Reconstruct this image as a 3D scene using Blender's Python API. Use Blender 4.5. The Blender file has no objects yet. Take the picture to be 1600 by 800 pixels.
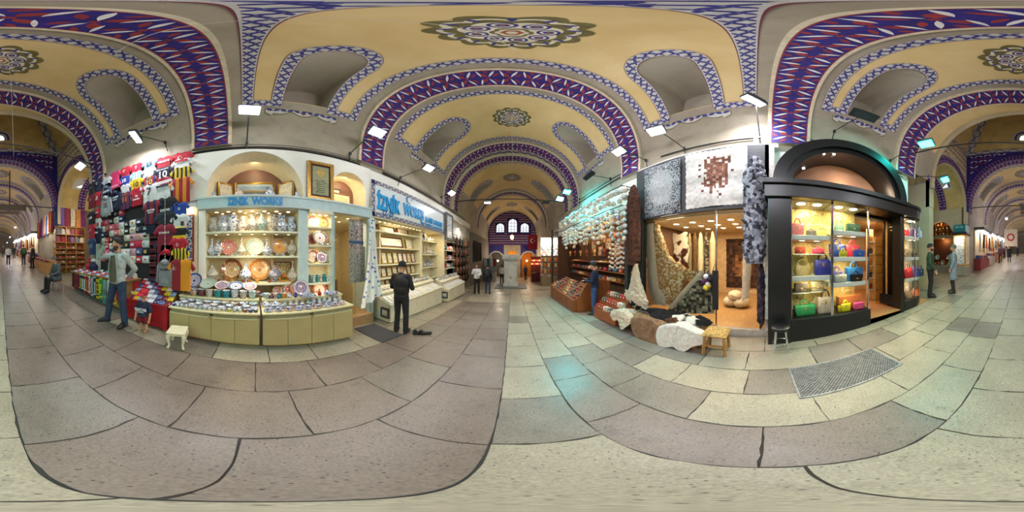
import bpy, bmesh, math, random
from math import sin, cos, tan, pi, sqrt, atan2, radians, hypot
from mathutils import Vector as V, Matrix
R = random.Random(7)
SC = bpy.context.scene
COL = SC.collection
CZ = 1.65            # eye height above the street where the photographer stands
SLOPE = 0.06         # the street falls gently along +y
W = 3.4              # half width of the covered street
ZC = 4.71            # spring line of the barrel vault
def fz(y): return -SLOPE*y
def ray(px, py):
    a = (px-800)*pi/800; e = (400-py)*pi/800
    return V((sin(a)*cos(e), cos(a)*cos(e), sin(e)))
EYE = V((0, 0, CZ))
def atx(px, py, X):
    r = ray(px, py); return EYE + r*(X/r.x)
def aty(px, py, Y):
    r = ray(px, py); return EYE + r*(Y/r.y)
def fl(px, py):
    r = ray(px, py); t = -CZ/(r.z+SLOPE*r.y); return EYE + r*t
def yx(px, X): return atx(px, 400, X).y
def xy(px, Y): return aty(px, 400, Y).x

# ------------------------------------------------------------------ materials
def lin(h):
    if not isinstance(h, str): return tuple(h)[:3]
    h = h.lstrip('#'); o = []
    for i in (0, 2, 4):
        c = int(h[i:i+2], 16)/255
        o.append(c/12.92 if c <= .04045 else ((c+.055)/1.055)**2.4)
    return tuple(o)
_mats = {}
class NT:
    def __init__(s, name):
        s.m = bpy.data.materials.new(name); s.m.use_nodes = True
        s.t = s.m.node_tree; s.n = s.t.nodes; s.b = s.n['Principled BSDF']
    def add(s, typ, **kw):
        n = s.n.new(typ)
        for k, v in kw.items(): setattr(n, k, v)
        return n
    def ln(s, a, b): s.t.links.new(a, b)
    def ramp(s, fac, stops, const=False):
        r = s.add('ShaderNodeValToRGB'); cr = r.color_ramp
        if const: cr.interpolation = 'CONSTANT'
        while len(cr.elements) > 1: cr.elements.remove(cr.elements[0])
        cr.elements[0].position = stops[0][0]; cr.elements[0].color = (*lin(stops[0][1]), 1)
        for p, c in stops[1:]:
            e = cr.elements.new(p); e.color = (*lin(c), 1)
        s.ln(fac, r.inputs[0]); return r.outputs[0]
    def coord(s, which='Object', scale=None, rot=None):
        tc = s.add('ShaderNodeTexCoord'); o = tc.outputs[which]
        if scale is not None or rot is not None:
            mp = s.add('ShaderNodeMapping')
            if scale is not None: mp.inputs['Scale'].default_value = scale if hasattr(scale, '__len__') else (scale,)*3
            if rot is not None: mp.inputs['Rotation'].default_value = rot
            s.ln(o, mp.inputs[0]); o = mp.outputs[0]
        return o
    def noise(s, co, scale, detail=3, rough=.55):
        n = s.add('ShaderNodeTexNoise'); n.inputs['Scale'].default_value = scale
        n.inputs['Detail'].default_value = detail; n.inputs['Roughness'].default_value = rough
        s.ln(co, n.inputs['Vector']); return n.outputs['Fac']
    def vor(s, co, scale, feature='F1', out='Distance', rnd=1.0):
        n = s.add('ShaderNodeTexVoronoi'); n.feature = feature
        n.inputs['Scale'].default_value = scale; n.inputs['Randomness'].default_value = rnd
        s.ln(co, n.inputs['Vector']); return n.outputs[out]
    def mix(s, fac, a, b, mode='MIX'):
        m = s.add('ShaderNodeMix', data_type='RGBA', blend_type=mode)
        for sock, v in ((m.inputs[0], fac), (m.inputs[6], a), (m.inputs[7], b)):
            if hasattr(v, 'default_value'): s.ln(v, sock)
            elif isinstance(v, (int, float)): sock.default_value = v
            else: sock.default_value = (*lin(v), 1)
        return m.outputs[2]
    def bump(s, h, st=.3, dist=.01):
        b = s.add('ShaderNodeBump'); b.inputs['Strength'].default_value = st; b.inputs['Distance'].default_value = dist
        s.ln(h, b.inputs['Height']); s.ln(b.outputs[0], s.b.inputs['Normal'])
    def color(s, c):
        if hasattr(c, 'default_value'): s.ln(c, s.b.inputs['Base Color'])
        else: s.b.inputs['Base Color'].default_value = (*lin(c), 1)
    def fin(s, rough=.6, metal=0.0, coat=0.0, trans=0.0, em=0, emc=None, alpha=1.0, spec=None):
        b = s.b
        b.inputs['Roughness'].default_value = rough; b.inputs['Metallic'].default_value = metal
        if coat: b.inputs['Coat Weight'].default_value = coat
        if trans: b.inputs['Transmission Weight'].default_value = trans
        if spec is not None: b.inputs['Specular IOR Level'].default_value = spec
        if em:
            b.inputs['Emission Strength'].default_value = em
            b.inputs['Emission Color'].default_value = (*lin(emc or '#ffffff'), 1)
        b.inputs['Alpha'].default_value = alpha
        return s.m
def M(col, rough=.6, metal=0.0, var=.12, sc=9.0, name=None, bump=0.0, **kw):
    """A plain painted, dyed or cast surface with slight unevenness of tone."""
    key = (col, rough, metal, var, sc, bump, tuple(sorted(kw.items())))
    if key in _mats: return _mats[key]
    n = NT(name or 'surface_'+str(col).lstrip('#'))
    if var:
        co = n.coord('Object'); f = n.noise(co, sc)
        c = lin(col); lo = tuple(x*(1-var*1.6) for x in c); hi = tuple(min(1, x*(1+var*1.2)) for x in c)
        n.color(n.ramp(f, [(.3, lo), (.7, hi)]))
        if bump: n.bump(n.noise(co, sc*6, 4), bump)
    else: n.color(col)
    _mats[key] = n.fin(rough, metal, **kw); return _mats[key]
def EM(col, st, name='lamp_glow'):
    key = ('em', col, st)
    if key in _mats: return _mats[key]
    n = NT(name); n.color('#000000'); _mats[key] = n.fin(.5, em=st, emc=col); return _mats[key]
def cached(f):
    def g(*a, **kw):
        k = (f.__name__,)+a+tuple(sorted(kw.items()))
        if k not in _mats: _mats[k] = f(*a, **kw)
        return _mats[k]
    return g
@cached
def WOOD(c1, c2, rough=.45, sc=3.0):
    n = NT('wood_grain'); co = n.coord('Object', (1, 1, .18)); a = n.noise(co, sc*9, 5, .6)
    n.color(n.ramp(a, [(.3, c1), (.7, c2)])); n.bump(a, .06); return n.fin(rough)
@cached
def POT(base, c1, c2, sc=26.0, c3='#f4f1ea'):
    """Glazed ceramic with painted flowers."""
    n = NT('glazed_pottery'); co = n.coord('Object')
    d = n.vor(co, sc, rnd=.75); e = n.vor(co, sc*1.9, 'DISTANCE_TO_EDGE', rnd=.9)
    fl_ = n.ramp(d, [(0, c3), (.13, c2), (.27, c1), (.36, base)], True)
    vein = n.ramp(e, [(0, c1), (.045, base)], True)
    n.color(n.mix(n.ramp(d, [(0, '#000000'), (.36, '#ffffff')], True), fl_, vein)); return n.fin(.16, coat=.3)
@cached
def DISH(field, ring, petal, centre, rim, k=8.0):
    """Painted plate: rosette, petal wreath and rim laid out around local Z (uses UV: u angle, v radius)."""
    n = NT('painted_plate'); sx = n.add('ShaderNodeSeparateXYZ'); n.ln(n.coord('UV'), sx.inputs[0])
    def mth(op, a, b=None):
        m = n.add('ShaderNodeMath', operation=op)
        for i, v in enumerate((a, b)):
            if v is None: continue
            if hasattr(v, 'default_value'): n.ln(v, m.inputs[i])
            else: m.inputs[i].default_value = v
        return m.outputs[0]
    u, v = sx.outputs[0], sx.outputs[1]
    base = n.ramp(v, [(0, centre), (.16, rim), (.19, field), (.42, ring), (.45, field), (.74, rim), (.77, ring), (.96, rim)], True)
    s1 = mth('SINE', mth('MULTIPLY', u, 2*pi*k)); s2 = mth('SINE', mth('MULTIPLY', v, 26.0))
    blob = mth('GREATER_THAN', mth('MULTIPLY', s1, s2), .32)
    s3 = mth('SINE', mth('MULTIPLY', u, 2*pi*k*2.0)); s4 = mth('SINE', mth('MULTIPLY', v, 47.0))
    dot = mth('GREATER_THAN', mth('MULTIPLY', s3, s4), .5)
    c = n.mix(blob, base, petal); n.color(n.mix(dot, c, centre)); return n.fin(.15, coat=.3)
@cached
def STRIPE(c1, c2, wdt, axis=0, off=0.0):
    n = NT('striped_cloth'); sx = n.add('ShaderNodeSeparateXYZ'); n.ln(n.coord('Object'), sx.inputs[0])
    a = n.add('ShaderNodeMath', operation='ADD'); n.ln(sx.outputs[axis], a.inputs[0]); a.inputs[1].default_value = off+100*wdt
    m = n.add('ShaderNodeMath', operation='MODULO'); n.ln(a.outputs[0], m.inputs[0]); m.inputs[1].default_value = wdt*2
    g = n.add('ShaderNodeMath', operation='GREATER_THAN'); n.ln(m.outputs[0], g.inputs[0]); g.inputs[1].default_value = wdt
    n.color(n.mix(g.outputs[0], c1, c2)); return n.fin(.8)
@cached
def PATCH(cols, sc=12.0, rnd=0.0, rough=.95, bump=.6):
    """Patchwork of hides: square cells, each its own colour."""
    n = NT('patchwork_fur'); co = n.coord('Object')
    v = n.add('ShaderNodeTexVoronoi'); v.distance = 'CHEBYCHEV'; v.inputs['Scale'].default_value = sc; v.inputs['Randomness'].default_value = rnd
    n.ln(co, v.inputs['Vector'])
    w = n.add('ShaderNodeTexWhiteNoise', noise_dimensions='3D'); n.ln(v.outputs['Position'], w.inputs['Vector'])
    st = [(i/len(cols), c) for i, c in enumerate(cols)]
    c = n.ramp(w.outputs['Value'], st, True)
    f = n.noise(co, 120, 4); n.color(n.mix(.25, c, n.ramp(f, [(.3, '#202020'), (.7, '#ffffff')]), 'OVERLAY')); n.bump(f, bump, .02); return n.fin(rough)
@cached
def FUR(c1, c2, sc=18.0, rough=1.0, c3=None, k=3.0):
    n = NT('fur_pile'); co = n.coord('Object'); f = n.noise(co, sc, 6, .7)
    c = n.ramp(f, [(.3, c1), (.68, c2)])
    if c3: c = n.mix(n.ramp(n.noise(co, k, 1, .4), [(.5, '#000000'), (.56, '#ffffff')]), c, c3)
    n.color(c); n.bump(n.noise(co, sc*5, 4, .7), .8, .03); return n.fin(rough, spec=.2)
@cached
def GLASS(tint='#ffffff', gl=.10):
    n = NT('clear_glass'); n.n.remove(n.b); o = n.n['Material Output']
    t = n.add('ShaderNodeBsdfTransparent'); t.inputs[0].default_value = (*lin(tint), 1)
    g = n.add('ShaderNodeBsdfGlossy'); g.inputs['Roughness'].default_value = .02
    fr = n.add('ShaderNodeLayerWeight'); fr.inputs[0].default_value = gl
    mx = n.add('ShaderNodeMixShader'); n.ln(fr.outputs['Fresnel'], mx.inputs[0]); n.ln(t.outputs[0], mx.inputs[1]); n.ln(g.outputs[0], mx.inputs[2])
    n.ln(mx.outputs[0], o.inputs[0]); return n.m
@cached
def PLASTER(c1, c2, c3, sc=1.1, rough=.75):
    """Old limewash with damp blotches and hairline streaks."""
    n = NT('old_plaster'); co = n.coord('Object')
    a = n.noise(co, sc, 5, .6); b = n.noise(co, sc*7, 4, .65)
    c = n.ramp(a, [(.32, c1), (.55, c2)]); c = n.mix(n.ramp(b, [(.60, '#000000'), (.74, '#606060')]), c, c3)
    n.color(c); n.bump(b, .12, .02); return n.fin(rough)
@cached
def TERRAZZO(c1, c2, pit, sc=1.3, rough=.38):
    n = NT('worn_stone_paving'); co = n.coord('Object')
    a = n.noise(co, sc, 5, .65); g = n.noise(co, 70, 3, .7); p = n.vor(co, 26); p2 = n.noise(co, 6, 5, .7)
    c = n.ramp(a, [(.3, c1), (.7, c2)])
    c = n.mix(.35, c, n.ramp(g, [(.3, '#3c3630'), (.7, '#e8e2d8')]), 'OVERLAY')
    c = n.mix(n.ramp(p, [(.10, '#ffffff'), (.17, '#000000')]), c, pit)
    c = n.mix(n.ramp(p2, [(.57, '#000000'), (.68, '#909090')]), c, pit)
    p3 = n.noise(co, 1.9, 6, .7); c = n.mix(n.ramp(p3, [(.56, '#000000'), (.72, '#5c5c5c')]), c, pit)
    n.color(c); n.ln(n.ramp(a, [(.3, (rough-.1,)*3), (.7, (rough+.16,)*3)]), n.b.inputs['Roughness'])
    n.bump(g, .05, .004); m = n.fin(rough); return m

# ------------------------------------------------------------------ mesh builder
class MB:
    def __init__(s): s.v = []; s.f = []; s.m = []; s.mats = []; s.uv = {}
    def mi(s, m):
        if m not in s.mats: s.mats.append(m)
        return s.mats.index(m)
    def face(s, pts, m, uv=None):
        b = len(s.v); s.v += [V(p) for p in pts]; s.f.append(tuple(range(b, b+len(pts)))); s.m.append(s.mi(m))
        if uv: s.uv[len(s.f)-1] = uv
    def raw(s, vs, fs, m):
        b = len(s.v); s.v += [V(p) for p in vs]; k = s.mi(m)
        for f in fs: s.f.append(tuple(b+i for i in f)); s.m.append(k)
        return s
    def box(s, x0, x1, y0, y1, z0, z1, m):
        return s.raw([(x, y, z) for z in (z0, z1) for y in (y0, y1) for x in (x0, x1)],
              [(0, 2, 3, 1), (4, 5, 7, 6), (0, 1, 5, 4), (2, 6, 7, 3), (0, 4, 6, 2), (1, 3, 7, 5)], m)
    def obox(s, c, sx, sy, sz, m, mat=None):
        mat = mat or Matrix(); q = mat.to_3x3()
        return s.raw([V(c)+q@V((x*sx/2, y*sy/2, z*sz/2)) for z in (-1, 1) for y in (-1, 1) for x in (-1, 1)],
              [(0, 2, 3, 1), (4, 5, 7, 6), (0, 1, 5, 4), (2, 6, 7, 3), (0, 4, 6, 2), (1, 3, 7, 5)], m)
    def bar(s, a, b, w, h, m):
        a, b = V(a), V(b); d = b-a; L = d.length
        return s.obox((a+b)/2, L, w, h, m, d.to_track_quat('X', 'Z').to_matrix())
    def lathe(s, prof, m, c=(0, 0, 0), n=20, uv=False, close=False, mat=None):
        c = V(c); b = len(s.v); k = s.mi(m); L = len(prof); q = mat or Matrix.Identity(3)
        for i in range(n):
            a = 2*pi*i/n
            for r, z in prof: s.v.append(c+q@V((r*cos(a), r*sin(a), z)))
        rm = max(p[0] for p in prof) or 1
        for i in range(n):
            j = (i+1) % n
            for t in range(L-1):
                s.f.append((b+i*L+t, b+j*L+t, b+j*L+t+1, b+i*L+t+1)); s.m.append(k)
                if uv: s.uv[len(s.f)-1] = [(i/n, prof[t][0]/rm), ((i+1)/n, prof[t][0]/rm), ((i+1)/n, prof[t+1][0]/rm), (i/n, prof[t+1][0]/rm)]
        if close:
            for e, rev in ((0, True), (L-1, False)):
                if prof[e][0] > 1e-5:
                    f = [b+i*L+e for i in range(n)]; s.f.append(tuple(reversed(f)) if rev else tuple(f)); s.m.append(k)
        return s
    def tube(s, pts, r, m, n=8, cap=True):
        pts = [V(p) for p in pts]; rs = r if hasattr(r, '__len__') else [r]*len(pts); b = len(s.v); k = s.mi(m)
        up = V((0, 0, 1)); prev = None
        for i, p in enumerate(pts):
            t = (pts[min(i+1, len(pts)-1)]-pts[max(i-1, 0)])
            t = t.normalized() if t.length > 1e-9 else V((0, 0, 1))
            if prev is None: x = t.cross(up if abs(t.z) < .9 else V((1, 0, 0))).normalized()
            else:
                x = prev-t*prev.dot(t); x = x.normalized() if x.length > 1e-6 else t.orthogonal().normalized()
            prev = x; y = t.cross(x)
            for j in range(n):
                a = 2*pi*j/n; s.v.append(p+(x*cos(a)+y*sin(a))*rs[i])
        for i in range(len(pts)-1):
            for j in range(n):
                j2 = (j+1) % n; s.f.append((b+i*n+j, b+i*n+j2, b+(i+1)*n+j2, b+(i+1)*n+j)); s.m.append(k)
        if cap:
            s.f.append(tuple(b+j for j in reversed(range(n)))); s.m.append(k)
            e = b+(len(pts)-1)*n; s.f.append(tuple(e+j for j in range(n))); s.m.append(k)
        return s
    def ext(s, poly, m, d, fn=None):
        """Extrude polygon [(a,b)] by d; fn(a,b,c) places it (default local XZ facing -Y)."""
        fn = fn or (lambda a, b, c: (a, -c, b)); n = len(poly)
        s.raw([fn(a, b, d) for a, b in poly]+[fn(a, b, 0) for a, b in poly],
              [tuple(range(n)), tuple(reversed(range(n, 2*n)))]+[(i, n+i, n+(i+1) % n, (i+1) % n) for i in range(n)], m)
        return s
    def grid(s, fn, nu, nv, m, uv=False, wrap=False):
        b = len(s.v); k = s.mi(m); cols = nu if wrap else nu+1
        for j in range(nv+1):
            for i in range(cols): s.v.append(V(fn(i/nu, j/nv)))
        for j in range(nv):
            for i in range(nu):
                i2 = (i+1) % cols
                s.f.append((b+j*cols+i, b+j*cols+i2, b+(j+1)*cols+i2, b+(j+1)*cols+i)); s.m.append(k)
                if uv: s.uv[len(s.f)-1] = [(i/nu, j/nv), ((i+1)/nu, j/nv), ((i+1)/nu, (j+1)/nv), (i/nu, (j+1)/nv)]
        return s
    def sph(s, c, r, m, n=14, k=9, sc=(1, 1, 1), mat=None):
        c = V(c); q = mat or Matrix.Identity(3)
        vs = [c+q@V((0, 0, -r*sc[2]))]
        for j in range(1, k):
            e = -pi/2+pi*j/k
            vs += [c+q@V((r*sc[0]*cos(e)*cos(2*pi*i/n), r*sc[1]*cos(e)*sin(2*pi*i/n), r*sc[2]*sin(e))) for i in range(n)]
        vs.append(c+q@V((0, 0, r*sc[2]))); T = len(vs)-1; fs = []
        for i in range(n):
            i2 = (i+1) % n; fs.append((0, 1+i2, 1+i)); fs.append((T, T-n+i, T-n+i2))
            for j in range(k-2): a = 1+j*n; fs.append((a+i, a+i2, a+n+i2, a+n+i))
        return s.raw(vs, fs, m)
    def caps(s, a, b, r1, r2, m, n=12, k=5):
        """Tapered capsule from a to b."""
        a, b = V(a), V(b); d = (b-a); q = d.to_track_quat('Z', 'X').to_matrix(); L = d.length; prof = []
        for j in range(k+1): e = -pi/2+pi/2*j/k; prof.append((r1*cos(e), r1*sin(e)))
        for j in range(k+1): e = pi/2*j/k; prof.append((r2*cos(e), L+r2*sin(e)))
        return s.lathe(prof, m, a, n, mat=q)
    def mesh(s, name, bev=0.0, seg=1, ang=35):
        me = bpy.data.meshes.new(name); me.from_pydata([tuple(v) for v in s.v], [], s.f)
        for m in s.mats: me.materials.append(m)
        me.polygons.foreach_set('material_index', s.m)
        if s.uv:
            ul = me.uv_layers.new(name='uv')
            for fi, uvs in s.uv.items():
                for li, u in zip(me.polygons[fi].loop_indices, uvs): ul.data[li].uv = u
        if bev or not s.uv:
            bm = bmesh.new(); bm.from_mesh(me)
            if not s.uv: bmesh.ops.remove_doubles(bm, verts=bm.verts, dist=1e-5)
            if bev:
                ed = [e for e in bm.edges if len(e.link_faces) == 2 and e.calc_face_angle(0) > .6]
                bmesh.ops.bevel(bm, geom=ed, offset=bev, segments=seg, affect='EDGES', profile=.5, clamp_overlap=True)
            bmesh.ops.recalc_face_normals(bm, faces=bm.faces)
            bm.to_mesh(me); bm.free()
        me.polygons.foreach_set('use_smooth', [True]*len(me.polygons)); me.set_sharp_from_angle(angle=radians(ang)); me.update()
        return me
    def build(s, name, parent=None, bev=0.0, seg=1, loc=(0, 0, 0), ang=35):
        return put(name, s.mesh(name, bev, seg, ang), parent, loc)
def put(name, me, parent=None, loc=(0, 0, 0), rz=0.0):
    o = bpy.data.objects.new(name, me); COL.objects.link(o); o.location = loc; o.rotation_euler = (0, 0, rz)
    if parent: o.parent = parent
    return o
def tag(o, label, cat, group=None):
    o['label'] = label; o['category'] = cat
    if group: o['group'] = group
    return o
def root(name, label, cat, loc=(0, 0, 0), rz=0.0, group=None):
    o = bpy.data.objects.new(name, None); COL.objects.link(o); o.location = loc; o.rotation_euler = (0, 0, rz)
    o.empty_display_size = .1
    return tag(o, label, cat, group)
def st(mb, name, bev=0.0, ang=35):
    o = mb.build(name, bev=bev, ang=ang); o['kind'] = 'structure'; return o
_kids = {}
def dup(src, loc, rz=0.0, label=None, group=None, scale=None, tilt=None):
    """Copy a thing with its parts and their sub-parts."""
    c = src.copy(); COL.objects.link(c); c.location = loc; c.rotation_euler = (tilt or 0, 0, rz)
    if scale: c.scale = scale if hasattr(scale, '__len__') else (scale,)*3
    if label: c['label'] = label
    if group: c['group'] = group
    def rec(a, b):
        for ch in list(a.children):
            d = ch.copy(); COL.objects.link(d); d.parent = b; rec(ch, d)
    rec(src, c); return c
_proto = {}
def place(key, maker, name, label, cat, loc, rz=0.0, group=None, scale=None, tilt=None):
    """Make the first of a kind with maker(thing), later ones as copies sharing its meshes."""
    if key not in _proto:
        t = root(name, label, cat, loc, rz, group); r = maker(t)
        if scale: t.scale = scale if hasattr(scale, '__len__') else (scale,)*3
        if tilt: t.rotation_euler = (tilt, 0, rz)
        _proto[key] = t; return t
    o = dup(_proto[key], loc, rz, label, group, scale or (1, 1, 1), tilt); o['category'] = cat
    if not group and 'group' in o: del o['group']
    return o
def single(key, fn, name, label, cat, loc, rz=0.0, group=None, scale=None, tilt=None):
    """A thing that is one mesh, mesh data shared between copies."""
    if key not in _proto: _proto[key] = fn()
    o = put(name, _proto[key], None, loc, rz)
    if scale: o.scale = scale if hasattr(scale, '__len__') else (scale,)*3
    if tilt: o.rotation_euler = (tilt, 0, rz)
    return tag(o, label, cat, group)
_txt = {}
def text_mesh(s, size, m, ext=.004, bold=0.0, res=3):
    k = (s, size, m.name, ext, bold)
    if k in _txt: return _txt[k]
    cu = bpy.data.curves.new('lettering', 'FONT'); cu.body = s; cu.size = size; cu.extrude = ext; cu.offset = bold
    cu.align_x = 'CENTER'; cu.align_y = 'CENTER'; cu.resolution_u = res
    o = bpy.data.objects.new('lettering', cu); COL.objects.link(o)
    dg = bpy.context.evaluated_depsgraph_get(); me = bpy.data.meshes.new_from_object(o.evaluated_get(dg))
    bpy.data.objects.remove(o); me.materials.clear(); me.materials.append(m); _txt[k] = me; return me
def lettering(s, size, m, parent, loc, rot, ext=.004, bold=0.0, name='lettering', sx=1.0, fit=0):
    if fit: xs_ = [v.co.x for v in text_mesh(s, size, m, ext, bold).vertices]; sx = fit/(max(xs_)-min(xs_))
    o = put(name, text_mesh(s, size, m, ext, bold), parent, loc); o.rotation_euler = rot; o.scale = (sx, 1, 1); return o
ORD = 'first second third fourth fifth sixth seventh eighth ninth tenth eleventh twelfth thirteenth fourteenth fifteenth sixteenth seventeenth eighteenth nineteenth twentieth'.split()
def nth(i):
    if i < 20: return ORD[i]
    t = ['twenty', 'thirty', 'forty', 'fifty', 'sixty', 'seventy'][(i+1)//10-2]
    return t+'-'+ORD[(i+1) % 10-1] if (i+1) % 10 else t[:-1]+'ieth'
FACE_R = pi/2      # rz for a thing made facing local -Y so that it faces +X (stands on the left wall)
FACE_L = -pi/2     # faces -X (stands on the right wall)

def area(loc, aim, sx, sy, power, col='#ffffff', spread=180):
    l = bpy.data.lights.new('lamp_or_fill_light', 'AREA'); l.shape = 'RECTANGLE'; l.size = sx; l.size_y = sy; l.energy = power; l.color = lin(col); l.spread = radians(spread)
    o = bpy.data.objects.new('lamp_or_fill_light', l); COL.objects.link(o); o.location = loc
    o.rotation_euler = (V(aim)-V(loc)).to_track_quat('-Z', 'Y').to_euler(); return o
def point(loc, power, col='#ffffff', r=.08):
    l = bpy.data.lights.new('bulb_or_fill_light', 'POINT'); l.energy = power; l.color = lin(col); l.shadow_soft_size = r
    o = bpy.data.objects.new('bulb_or_fill_light', l); COL.objects.link(o); o.location = loc; return o

# ------------------------------------------------------------------ camera
cam = bpy.data.cameras.new('camera'); cam.type = 'PANO'
try: cam.panorama_type = 'EQUIRECTANGULAR'
except Exception: cam.cycles.panorama_type = 'EQUIRECTANGULAR'
co_ = bpy.data.objects.new('camera', cam); COL.objects.link(co_); co_.location = EYE; co_.rotation_euler = (pi/2, 0, 0)
SC.camera = co_; cam.clip_start = .02; cam.clip_end = 400
vs = SC.view_settings; vs.view_transform = 'Standard'; vs.look = 'None'; vs.gamma = 1.0; vs.use_curve_mapping = False; vs.exposure = 0.0
try:
    SC.cycles.use_denoising = True; SC.cycles.max_bounces = 8; SC.cycles.diffuse_bounces = 4; SC.cycles.glossy_bounces = 3
    SC.cycles.transparent_max_bounces = 16; SC.cycles.transmission_bounces = 4; SC.cycles.sample_clamp_indirect = 6.0
    SC.cycles.caustics_reflective = False; SC.cycles.caustics_refractive = False
except Exception: pass
# ------------------------------------------------------------------ colours of the building
CREAM = PLASTER('#c4b491', '#b8a98a', '#7d7669'); GREYPL = PLASTER('#978d7b', '#a99f8d', '#625e57', 1.4)
WHITEPL = PLASTER('#e0ddd2', '#ebe8df', '#b2aea4', 1.6); NICHE = PLASTER('#a8a090', '#b8b0a0', '#6f6c68', .9)
INDIGO = M('#261872', .7, var=.2, sc=5); BRICK = M('#8c2b31', .7, var=.15, sc=6); LEAF = M('#dedad8', .7, var=.06)
TILEB = M('#c2bfba', .6, var=.1, sc=14); NAVY = M('#34347c', .6, var=.15, sc=8); MAROON = M('#6b2a3a', .6)
OLIVE = M('#6d6436', .7, var=.15); BONE = M('#d8d0b8', .7); RUST = M('#a35a32', .7); OLDW = M('#d2c7ab', .7, var=.1)
@cached
def VAULT():
    """Painted vault skin: ochre field inside each bay, bare plaster round it (UV: u share of the bay, v metres up the curve)."""
    n = NT('ochre_vault'); sx = n.add('ShaderNodeSeparateXYZ'); n.ln(n.coord('UV'), sx.inputs[0]); co = n.coord('Object')
    def cmp(sock, val, op):
        m = n.add('ShaderNodeMath', operation=op); n.ln(sock, m.inputs[0]); m.inputs[1].default_value = val; return m.outputs[0]
    def mul(a, b):
        m = n.add('ShaderNodeMath', operation='MULTIPLY'); n.ln(a, m.inputs[0]); n.ln(b, m.inputs[1]); return m.outputs[0]
    u, v = sx.outputs[0], sx.outputs[1]
    k = mul(mul(cmp(u, .09, 'GREATER_THAN'), cmp(u, .91, 'LESS_THAN')), mul(cmp(v, 1.38, 'GREATER_THAN'), cmp(v, W*pi-1.38, 'LESS_THAN')))
    a = n.noise(co, .8, 5, .6); b = n.noise(co, 5, 4, .6)
    ochre = n.ramp(a, [(.3, '#d3b578'), (.7, '#e2ca95')]); ochre = n.mix(n.ramp(b, [(.58, '#000000'), (.75, '#505050')]), ochre, '#b59c6c')
    pl = n.ramp(a, [(.3, '#958a78'), (.7, '#aba18e')]); pl = n.mix(n.ramp(b, [(.56, '#000000'), (.7, '#8a8a8a')]), pl, '#6a645a')
    n.color(n.mix(k, pl, ochre)); n.bump(b, .1, .02); return n.fin(.7)

# ------------------------------------------------------------------ floor: stone slabs, pale and brown
def build_floor():
    PALE = TERRAZZO('#8c8373', '#a59c89', '#5a5349', 1.1); BROWN = TERRAZZO('#6c5f57', '#86796f', '#3c3430', .9, .36)
    GREY = TERRAZZO('#6e665d', '#877e74', '#423d38', 1.2); JOINT = M('#3d3833', .9)
    mb = MB(); rr = random.Random(3)
    mb.face([(x, y, fz(y)-.006) for x, y in ((-9, -60), (9, -60), (9, 25), (-9, 25))], JOINT)
    xs = [-9, -8, -7, -6, -5, -4.2, -3.4, -2.72, -2.15, -1.5, -.8, -.1, .46, .95, 1.45, 1.96, 2.5, 3.3, 4.2, 5, 6, 7, 8, 9]
    for i in range(len(xs)-1):
        x0, x1 = xs[i], xs[i+1]; xc = (x0+x1)/2; y = -60+rr.random(); step = 2.4
        while y < 24.5:
            near = abs(y) < 12
            L = (rr.uniform(.62, .92) if near else 1.8)
            y1 = y+L; yc = (y+y1)/2; m = PALE
            if -2.16 < xc < -.1 and -15 < yc < 6.6: m = BROWN if rr.random() < .94 else GREY
            elif -2.72 < xc < -2.1 and yc < -2.9: m = BROWN
            elif .45 < xc < .96 and -.8 < yc < 2.8: m = BROWN
            elif .95 < xc < 1.46 and .25 < yc < 2.9: m = GREY
            elif .45 < xc < 1.5 and (-3.5 < yc < -2.2) and rr.random() < .75: m = GREY
            elif 1.96 < xc < 2.5 and .9 < yc < 3.1: m = GREY
            elif rr.random() < .10: m = GREY
            g = .006
            q = [(x0+g, y+g), (x1-g, y+g), (x1-g, y1-g), (x0+g, y1-g)]
            if near and abs(xc) < 3.6:
                w_ = [];
                for (a, b), (c, d) in zip(q, q[1:]+q[:1]):
                    for k in range(7):
                        t = k/7; w_.append((a+(c-a)*t+rr.gauss(0, .0032), b+(d-b)*t+rr.gauss(0, .0032)))
                q = w_
            h_ = rr.uniform(0, .0015); mb.face([(a, b, fz(b)+h_) for a, b in q], m); y = y1
    st(mb, 'floor')
build_floor()

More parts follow.
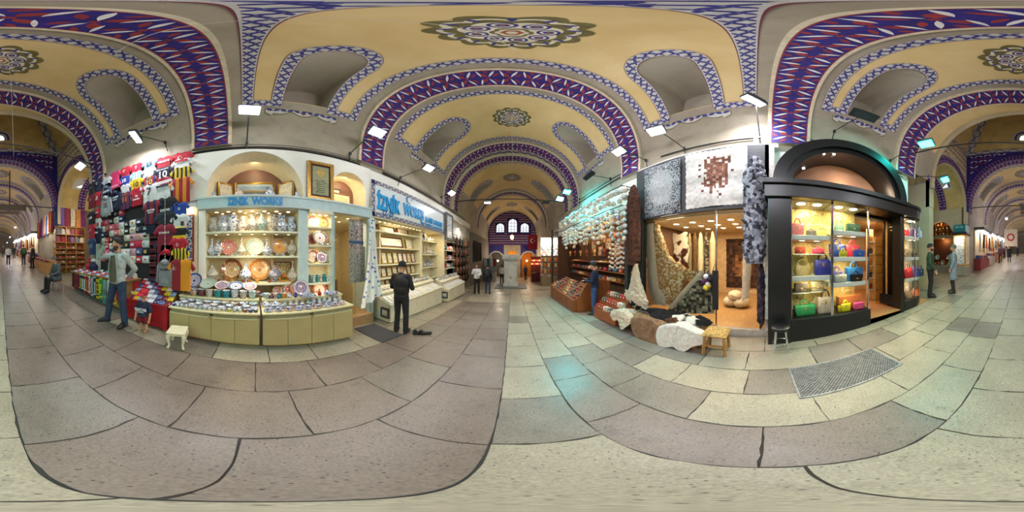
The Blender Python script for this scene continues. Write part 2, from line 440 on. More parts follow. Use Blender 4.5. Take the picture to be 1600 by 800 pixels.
# ------------------------------------------------------------------ painted ornament
def leaf(c, d, L, w, n=5):
    """Pointed leaf outline round centre c along unit direction d."""
    dx, dy = d; pts = []
    for i in range(n+1): t = i/n; pts.append((c[0]+dx*(t-.5)*L-dy*w*.5*sin(pi*t)**.8, c[1]+dy*(t-.5)*L+dx*w*.5*sin(pi*t)**.8))
    for i in range(1, n): t = 1-i/n; pts.append((c[0]+dx*(t-.5)*L+dy*w*.5*sin(pi*t)**.8, c[1]+dy*(t-.5)*L-dx*w*.5*sin(pi*t)**.8))
    return pts
def disc(c, r, n=8): return [(c[0]+r*cos(2*pi*i/n), c[1]+r*sin(2*pi*i/n)) for i in range(n)]
def rib_paint(mb, P, L, wd, per=.44):
    """Indigo band with red petals crossing and slender white leaves in chevrons."""
    n = max(2, int(L/.12))
    mb.grid(lambda u, v: P(u*L, (v-.5)*wd, 0), n, 2, INDIGO)
    for s in (-1, 1): mb.grid(lambda u, v: P(u*L, s*wd*(.5-.03*v), .002), n, 1, BRICK)
    k = max(1, round(L/per)); p = L/k; h = wd*.5
    def put_(poly, m, o): mb.face([P(min(max(a, 0), L), max(-h, min(h, b)), o) for a, b in poly], m)
    for i in range(k):
        u0 = (i+.5)*p; q = V((.34*p, h*.62)); l = q.length
        for s in (-1, 1):
            dx, dy = q.x/l, s*q.y/l
            put_(leaf((u0-.28*p, s*h*.36), (dx, -dy), l*.82, .15*wd), BRICK, .003)
            put_(leaf((u0-.14*p, s*h*.80), (dx, -dy), l*.55, .09*wd), BRICK, .003)
            put_(leaf((u0+.28*p, s*h*.36), (dx, dy), l*.80, .09*wd), BRICK, .003)
            put_(leaf((u0+.10*p, s*h*.52), (.42, s*.91), h*.86, .075*wd), LEAF, .005)
            put_(leaf((u0+.56*p, s*h*.55), (-.20, s*.98), h*.80, .06*wd), LEAF, .005)
        put_(disc((u0-.08*p, 0), .055*wd), BRICK, .006)
def tile_paint(mb, P, L, wd, per=.125, fine=True):
    """Pale border with blue scrollwork between two dark lines."""
    n = max(2, int(L/.1))
    mb.grid(lambda u, v: P(u*L, (v-.5)*wd, 0), n, 1, TILEB)
    for s, m in ((-1, MAROON), (1, MAROON)): mb.grid(lambda u, v: P(u*L, s*wd*(.5-.05*v), .002), n, 1, m)
    k = max(1, round(L/per)); p = L/k; h = wd*.41
    for i in range(k):
        u0 = (i+.5)*p; sg = 1 if i % 2 else -1
        def put_(poly, m, o=.003): mb.face([P(min(max(a, 0), L), b, o) for a, b in poly], m)
        put_(leaf((u0, 0), (.7, sg*.71), p*1.5, h*.55, 4), NAVY)
        if fine:
            put_(leaf((u0+p*.12, sg*h*.68), (.9, -sg*.44), p*.95, h*.42, 3), NAVY)
            put_(leaf((u0-p*.12, -sg*h*.68), (.9, -sg*.44), p*.95, h*.42, 3), NAVY)
            put_(leaf((u0+p*.42, sg*h*.25), (.5, -sg*.86), p*.45, h*.2, 3), NAVY)
            put_(leaf((u0-p*.42, -sg*h*.25), (.5, -sg*.86), p*.45, h*.2, 3), NAVY)
        else: put_(leaf((u0+p*.5, sg*h*.55), (1, 0), p*.7, h*.5, 3), NAVY)
def path_map(pts, S):
    """Ribbon coordinates (u along, v across) over a polyline in vault coordinates."""
    seg = []; acc = 0.0; N = len(pts)
    nrm = []
    for i in range(N):
        a = pts[max(i-1, 0)]; b = pts[min(i+1, N-1)]; p = pts[i]
        d1 = V((p[0]-a[0], p[1]-a[1])); d2 = V((b[0]-p[0], b[1]-p[1]))
        if d1.length < 1e-9: d1 = d2
        if d2.length < 1e-9: d2 = d1
        d1.normalize(); d2.normalize(); n1 = V((-d1.y, d1.x)); n2 = V((-d2.y, d2.x)); n = (n1+n2)
        n = n/max(.3, n.length_squared)*2 if n.length > .1 else n1
        nrm.append(n)
    for i in range(N-1):
        l = hypot(pts[i+1][0]-pts[i][0], pts[i+1][1]-pts[i][1]); seg.append((acc, l)); acc += l
    def P(u, v, o):
        i = 0
        lo, hi = 0, len(seg)-1
        while lo < hi:
            mid = (lo+hi+1)//2
            if seg[mid][0] <= u: lo = mid
            else: hi = mid-1
        i = lo; t = min(1, max(0, (u-seg[i][0])/max(seg[i][1], 1e-9)))
        n = nrm[i]*(1-t)+nrm[i+1]*t
        return S(pts[i][0]*(1-t)+pts[i+1][0]*t+n.x*v, pts[i][1]*(1-t)+pts[i+1][1]*t+n.y*v, o)
    return P, acc
def densify(pts, step=.12):
    out = [pts[0]]
    for a, b in zip(pts, pts[1:]):
        n = max(1, int(hypot(b[0]-a[0], b[1]-a[1])/step))
        out += [(a[0]+(b[0]-a[0])*i/n, a[1]+(b[1]-a[1])*i/n) for i in range(1, n+1)]
    return out
_tn = [0]
def trim(mb, ang=35):
    _tn[0] += 1; return st(mb, 'trim_%d' % _tn[0], ang=ang)

HW = .50; PB = W*radians(23.5); PT = W*radians(52)
def in_niche(q, p, g=0.0):
    return (abs(q) < HW+g and PB-g < p <= PT) or (p > PT and hypot(q, p-PT) < HW+g)
def niche_path(g, n=12):
    r = HW+g
    return [(-r, PB-g)]+[(-r, PB+(PT-PB)*i/6) for i in range(1, 7)]+[(-r*cos(pi*i/n), PT+r*sin(pi*i/n)) for i in range(1, n)]+[(r, PT-(PT-PB)*i/6) for i in range(0, 7)]+[(r, PB-g)]
def bay(L0, R0, L1, R1, fine=True, niche=True, medal=True, nm='ceiling', border=True):
    """One vault bay between two ribs; L/R give where each rib edge meets the two walls."""
    def ymid(x): t = (x+W)/(2*W); return ((L0+(R0-L0)*t)+(L1+(R1-L1)*t))/2
    def ylen(x): t = (x+W)/(2*W); return (L1+(R1-L1)*t)-(L0+(R0-L0)*t)
    Lm = ylen(0)
    def S(q, p, o=0.0):
        a = p/W; x = -(W-o)*cos(a); return V((x, ymid(x)+q*ylen(x)/Lm, ZC+(W-o)*sin(a)))
    mb = MB(); vm = VAULT(); PM = W*pi/2
    for side in (0, 1):
        f = (lambda p: p) if not side else (lambda p: W*pi-p)
        if niche:
            cq, cp = 0.0, (PB+PT)/2+.15; dirs = sorted(set([2*pi*i/88 for i in range(88)]+[atan2(c-cp, b-cq) % (2*pi) for b in (-Lm/2, Lm/2) for c in (0, PM)]+[atan2(PB-cp, b) % (2*pi) for b in (-HW, HW)]))
            ring = []
            for th in dirs:
                dx, dy = cos(th), sin(th); ro = 1e9
                if dx > 1e-9: ro = min(ro, (Lm/2)/dx)
                if dx < -1e-9: ro = min(ro, (-Lm/2)/dx)
                if dy > 1e-9: ro = min(ro, (PM-cp)/dy)
                if dy < -1e-9: ro = min(ro, -cp/dy)
                lo, hi = 0.0, ro
                for _ in range(26):
                    mid = (lo+hi)/2
                    if in_niche(dx*mid, cp+dy*mid): lo = mid
                    else: hi = mid
                ring.append((dx, dy, lo, ro))
            n = len(ring); K = 15
            for i in range(n):
                j = (i+1) % n
                for k in range(K):
                    uv = []
                    for (r_, t) in ((ring[i], k/K), (ring[j], k/K), (ring[j], (k+1)/K), (ring[i], (k+1)/K)):
                        d = r_[2]+(r_[3]-r_[2])*t; uv.append((r_[0]*d, f(cp+r_[1]*d)))
                    mb.face([S(*q) for q in uv], vm, [(q[0]/Lm+.5, q[1]) for q in uv])
            # the niche itself runs level through the haunch to a wall behind
            nb = MB(); edge = [S(r_[0]*r_[2], f(cp+r_[1]*r_[2])) for r_ in ring]; sg = 1 if side else -1; xb = sg*(W+.25)
            for i in range(n):
                a, b = edge[i], edge[(i+1) % n]
                nb.face([a, b, V((xb, b.y, b.z)), V((xb, a.y, a.z))], NICHE)
            nb.face([V((xb, e.y, e.z)) for e in edge], NICHE); trim(nb)
        else:
            mb.grid(lambda u, v: S((u-.5)*Lm, f(v*PM)), 6, 32, vm)
            nf = 192
            for k in range(len(mb.f)-nf, len(mb.f)):
                j, i = divmod(k-(len(mb.f)-nf), 6)
                mb.uv[k] = [(i/6, f(PM*j/32)), ((i+1)/6, f(PM*j/32)), ((i+1)/6, f(PM*(j+1)/32)), (i/6, f(PM*(j+1)/32))]
    st(mb, nm)
    if not border: return
    # painted border
    e = Lm/2-.24-Lm*.03; g = .12
    tb = MB()
    half = [(-e, PM)]+[(-e, PB-g)]
    if niche: half += niche_path(g)
    half += [(e, PB-g), (e, PM)]
    for side in (0, 1):
        pts = densify([(q, p) for q, p in half]) if not side else densify([(q, W*pi-p) for q, p in half])
        P, L = path_map(pts, lambda q, p, o: S(q, p, .012+o)); tile_paint(tb, P, L, .25, .125 if fine else .22, fine)
        if niche and fine:      # hanging painted bracket under the niche
            f = (lambda p: p) if not side else (lambda p: W*pi-p)
            N = 40
            def bot(q): return .10+.14*abs(sin((q/.85+1)*pi*1.5))+(.10 if abs(q) > .72 else 0)
            tb.grid(lambda u, v: S((u*2-1)*.85, f(PB-2*g-.06-v*bot((u*2-1)*.85)), .008), N, 1, OLIVE)
            tb.grid(lambda u, v: S((u*2-1)*.83, f(PB-2*g-.08-v*(bot((u*2-1)*.85)-.05)), .011), N, 1, TILEB)
            for i in range(11):
                q0 = -.75+.15*i; tb.face([S(a, f(b), .014) for a, b in leaf((q0, PB-2*g-.12), (.9, .4 if i % 2 else -.4), .17, .09, 4)], NAVY)
            tb.face([S(a, f(b), .014) for a, b in disc((0, PB-2*g-.17), .05)], MAROON)
    trim(tb)
    if medal:
        md = MB(); cm = W*pi/2; k = 12
        def D(r, th, o): return S(r*cos(th), cm+r*sin(th), .012+o)
        def lob(r, amp, n, m, o, N=96): md.grid(lambda u, v: D(v*r*(1+amp*abs(sin(n*pi*u))-amp*.5)+1e-4, 2*pi*u, o), N, 5 if r > .2 else 2, m, wrap=True)
        lob(.64, .16, k, OLIVE, 0); lob(.55, .10, k, BONE, .003); lob(.49, .16, k, OLIVE, .005); lob(.40, .12, 8, BONE, .007)
        for i in range(16):
            th = 2*pi*i/16; md.face([D(hypot(a, b), atan2(b, a)+th, .009) for a, b in leaf((.52, 0), (1, 0), .14, .05, 4)], NAVY)
        for i in range(8):
            th = 2*pi*i/8+.2; c = (.30*cos(th), .30*sin(th))
            for r, m, o in ((.105, NAVY, .010), (.075, BONE, .012), (.05, NAVY, .014), (.022, RUST, .016)):
                md.face([D(hypot(a, b), atan2(b, a), o) for a, b in disc(c, r, 12)], m)
        for r, m, o in ((.17, OLIVE, .010), (.13, BONE, .012), (.09, RUST, .014), (.05, BONE, .016)): lob(r, .18, 6, m, o, 36)
        trim(md)
def rib(yL, yR, wd=.74, proj=.10, z0=4.40, paint=True, per=.44, edge=.07):
    """Transverse arch with its two pilaster ends."""
    Rr = W-proj; h = ZC-z0; L = 2*h+pi*Rr
    def yc(x): return yL+(yR-yL)*(x+W)/(2*W)
    def pt(u, v, o=0.0, rr=None):
        r0 = (rr or Rr)-o
        if u < h: return V((-r0, yc(-W)+v, z0+u))
        if u > L-h: return V((r0, yc(W)+v, ZC-(u-(L-h))))
        a = (u-h)/Rr; x = -r0*cos(a); return V((x, yc(x)+v, ZC+r0*sin(a)))
    us = [0, h*.5]+[h+pi*Rr*i/48 for i in range(49)]+[L-h*.5, L]; n = len(us); mb = MB(); hw = wd/2+edge
    for i in range(n-1):
        a, b = us[i], us[i+1]
        for s in (-1, 1): mb.face([pt(a, s*hw), pt(b, s*hw), pt(b, s*hw, -proj-.05), pt(a, s*hw, -proj-.05)], OLDW)
        mb.face([pt(a, -hw), pt(b, -hw), pt(b, hw), pt(a, hw)], OLDW)
    for u in (0, L): mb.face([pt(u, -hw), pt(u, hw), pt(u, hw, -proj-.05), pt(u, -hw, -proj-.05)], OLDW)
    trim(mb)
    if paint:
        pb = MB(); rib_paint(pb, lambda u, v, o: pt(u, v, .005+o), L, wd, per); trim(pb)
RW = .44
A0, A1, B1 = (-.94, -.43), (2.86, 3.74), (-4.89, -3.75)
rib(*A0); rib(*A1); rib(*B1)
rib(7.95, 8.15, .7, .06); rib(9.1, 9.35, .6, .16); rib(15.6, 15.6, .6)
bay(A0[0]+RW, A0[1]+RW, A1[0]-RW, A1[1]-RW, nm='ceiling')
bay(B1[0]+RW, B1[1]+RW, A0[0]-RW, A0[1]-RW, nm='ceiling_back')
bay(A1[0]+RW, A1[1]+RW, 7.52, 7.72, nm='ceiling_front')
bay(8.35, 8.5, 8.8, 9.0, False, False, False, nm='ceiling_step')
bay(9.4, 9.65, 15.2, 15.2, False, True, True, nm='ceiling_far')
bay(15.95, 15.95, 23.4, 23.4, False, True, True, nm='ceiling_end')
bay(-5.30, -5.25, B1[0]-RW+.35 if False else -5.28, B1[1]-RW, False, False, False, 'ceiling_arch_strip', False)
# back street beyond the crossing
yb = [-9.75-3.9*i for i in range(9)]
for i, y in enumerate(yb):
    rib(y, y, .55, .10, paint=i < 5, per=.5)
    bay(y-3.9+.35, y-3.9+.35, y-.35, y-.35, False, i < 4, i < 3, nm='ceiling_street_%d' % (i+1))

# upper walls above the shops
def wall(nm, x0, x1, y0, y1, z0, z1, m=None):
    mb = MB(); mb.box(x0, x1, y0, y1, z0, z1, m or WHITEPL); return st(mb, nm)
wall('wall_left', -W-.6, -W, -4.95, 23.4, 4.16, ZC+.05, GREYPL)
wall('wall_right', W, W+.6, -3.9, 11.8, 4.22, ZC+.05, GREYPL)
wall('wall_right_far', W, W+.6, 13.3, 23.4, 0.0-1.6, ZC+.05, GREYPL)
wall('wall_right_over_passage', W, W+.6, 11.8, 13.3, 3.7, ZC+.05, GREYPL)
wall('wall_left_far', -W-.6, -W, 12.6, 23.4, -1.6, 4.16, GREYPL)
wall('wall_side_far_left', -9.6, -W-.02, -10.0, -9.85, -.2, 4.9, GREYPL); wall('wall_side_far_right', W+.02, 9.6, -10.3, -10.15, -.2, 5.2, GREYPL)
wall('wall_left_street', -W-.6, -W, -60, -9.86, .5, ZC+.05, GREYPL)
wall('wall_right_street', W, W+.6, -60, -9.9, .5, ZC+.05, GREYPL)
wall('wall_street_end', -W, W, -45.3, -45, 2.0, 8.2, GREYPL)
def arch_poly(a0, a1, z0, z1, c, r, zs, n=24, sq=1.0):
    """Wall outline with an arched opening that stands on its lower edge."""
    p = [(a0, z0), (c-r, z0), (c-r, zs)]+[(c-r*cos(pi*i/n), zs+r*sq*sin(pi*i/n)) for i in range(1, n)]+[(c+r, zs), (c+r, z0), (a1, z0), (a1, z1), (a0, z1)]
    out = [p[0]]
    for q in p[1:]:
        if hypot(q[0]-out[-1][0], q[1]-out[-1][1]) > 1e-6: out.append(q)
    return out
def halves(a0, a1, z0, z1, c, r, zs, n=24, sq=1.0):
    """The same wall as two outlines without an enclosed opening edge, left and right of the crown."""
    L = [(a0, z0), (c-r, z0), (c-r, zs)]+[(c-r*cos(pi*i/n), zs+r*sq*sin(pi*i/n)) for i in range(1, n//2+1)]+[(c, z1), (a0, z1)]
    Rr = [(c, z1), (c, zs+r*sq)]+[(c+r*sin(pi*i/n), zs+r*sq*cos(pi*i/n)) for i in range(1, n//2+1)]+[(c+r, z0), (a1, z0), (a1, z1)]
    def cl(p):
        o = [p[0]]
        for q in p[1:]:
            if hypot(q[0]-o[-1][0], q[1]-o[-1][1]) > 1e-6: o.append(q)
        return o
    return cl(L), cl(Rr)
def on_left(X): return lambda a, b, c: (X+c, a, b)      # front face at X+d, looking +x
def on_right(X): return lambda a, b, c: (X-c, a, b)
def on_y(Y, s=1): return lambda a, b, c: (a, Y+s*c, b)

# ------------------------------------------------------------------ the crossing behind
@cached
def SCALE_TILE():
    n = NT('blue_scale_tiles'); co = n.coord('Generated'); return n.m
def scales(mb, inside, x0, x1, z0, z1, fn, px=.55, pz=.42):
    j = 0; z = z0
    while z < z1:
        x = x0+(px/2 if j % 2 else 0)
        while x < x1:
            for s in (-1, 1):
                for poly, m, o in ((leaf((x+s*px*.24, z+.10), (.86, -s*.5), px*.5, .07, 4), LEAF, .008), (leaf((x+s*px*.25, z-.10), (.8, s*.6), px*.42, .10, 4), BRICK, .006)):
                    if all(inside(a, b) for a, b in poly): mb.face([fn(a, b, o) for a, b in poly], m)
            x += px
        z += pz; j += 1
CZT = 8.8; YN, YF = -5.3, -9.4
def crossing():
    # far wall (towards the back street) and near wall, each pierced by the main arch
    for Y, s, nm in ((YF-.02, 1, 'wall_crossing_back'), (YN+.1, -1, 'wall_crossing_front')):
        mb = MB()
        for poly in halves(-W-.05, W+.05, 4.4, CZT, 0, W-.12, ZC): mb.ext(poly, INDIGO if s == 1 else CREAM, .18, on_y(Y, s))
        st(mb, nm)
        if s == 1:
            tb = MB(); f = lambda a, b, o: V((a, Y+.18+o, b))
            scales(tb, lambda a, b: hypot(a, b-ZC) > W+.30 and abs(a) < W-.05 and b < CZT-.3, -W, W, 4.9, CZT, f)
            P, L = path_map(densify([(-W, CZT-.14), (W, CZT-.14)]), lambda a, b, o: f(a, b, .006+o)); tile_paint(tb, P, L, .26, .4, False)
            arc = [(-(W+.14)*cos(pi*i/60), ZC+(W+.14)*sin(pi*i/60)) for i in range(61)]
            P, L = path_map([(-(W-.05)*cos(pi*i/60), ZC+(W-.05)*sin(pi*i/60)) for i in range(61)], lambda a, b, o: f(a, b, .01+o)); rib_paint(tb, P, L, .30, .4); trim(tb)
    # side walls with lower cross arches
    yc = (YN+YF)/2; r = 1.85
    for sg, nm in ((-1, 'wall_crossing_left'), (1, 'wall_crossing_right')):
        X = sg*(W+.18); fn = (lambda X, sg: lambda a, b, c: (X-sg*c, a, b))(X, sg); mb = MB()
        for poly in halves(YF-.1, YN+.1, 3.6, CZT, yc, r, 4.7): mb.ext(poly, CREAM, .18, fn)
        st(mb, nm); tb = MB(); f = lambda a, b, o: V((sg*(W-o), a, b))
        scales(tb, lambda a, b: hypot(a-yc, b-4.7) > r+.55 and YF < a < YN and b < CZT-.3 and b > 4.2, YF, YN, 4.3, CZT, lambda a, b, o: f(a, b, o+.004))
        P, L = path_map([(yc-(r+.24)*cos(pi*i/40), 4.7+(r+.24)*sin(pi*i/40)) for i in range(41)], lambda a, b, o: f(a, b, .01+o)); rib_paint(tb, P, L, .42, .4)
        P, L = path_map(densify([(YF, CZT-.14), (YN, CZT-.14)]), lambda a, b, o: f(a, b, .006+o)); tile_paint(tb, P, L, .26, .4, False); trim(tb)
        # cross street vault
        vb = MB(); vb.grid(lambda u, v: V((sg*(W+.15+u*6), yc-(r+.04)*cos(pi*v), 4.7+(r+.04)*sin(pi*v))), 4, 20, M('#bfa468', .75, var=.15, sc=1.5)); st(vb, 'ceiling_side_'+('left' if sg < 0 else 'right'))
        wb = MB(); sv = lambda a, q, o: V((sg*4.55+a, yc-(r+.04-o)*cos(radians(50)+q/r), 4.7+(r+.04-o)*sin(radians(50)+q/r)))
        for hw_, hh_, o_, m_ in ((.42, .62, .01, TILEB), (.34, .54, .014, NAVY), (.26, .46, .018, NICHE), (.17, .36, .022, EM('#e8f4ff', 3.0, 'daylight_pane'))):
            wb.face([sv(a, q, o_) for a, q in [(-hw_, -hh_/2), (hw_, -hh_/2), (hw_, hh_/2-hw_*.4)]+[(hw_*cos(pi*t/8), hh_/2-hw_*.4+hw_*sin(pi*t/8)) for t in range(1, 8)]+[(-hw_, hh_/2-hw_*.4)]], m_)
        trim(wb)
        for k in range(2):
            kb = MB(); xx = sg*(W+1.6+2.2*k); rib_paint(kb, lambda u, v, o: V((xx+v, yc-(r-.02-o)*cos(u/r), 4.7+(r-.02-o)*sin(u/r))), pi*r, .5, .4); trim(kb)
        wall('wall_side_end_'+('left' if sg < 0 else 'right'), min(sg*9.4, sg*9.6), max(sg*9.4, sg*9.6), YF-.3, YN+.3, -.2, 6.7, CREAM)
        wall('wall_side_near_'+('left' if sg < 0 else 'right'), min(sg*(W+.02), sg*9.5), max(sg*(W+.02), sg*9.5), YN-.02 if False else yc+r, yc+r+.3, -.2, 4.8, CREAM)
    # cloister vault with a flat coffer
    zt = 11.7; d = 1.7; lo = [(-W, YF), (W, YF), (W, YN), (-W, YN)]; hi = [(-W+d, YF+d), (W-d, YF+d), (W-d, YN-d), (-W+d, YN-d)]
    mb = MB(); tb = MB()
    for i in range(4):
        j = (i+1) % 4; a, b, c, e = V((*lo[i], CZT)), V((*lo[j], CZT)), V((*hi[j], zt)), V((*hi[i], zt))
        mb.face([a, b, c, e], M('#c9ac70', .75, var=.15, sc=1.5)); nn = (b-a).cross(e-a).normalized()
        if nn.dot(V((0, (YN+YF)/2, 9.5))-(a+c)/2) < 0: nn = -nn
        ctr = (a+b+c+e)/4
        for p0, p1 in ((a, e), (b, c)):
            side = (ctr-p0); dd = (p1-p0).normalized(); side = (side-dd*side.dot(dd)).normalized(); L = (p1-p0).length
            tile_paint(tb, lambda u, v, o: p0+dd*u+side*(v+.16)+nn*(.01+o), L, .28, .4, False)
        dd = (c-e).normalized(); up = (a-e); up = (up-dd*up.dot(dd)).normalized(); L = (c-e).length
        tile_paint(tb, lambda u, v, o: e+dd*u+up*(v+.15)+nn*(.01+o), L, .26, .4, False)
        if i == 0:      # small arched window over the back street
            wm = (a+b)/2+V((0, .36, .62)); ww = (b-a).normalized(); hh = (e-a); hh = (hh-ww*hh.dot(ww)).normalized()
            pl = lambda r, k, z0=0: [wm+ww*(-r)+nn*k, wm+ww*r+nn*k]+[wm+ww*r*cos(pi*t/10)+hh*(.12+r*sin(pi*t/10))+nn*k for t in range(11)]
            for r_, k_, m_ in ((.62, .012, TILEB), (.52, .016, NAVY), (.40, .02, TILEB), (.30, .03, NICHE)): tb.face(pl(r_, k_), m_)
            tb.face(pl(.22, .035), EM('#e8f4ff', 4.0, 'daylight_pane'))
    mb.face([V((*p, zt)) for p in hi], M('#8a7a5c', .8)); tb_ = MB(); st(mb, 'ceiling_crossing'); trim(tb)
crossing()
# corner pillars of the crossing (street side)
for sx in (-1, 1):
    mb = MB(); mb.box(sx*W-.1*(sx < 0)*0-(.35 if sx < 0 else 0), sx*W+(.35 if sx > 0 else 0), -9.95, -9.78, .2, 4.6, GREYPL); st(mb, 'wall_pier_'+('left' if sx < 0 else 'right'))

# ------------------------------------------------------------------ far end wall in front: blue tiles, three windows, three doorways
def end_wall():
    Y = 23.3; zf = fz(Y); mb = MB(); c3 = [-2.25, 0.05, 2.3]; rr = [.95, .72, .95]
    edges = [-W-.2, -1.15, 1.2, W+.2]
    for i in range(3):
        for poly in halves(edges[i], edges[i+1], zf, 3.2, c3[i], rr[i], [1.2, 1.75, 1.2][i]): mb.ext(poly, INDIGO if i != 1 else GREYPL, .3, on_y(Y, -1))
    mb.box(-W-.2, W+.2, Y-.3, Y, 3.2, 8.3, INDIGO); st(mb, 'wall_end')
    tb = MB(); f = lambda a, b, o: V((a, Y-.3-o, b)); wins = [(-1.65, 5.0, .58, .75), (.1, 5.0, .62, 1.35), (1.8, 5.0, .6, .75)]
    def ok(a, b):
        return abs(a) < W and all(abs(a-w[0]) > w[2]+.1 or b < w[1]-.1 or b > w[1]+w[3]+w[2]+.1 for w in wins) and hypot(a, b-ZC) < W-.05 if b > ZC else abs(a) < W-.02
    scales(tb, ok, -W, W, 3.4, 8.2, lambda a, b, o: f(a, b, o), .42, .34)
    for i in range(3):
        P, L = path_map([(c3[i]-(rr[i]+.12)*cos(pi*k/30), [1.2, 1.75, 1.2][i]+(rr[i]+.12)*sin(pi*k/30)) for k in range(31)], lambda a, b, o: f(a, b, .006+o)); tile_paint(tb, P, L, .22, .3, False)
    trim(tb)
    for k, (cx, z0, r, hgt) in enumerate(wins):
        arc = [(cx+r, z0), (cx+r, z0+hgt)]+[(cx+r*cos(pi*i/16), z0+hgt+r*sin(pi*i/16)) for i in range(1, 16)]+[(cx-r, z0+hgt), (cx-r, z0)]
        wb = MB(); wb.ext(arc, EM('#eef6ff', 1.5, 'daylight_pane'), .02, on_y(Y-.32, -1)); w = st(wb, 'window_%d' % (k+1))
        fr = MB(); ring = [V((a, Y-.36, b)) for a, b in arc]; fr.tube(ring+[ring[0]], .06, M('#3b3350', .6), 6)
        for t in (-.34, .34): fr.bar((cx+t*r, Y-.36, z0), (cx+t*r, Y-.36, z0+hgt+r*.9), .06, .06, M('#3b3350', .6))
        for t in range(1, 4): fr.bar((cx-r, Y-.36, z0+hgt*t/3), (cx+r, Y-.36, z0+hgt*t/3), .05, .05, M('#3b3350', .6))
        fr.build('window_frame', w)
    # rooms seen through the doorways
    for i, nm in enumerate(('left', 'middle', 'right')):
        b = MB(); x0, x1 = c3[i]-1.0, c3[i]+1.0
        m = M(['#7e6a4c', '#c99f55', '#c28f4a'][i], .8)
        b.box(x0, x1, Y+4, Y+4.2, zf-.4, 3.4, m); b.box(x0-.1, x0, Y, Y+4, zf-.4, 3.4, m); b.box(x1, x1+.1, Y, Y+4, zf-.4, 3.4, m); b.box(x0, x1, Y, Y+4, 3.3, 3.4, m); b.box(x0, x1, Y, Y+4, zf-.4, zf-.25, M('#8a8174', .6))
        st(b, 'wall_passage_'+nm)
end_wall()
# ------------------------------------------------------------------ pottery shop front (wall on -x)
XF = -3.3
PALEB = M('#b9cdd0', .45, var=.05); IVORY = M('#e9dfbf', .5, var=.06); LETTER = M('#2c8fd0', .4, var=.05)
GOLD = M('#a9823c', .35, .6, var=.2, sc=40); GOLD2 = M('#c9a85a', .4, .5, var=.2, sc=40); DKWOOD = M('#4a2f22', .45, var=.25, sc=20); PAPER = M('#e8ddc0', .8, var=.08)
SHELFM = M('#d7d6bd', .4, var=.05); LIGHT = EM('#ffe6b0', 9.0, 'downlight_glow'); LIGHTW = EM('#fff4dc', 9.0, 'downlight_glow')
BEIGE = M('#b5a071', .5, var=.05, sc=2); BEIGE2 = M('#a08d64', .5, var=.06)
SILVER = M('#b9bcbf', .25, .9, var=.05); CHROME = M('#d5d8db', .12, 1.0, var=0); BLACKW = M('#1d1c1d', .35, var=.1)
def dl(mb, c, r=.04, m=LIGHT):     # a recessed downlight disc facing down
    mb.lathe([(0, 0), (r, 0)], m, (c[0], c[1], c[2]-.004), 12); mb.lathe([(r, .004), (r*1.25, -.004), (r*1.3, .006)], SHELFM, (c[0], c[1], c[2]-.004), 12)
def dlp(par, c, r=.04, m=None):
    k = ('dl', r, (m or LIGHT).name)
    if k not in _proto: b = MB(); dl(b, (0, 0, 0), r, m or LIGHT); _proto[k] = b.mesh('downlight')
    return put('downlight', _proto[k], par, c)
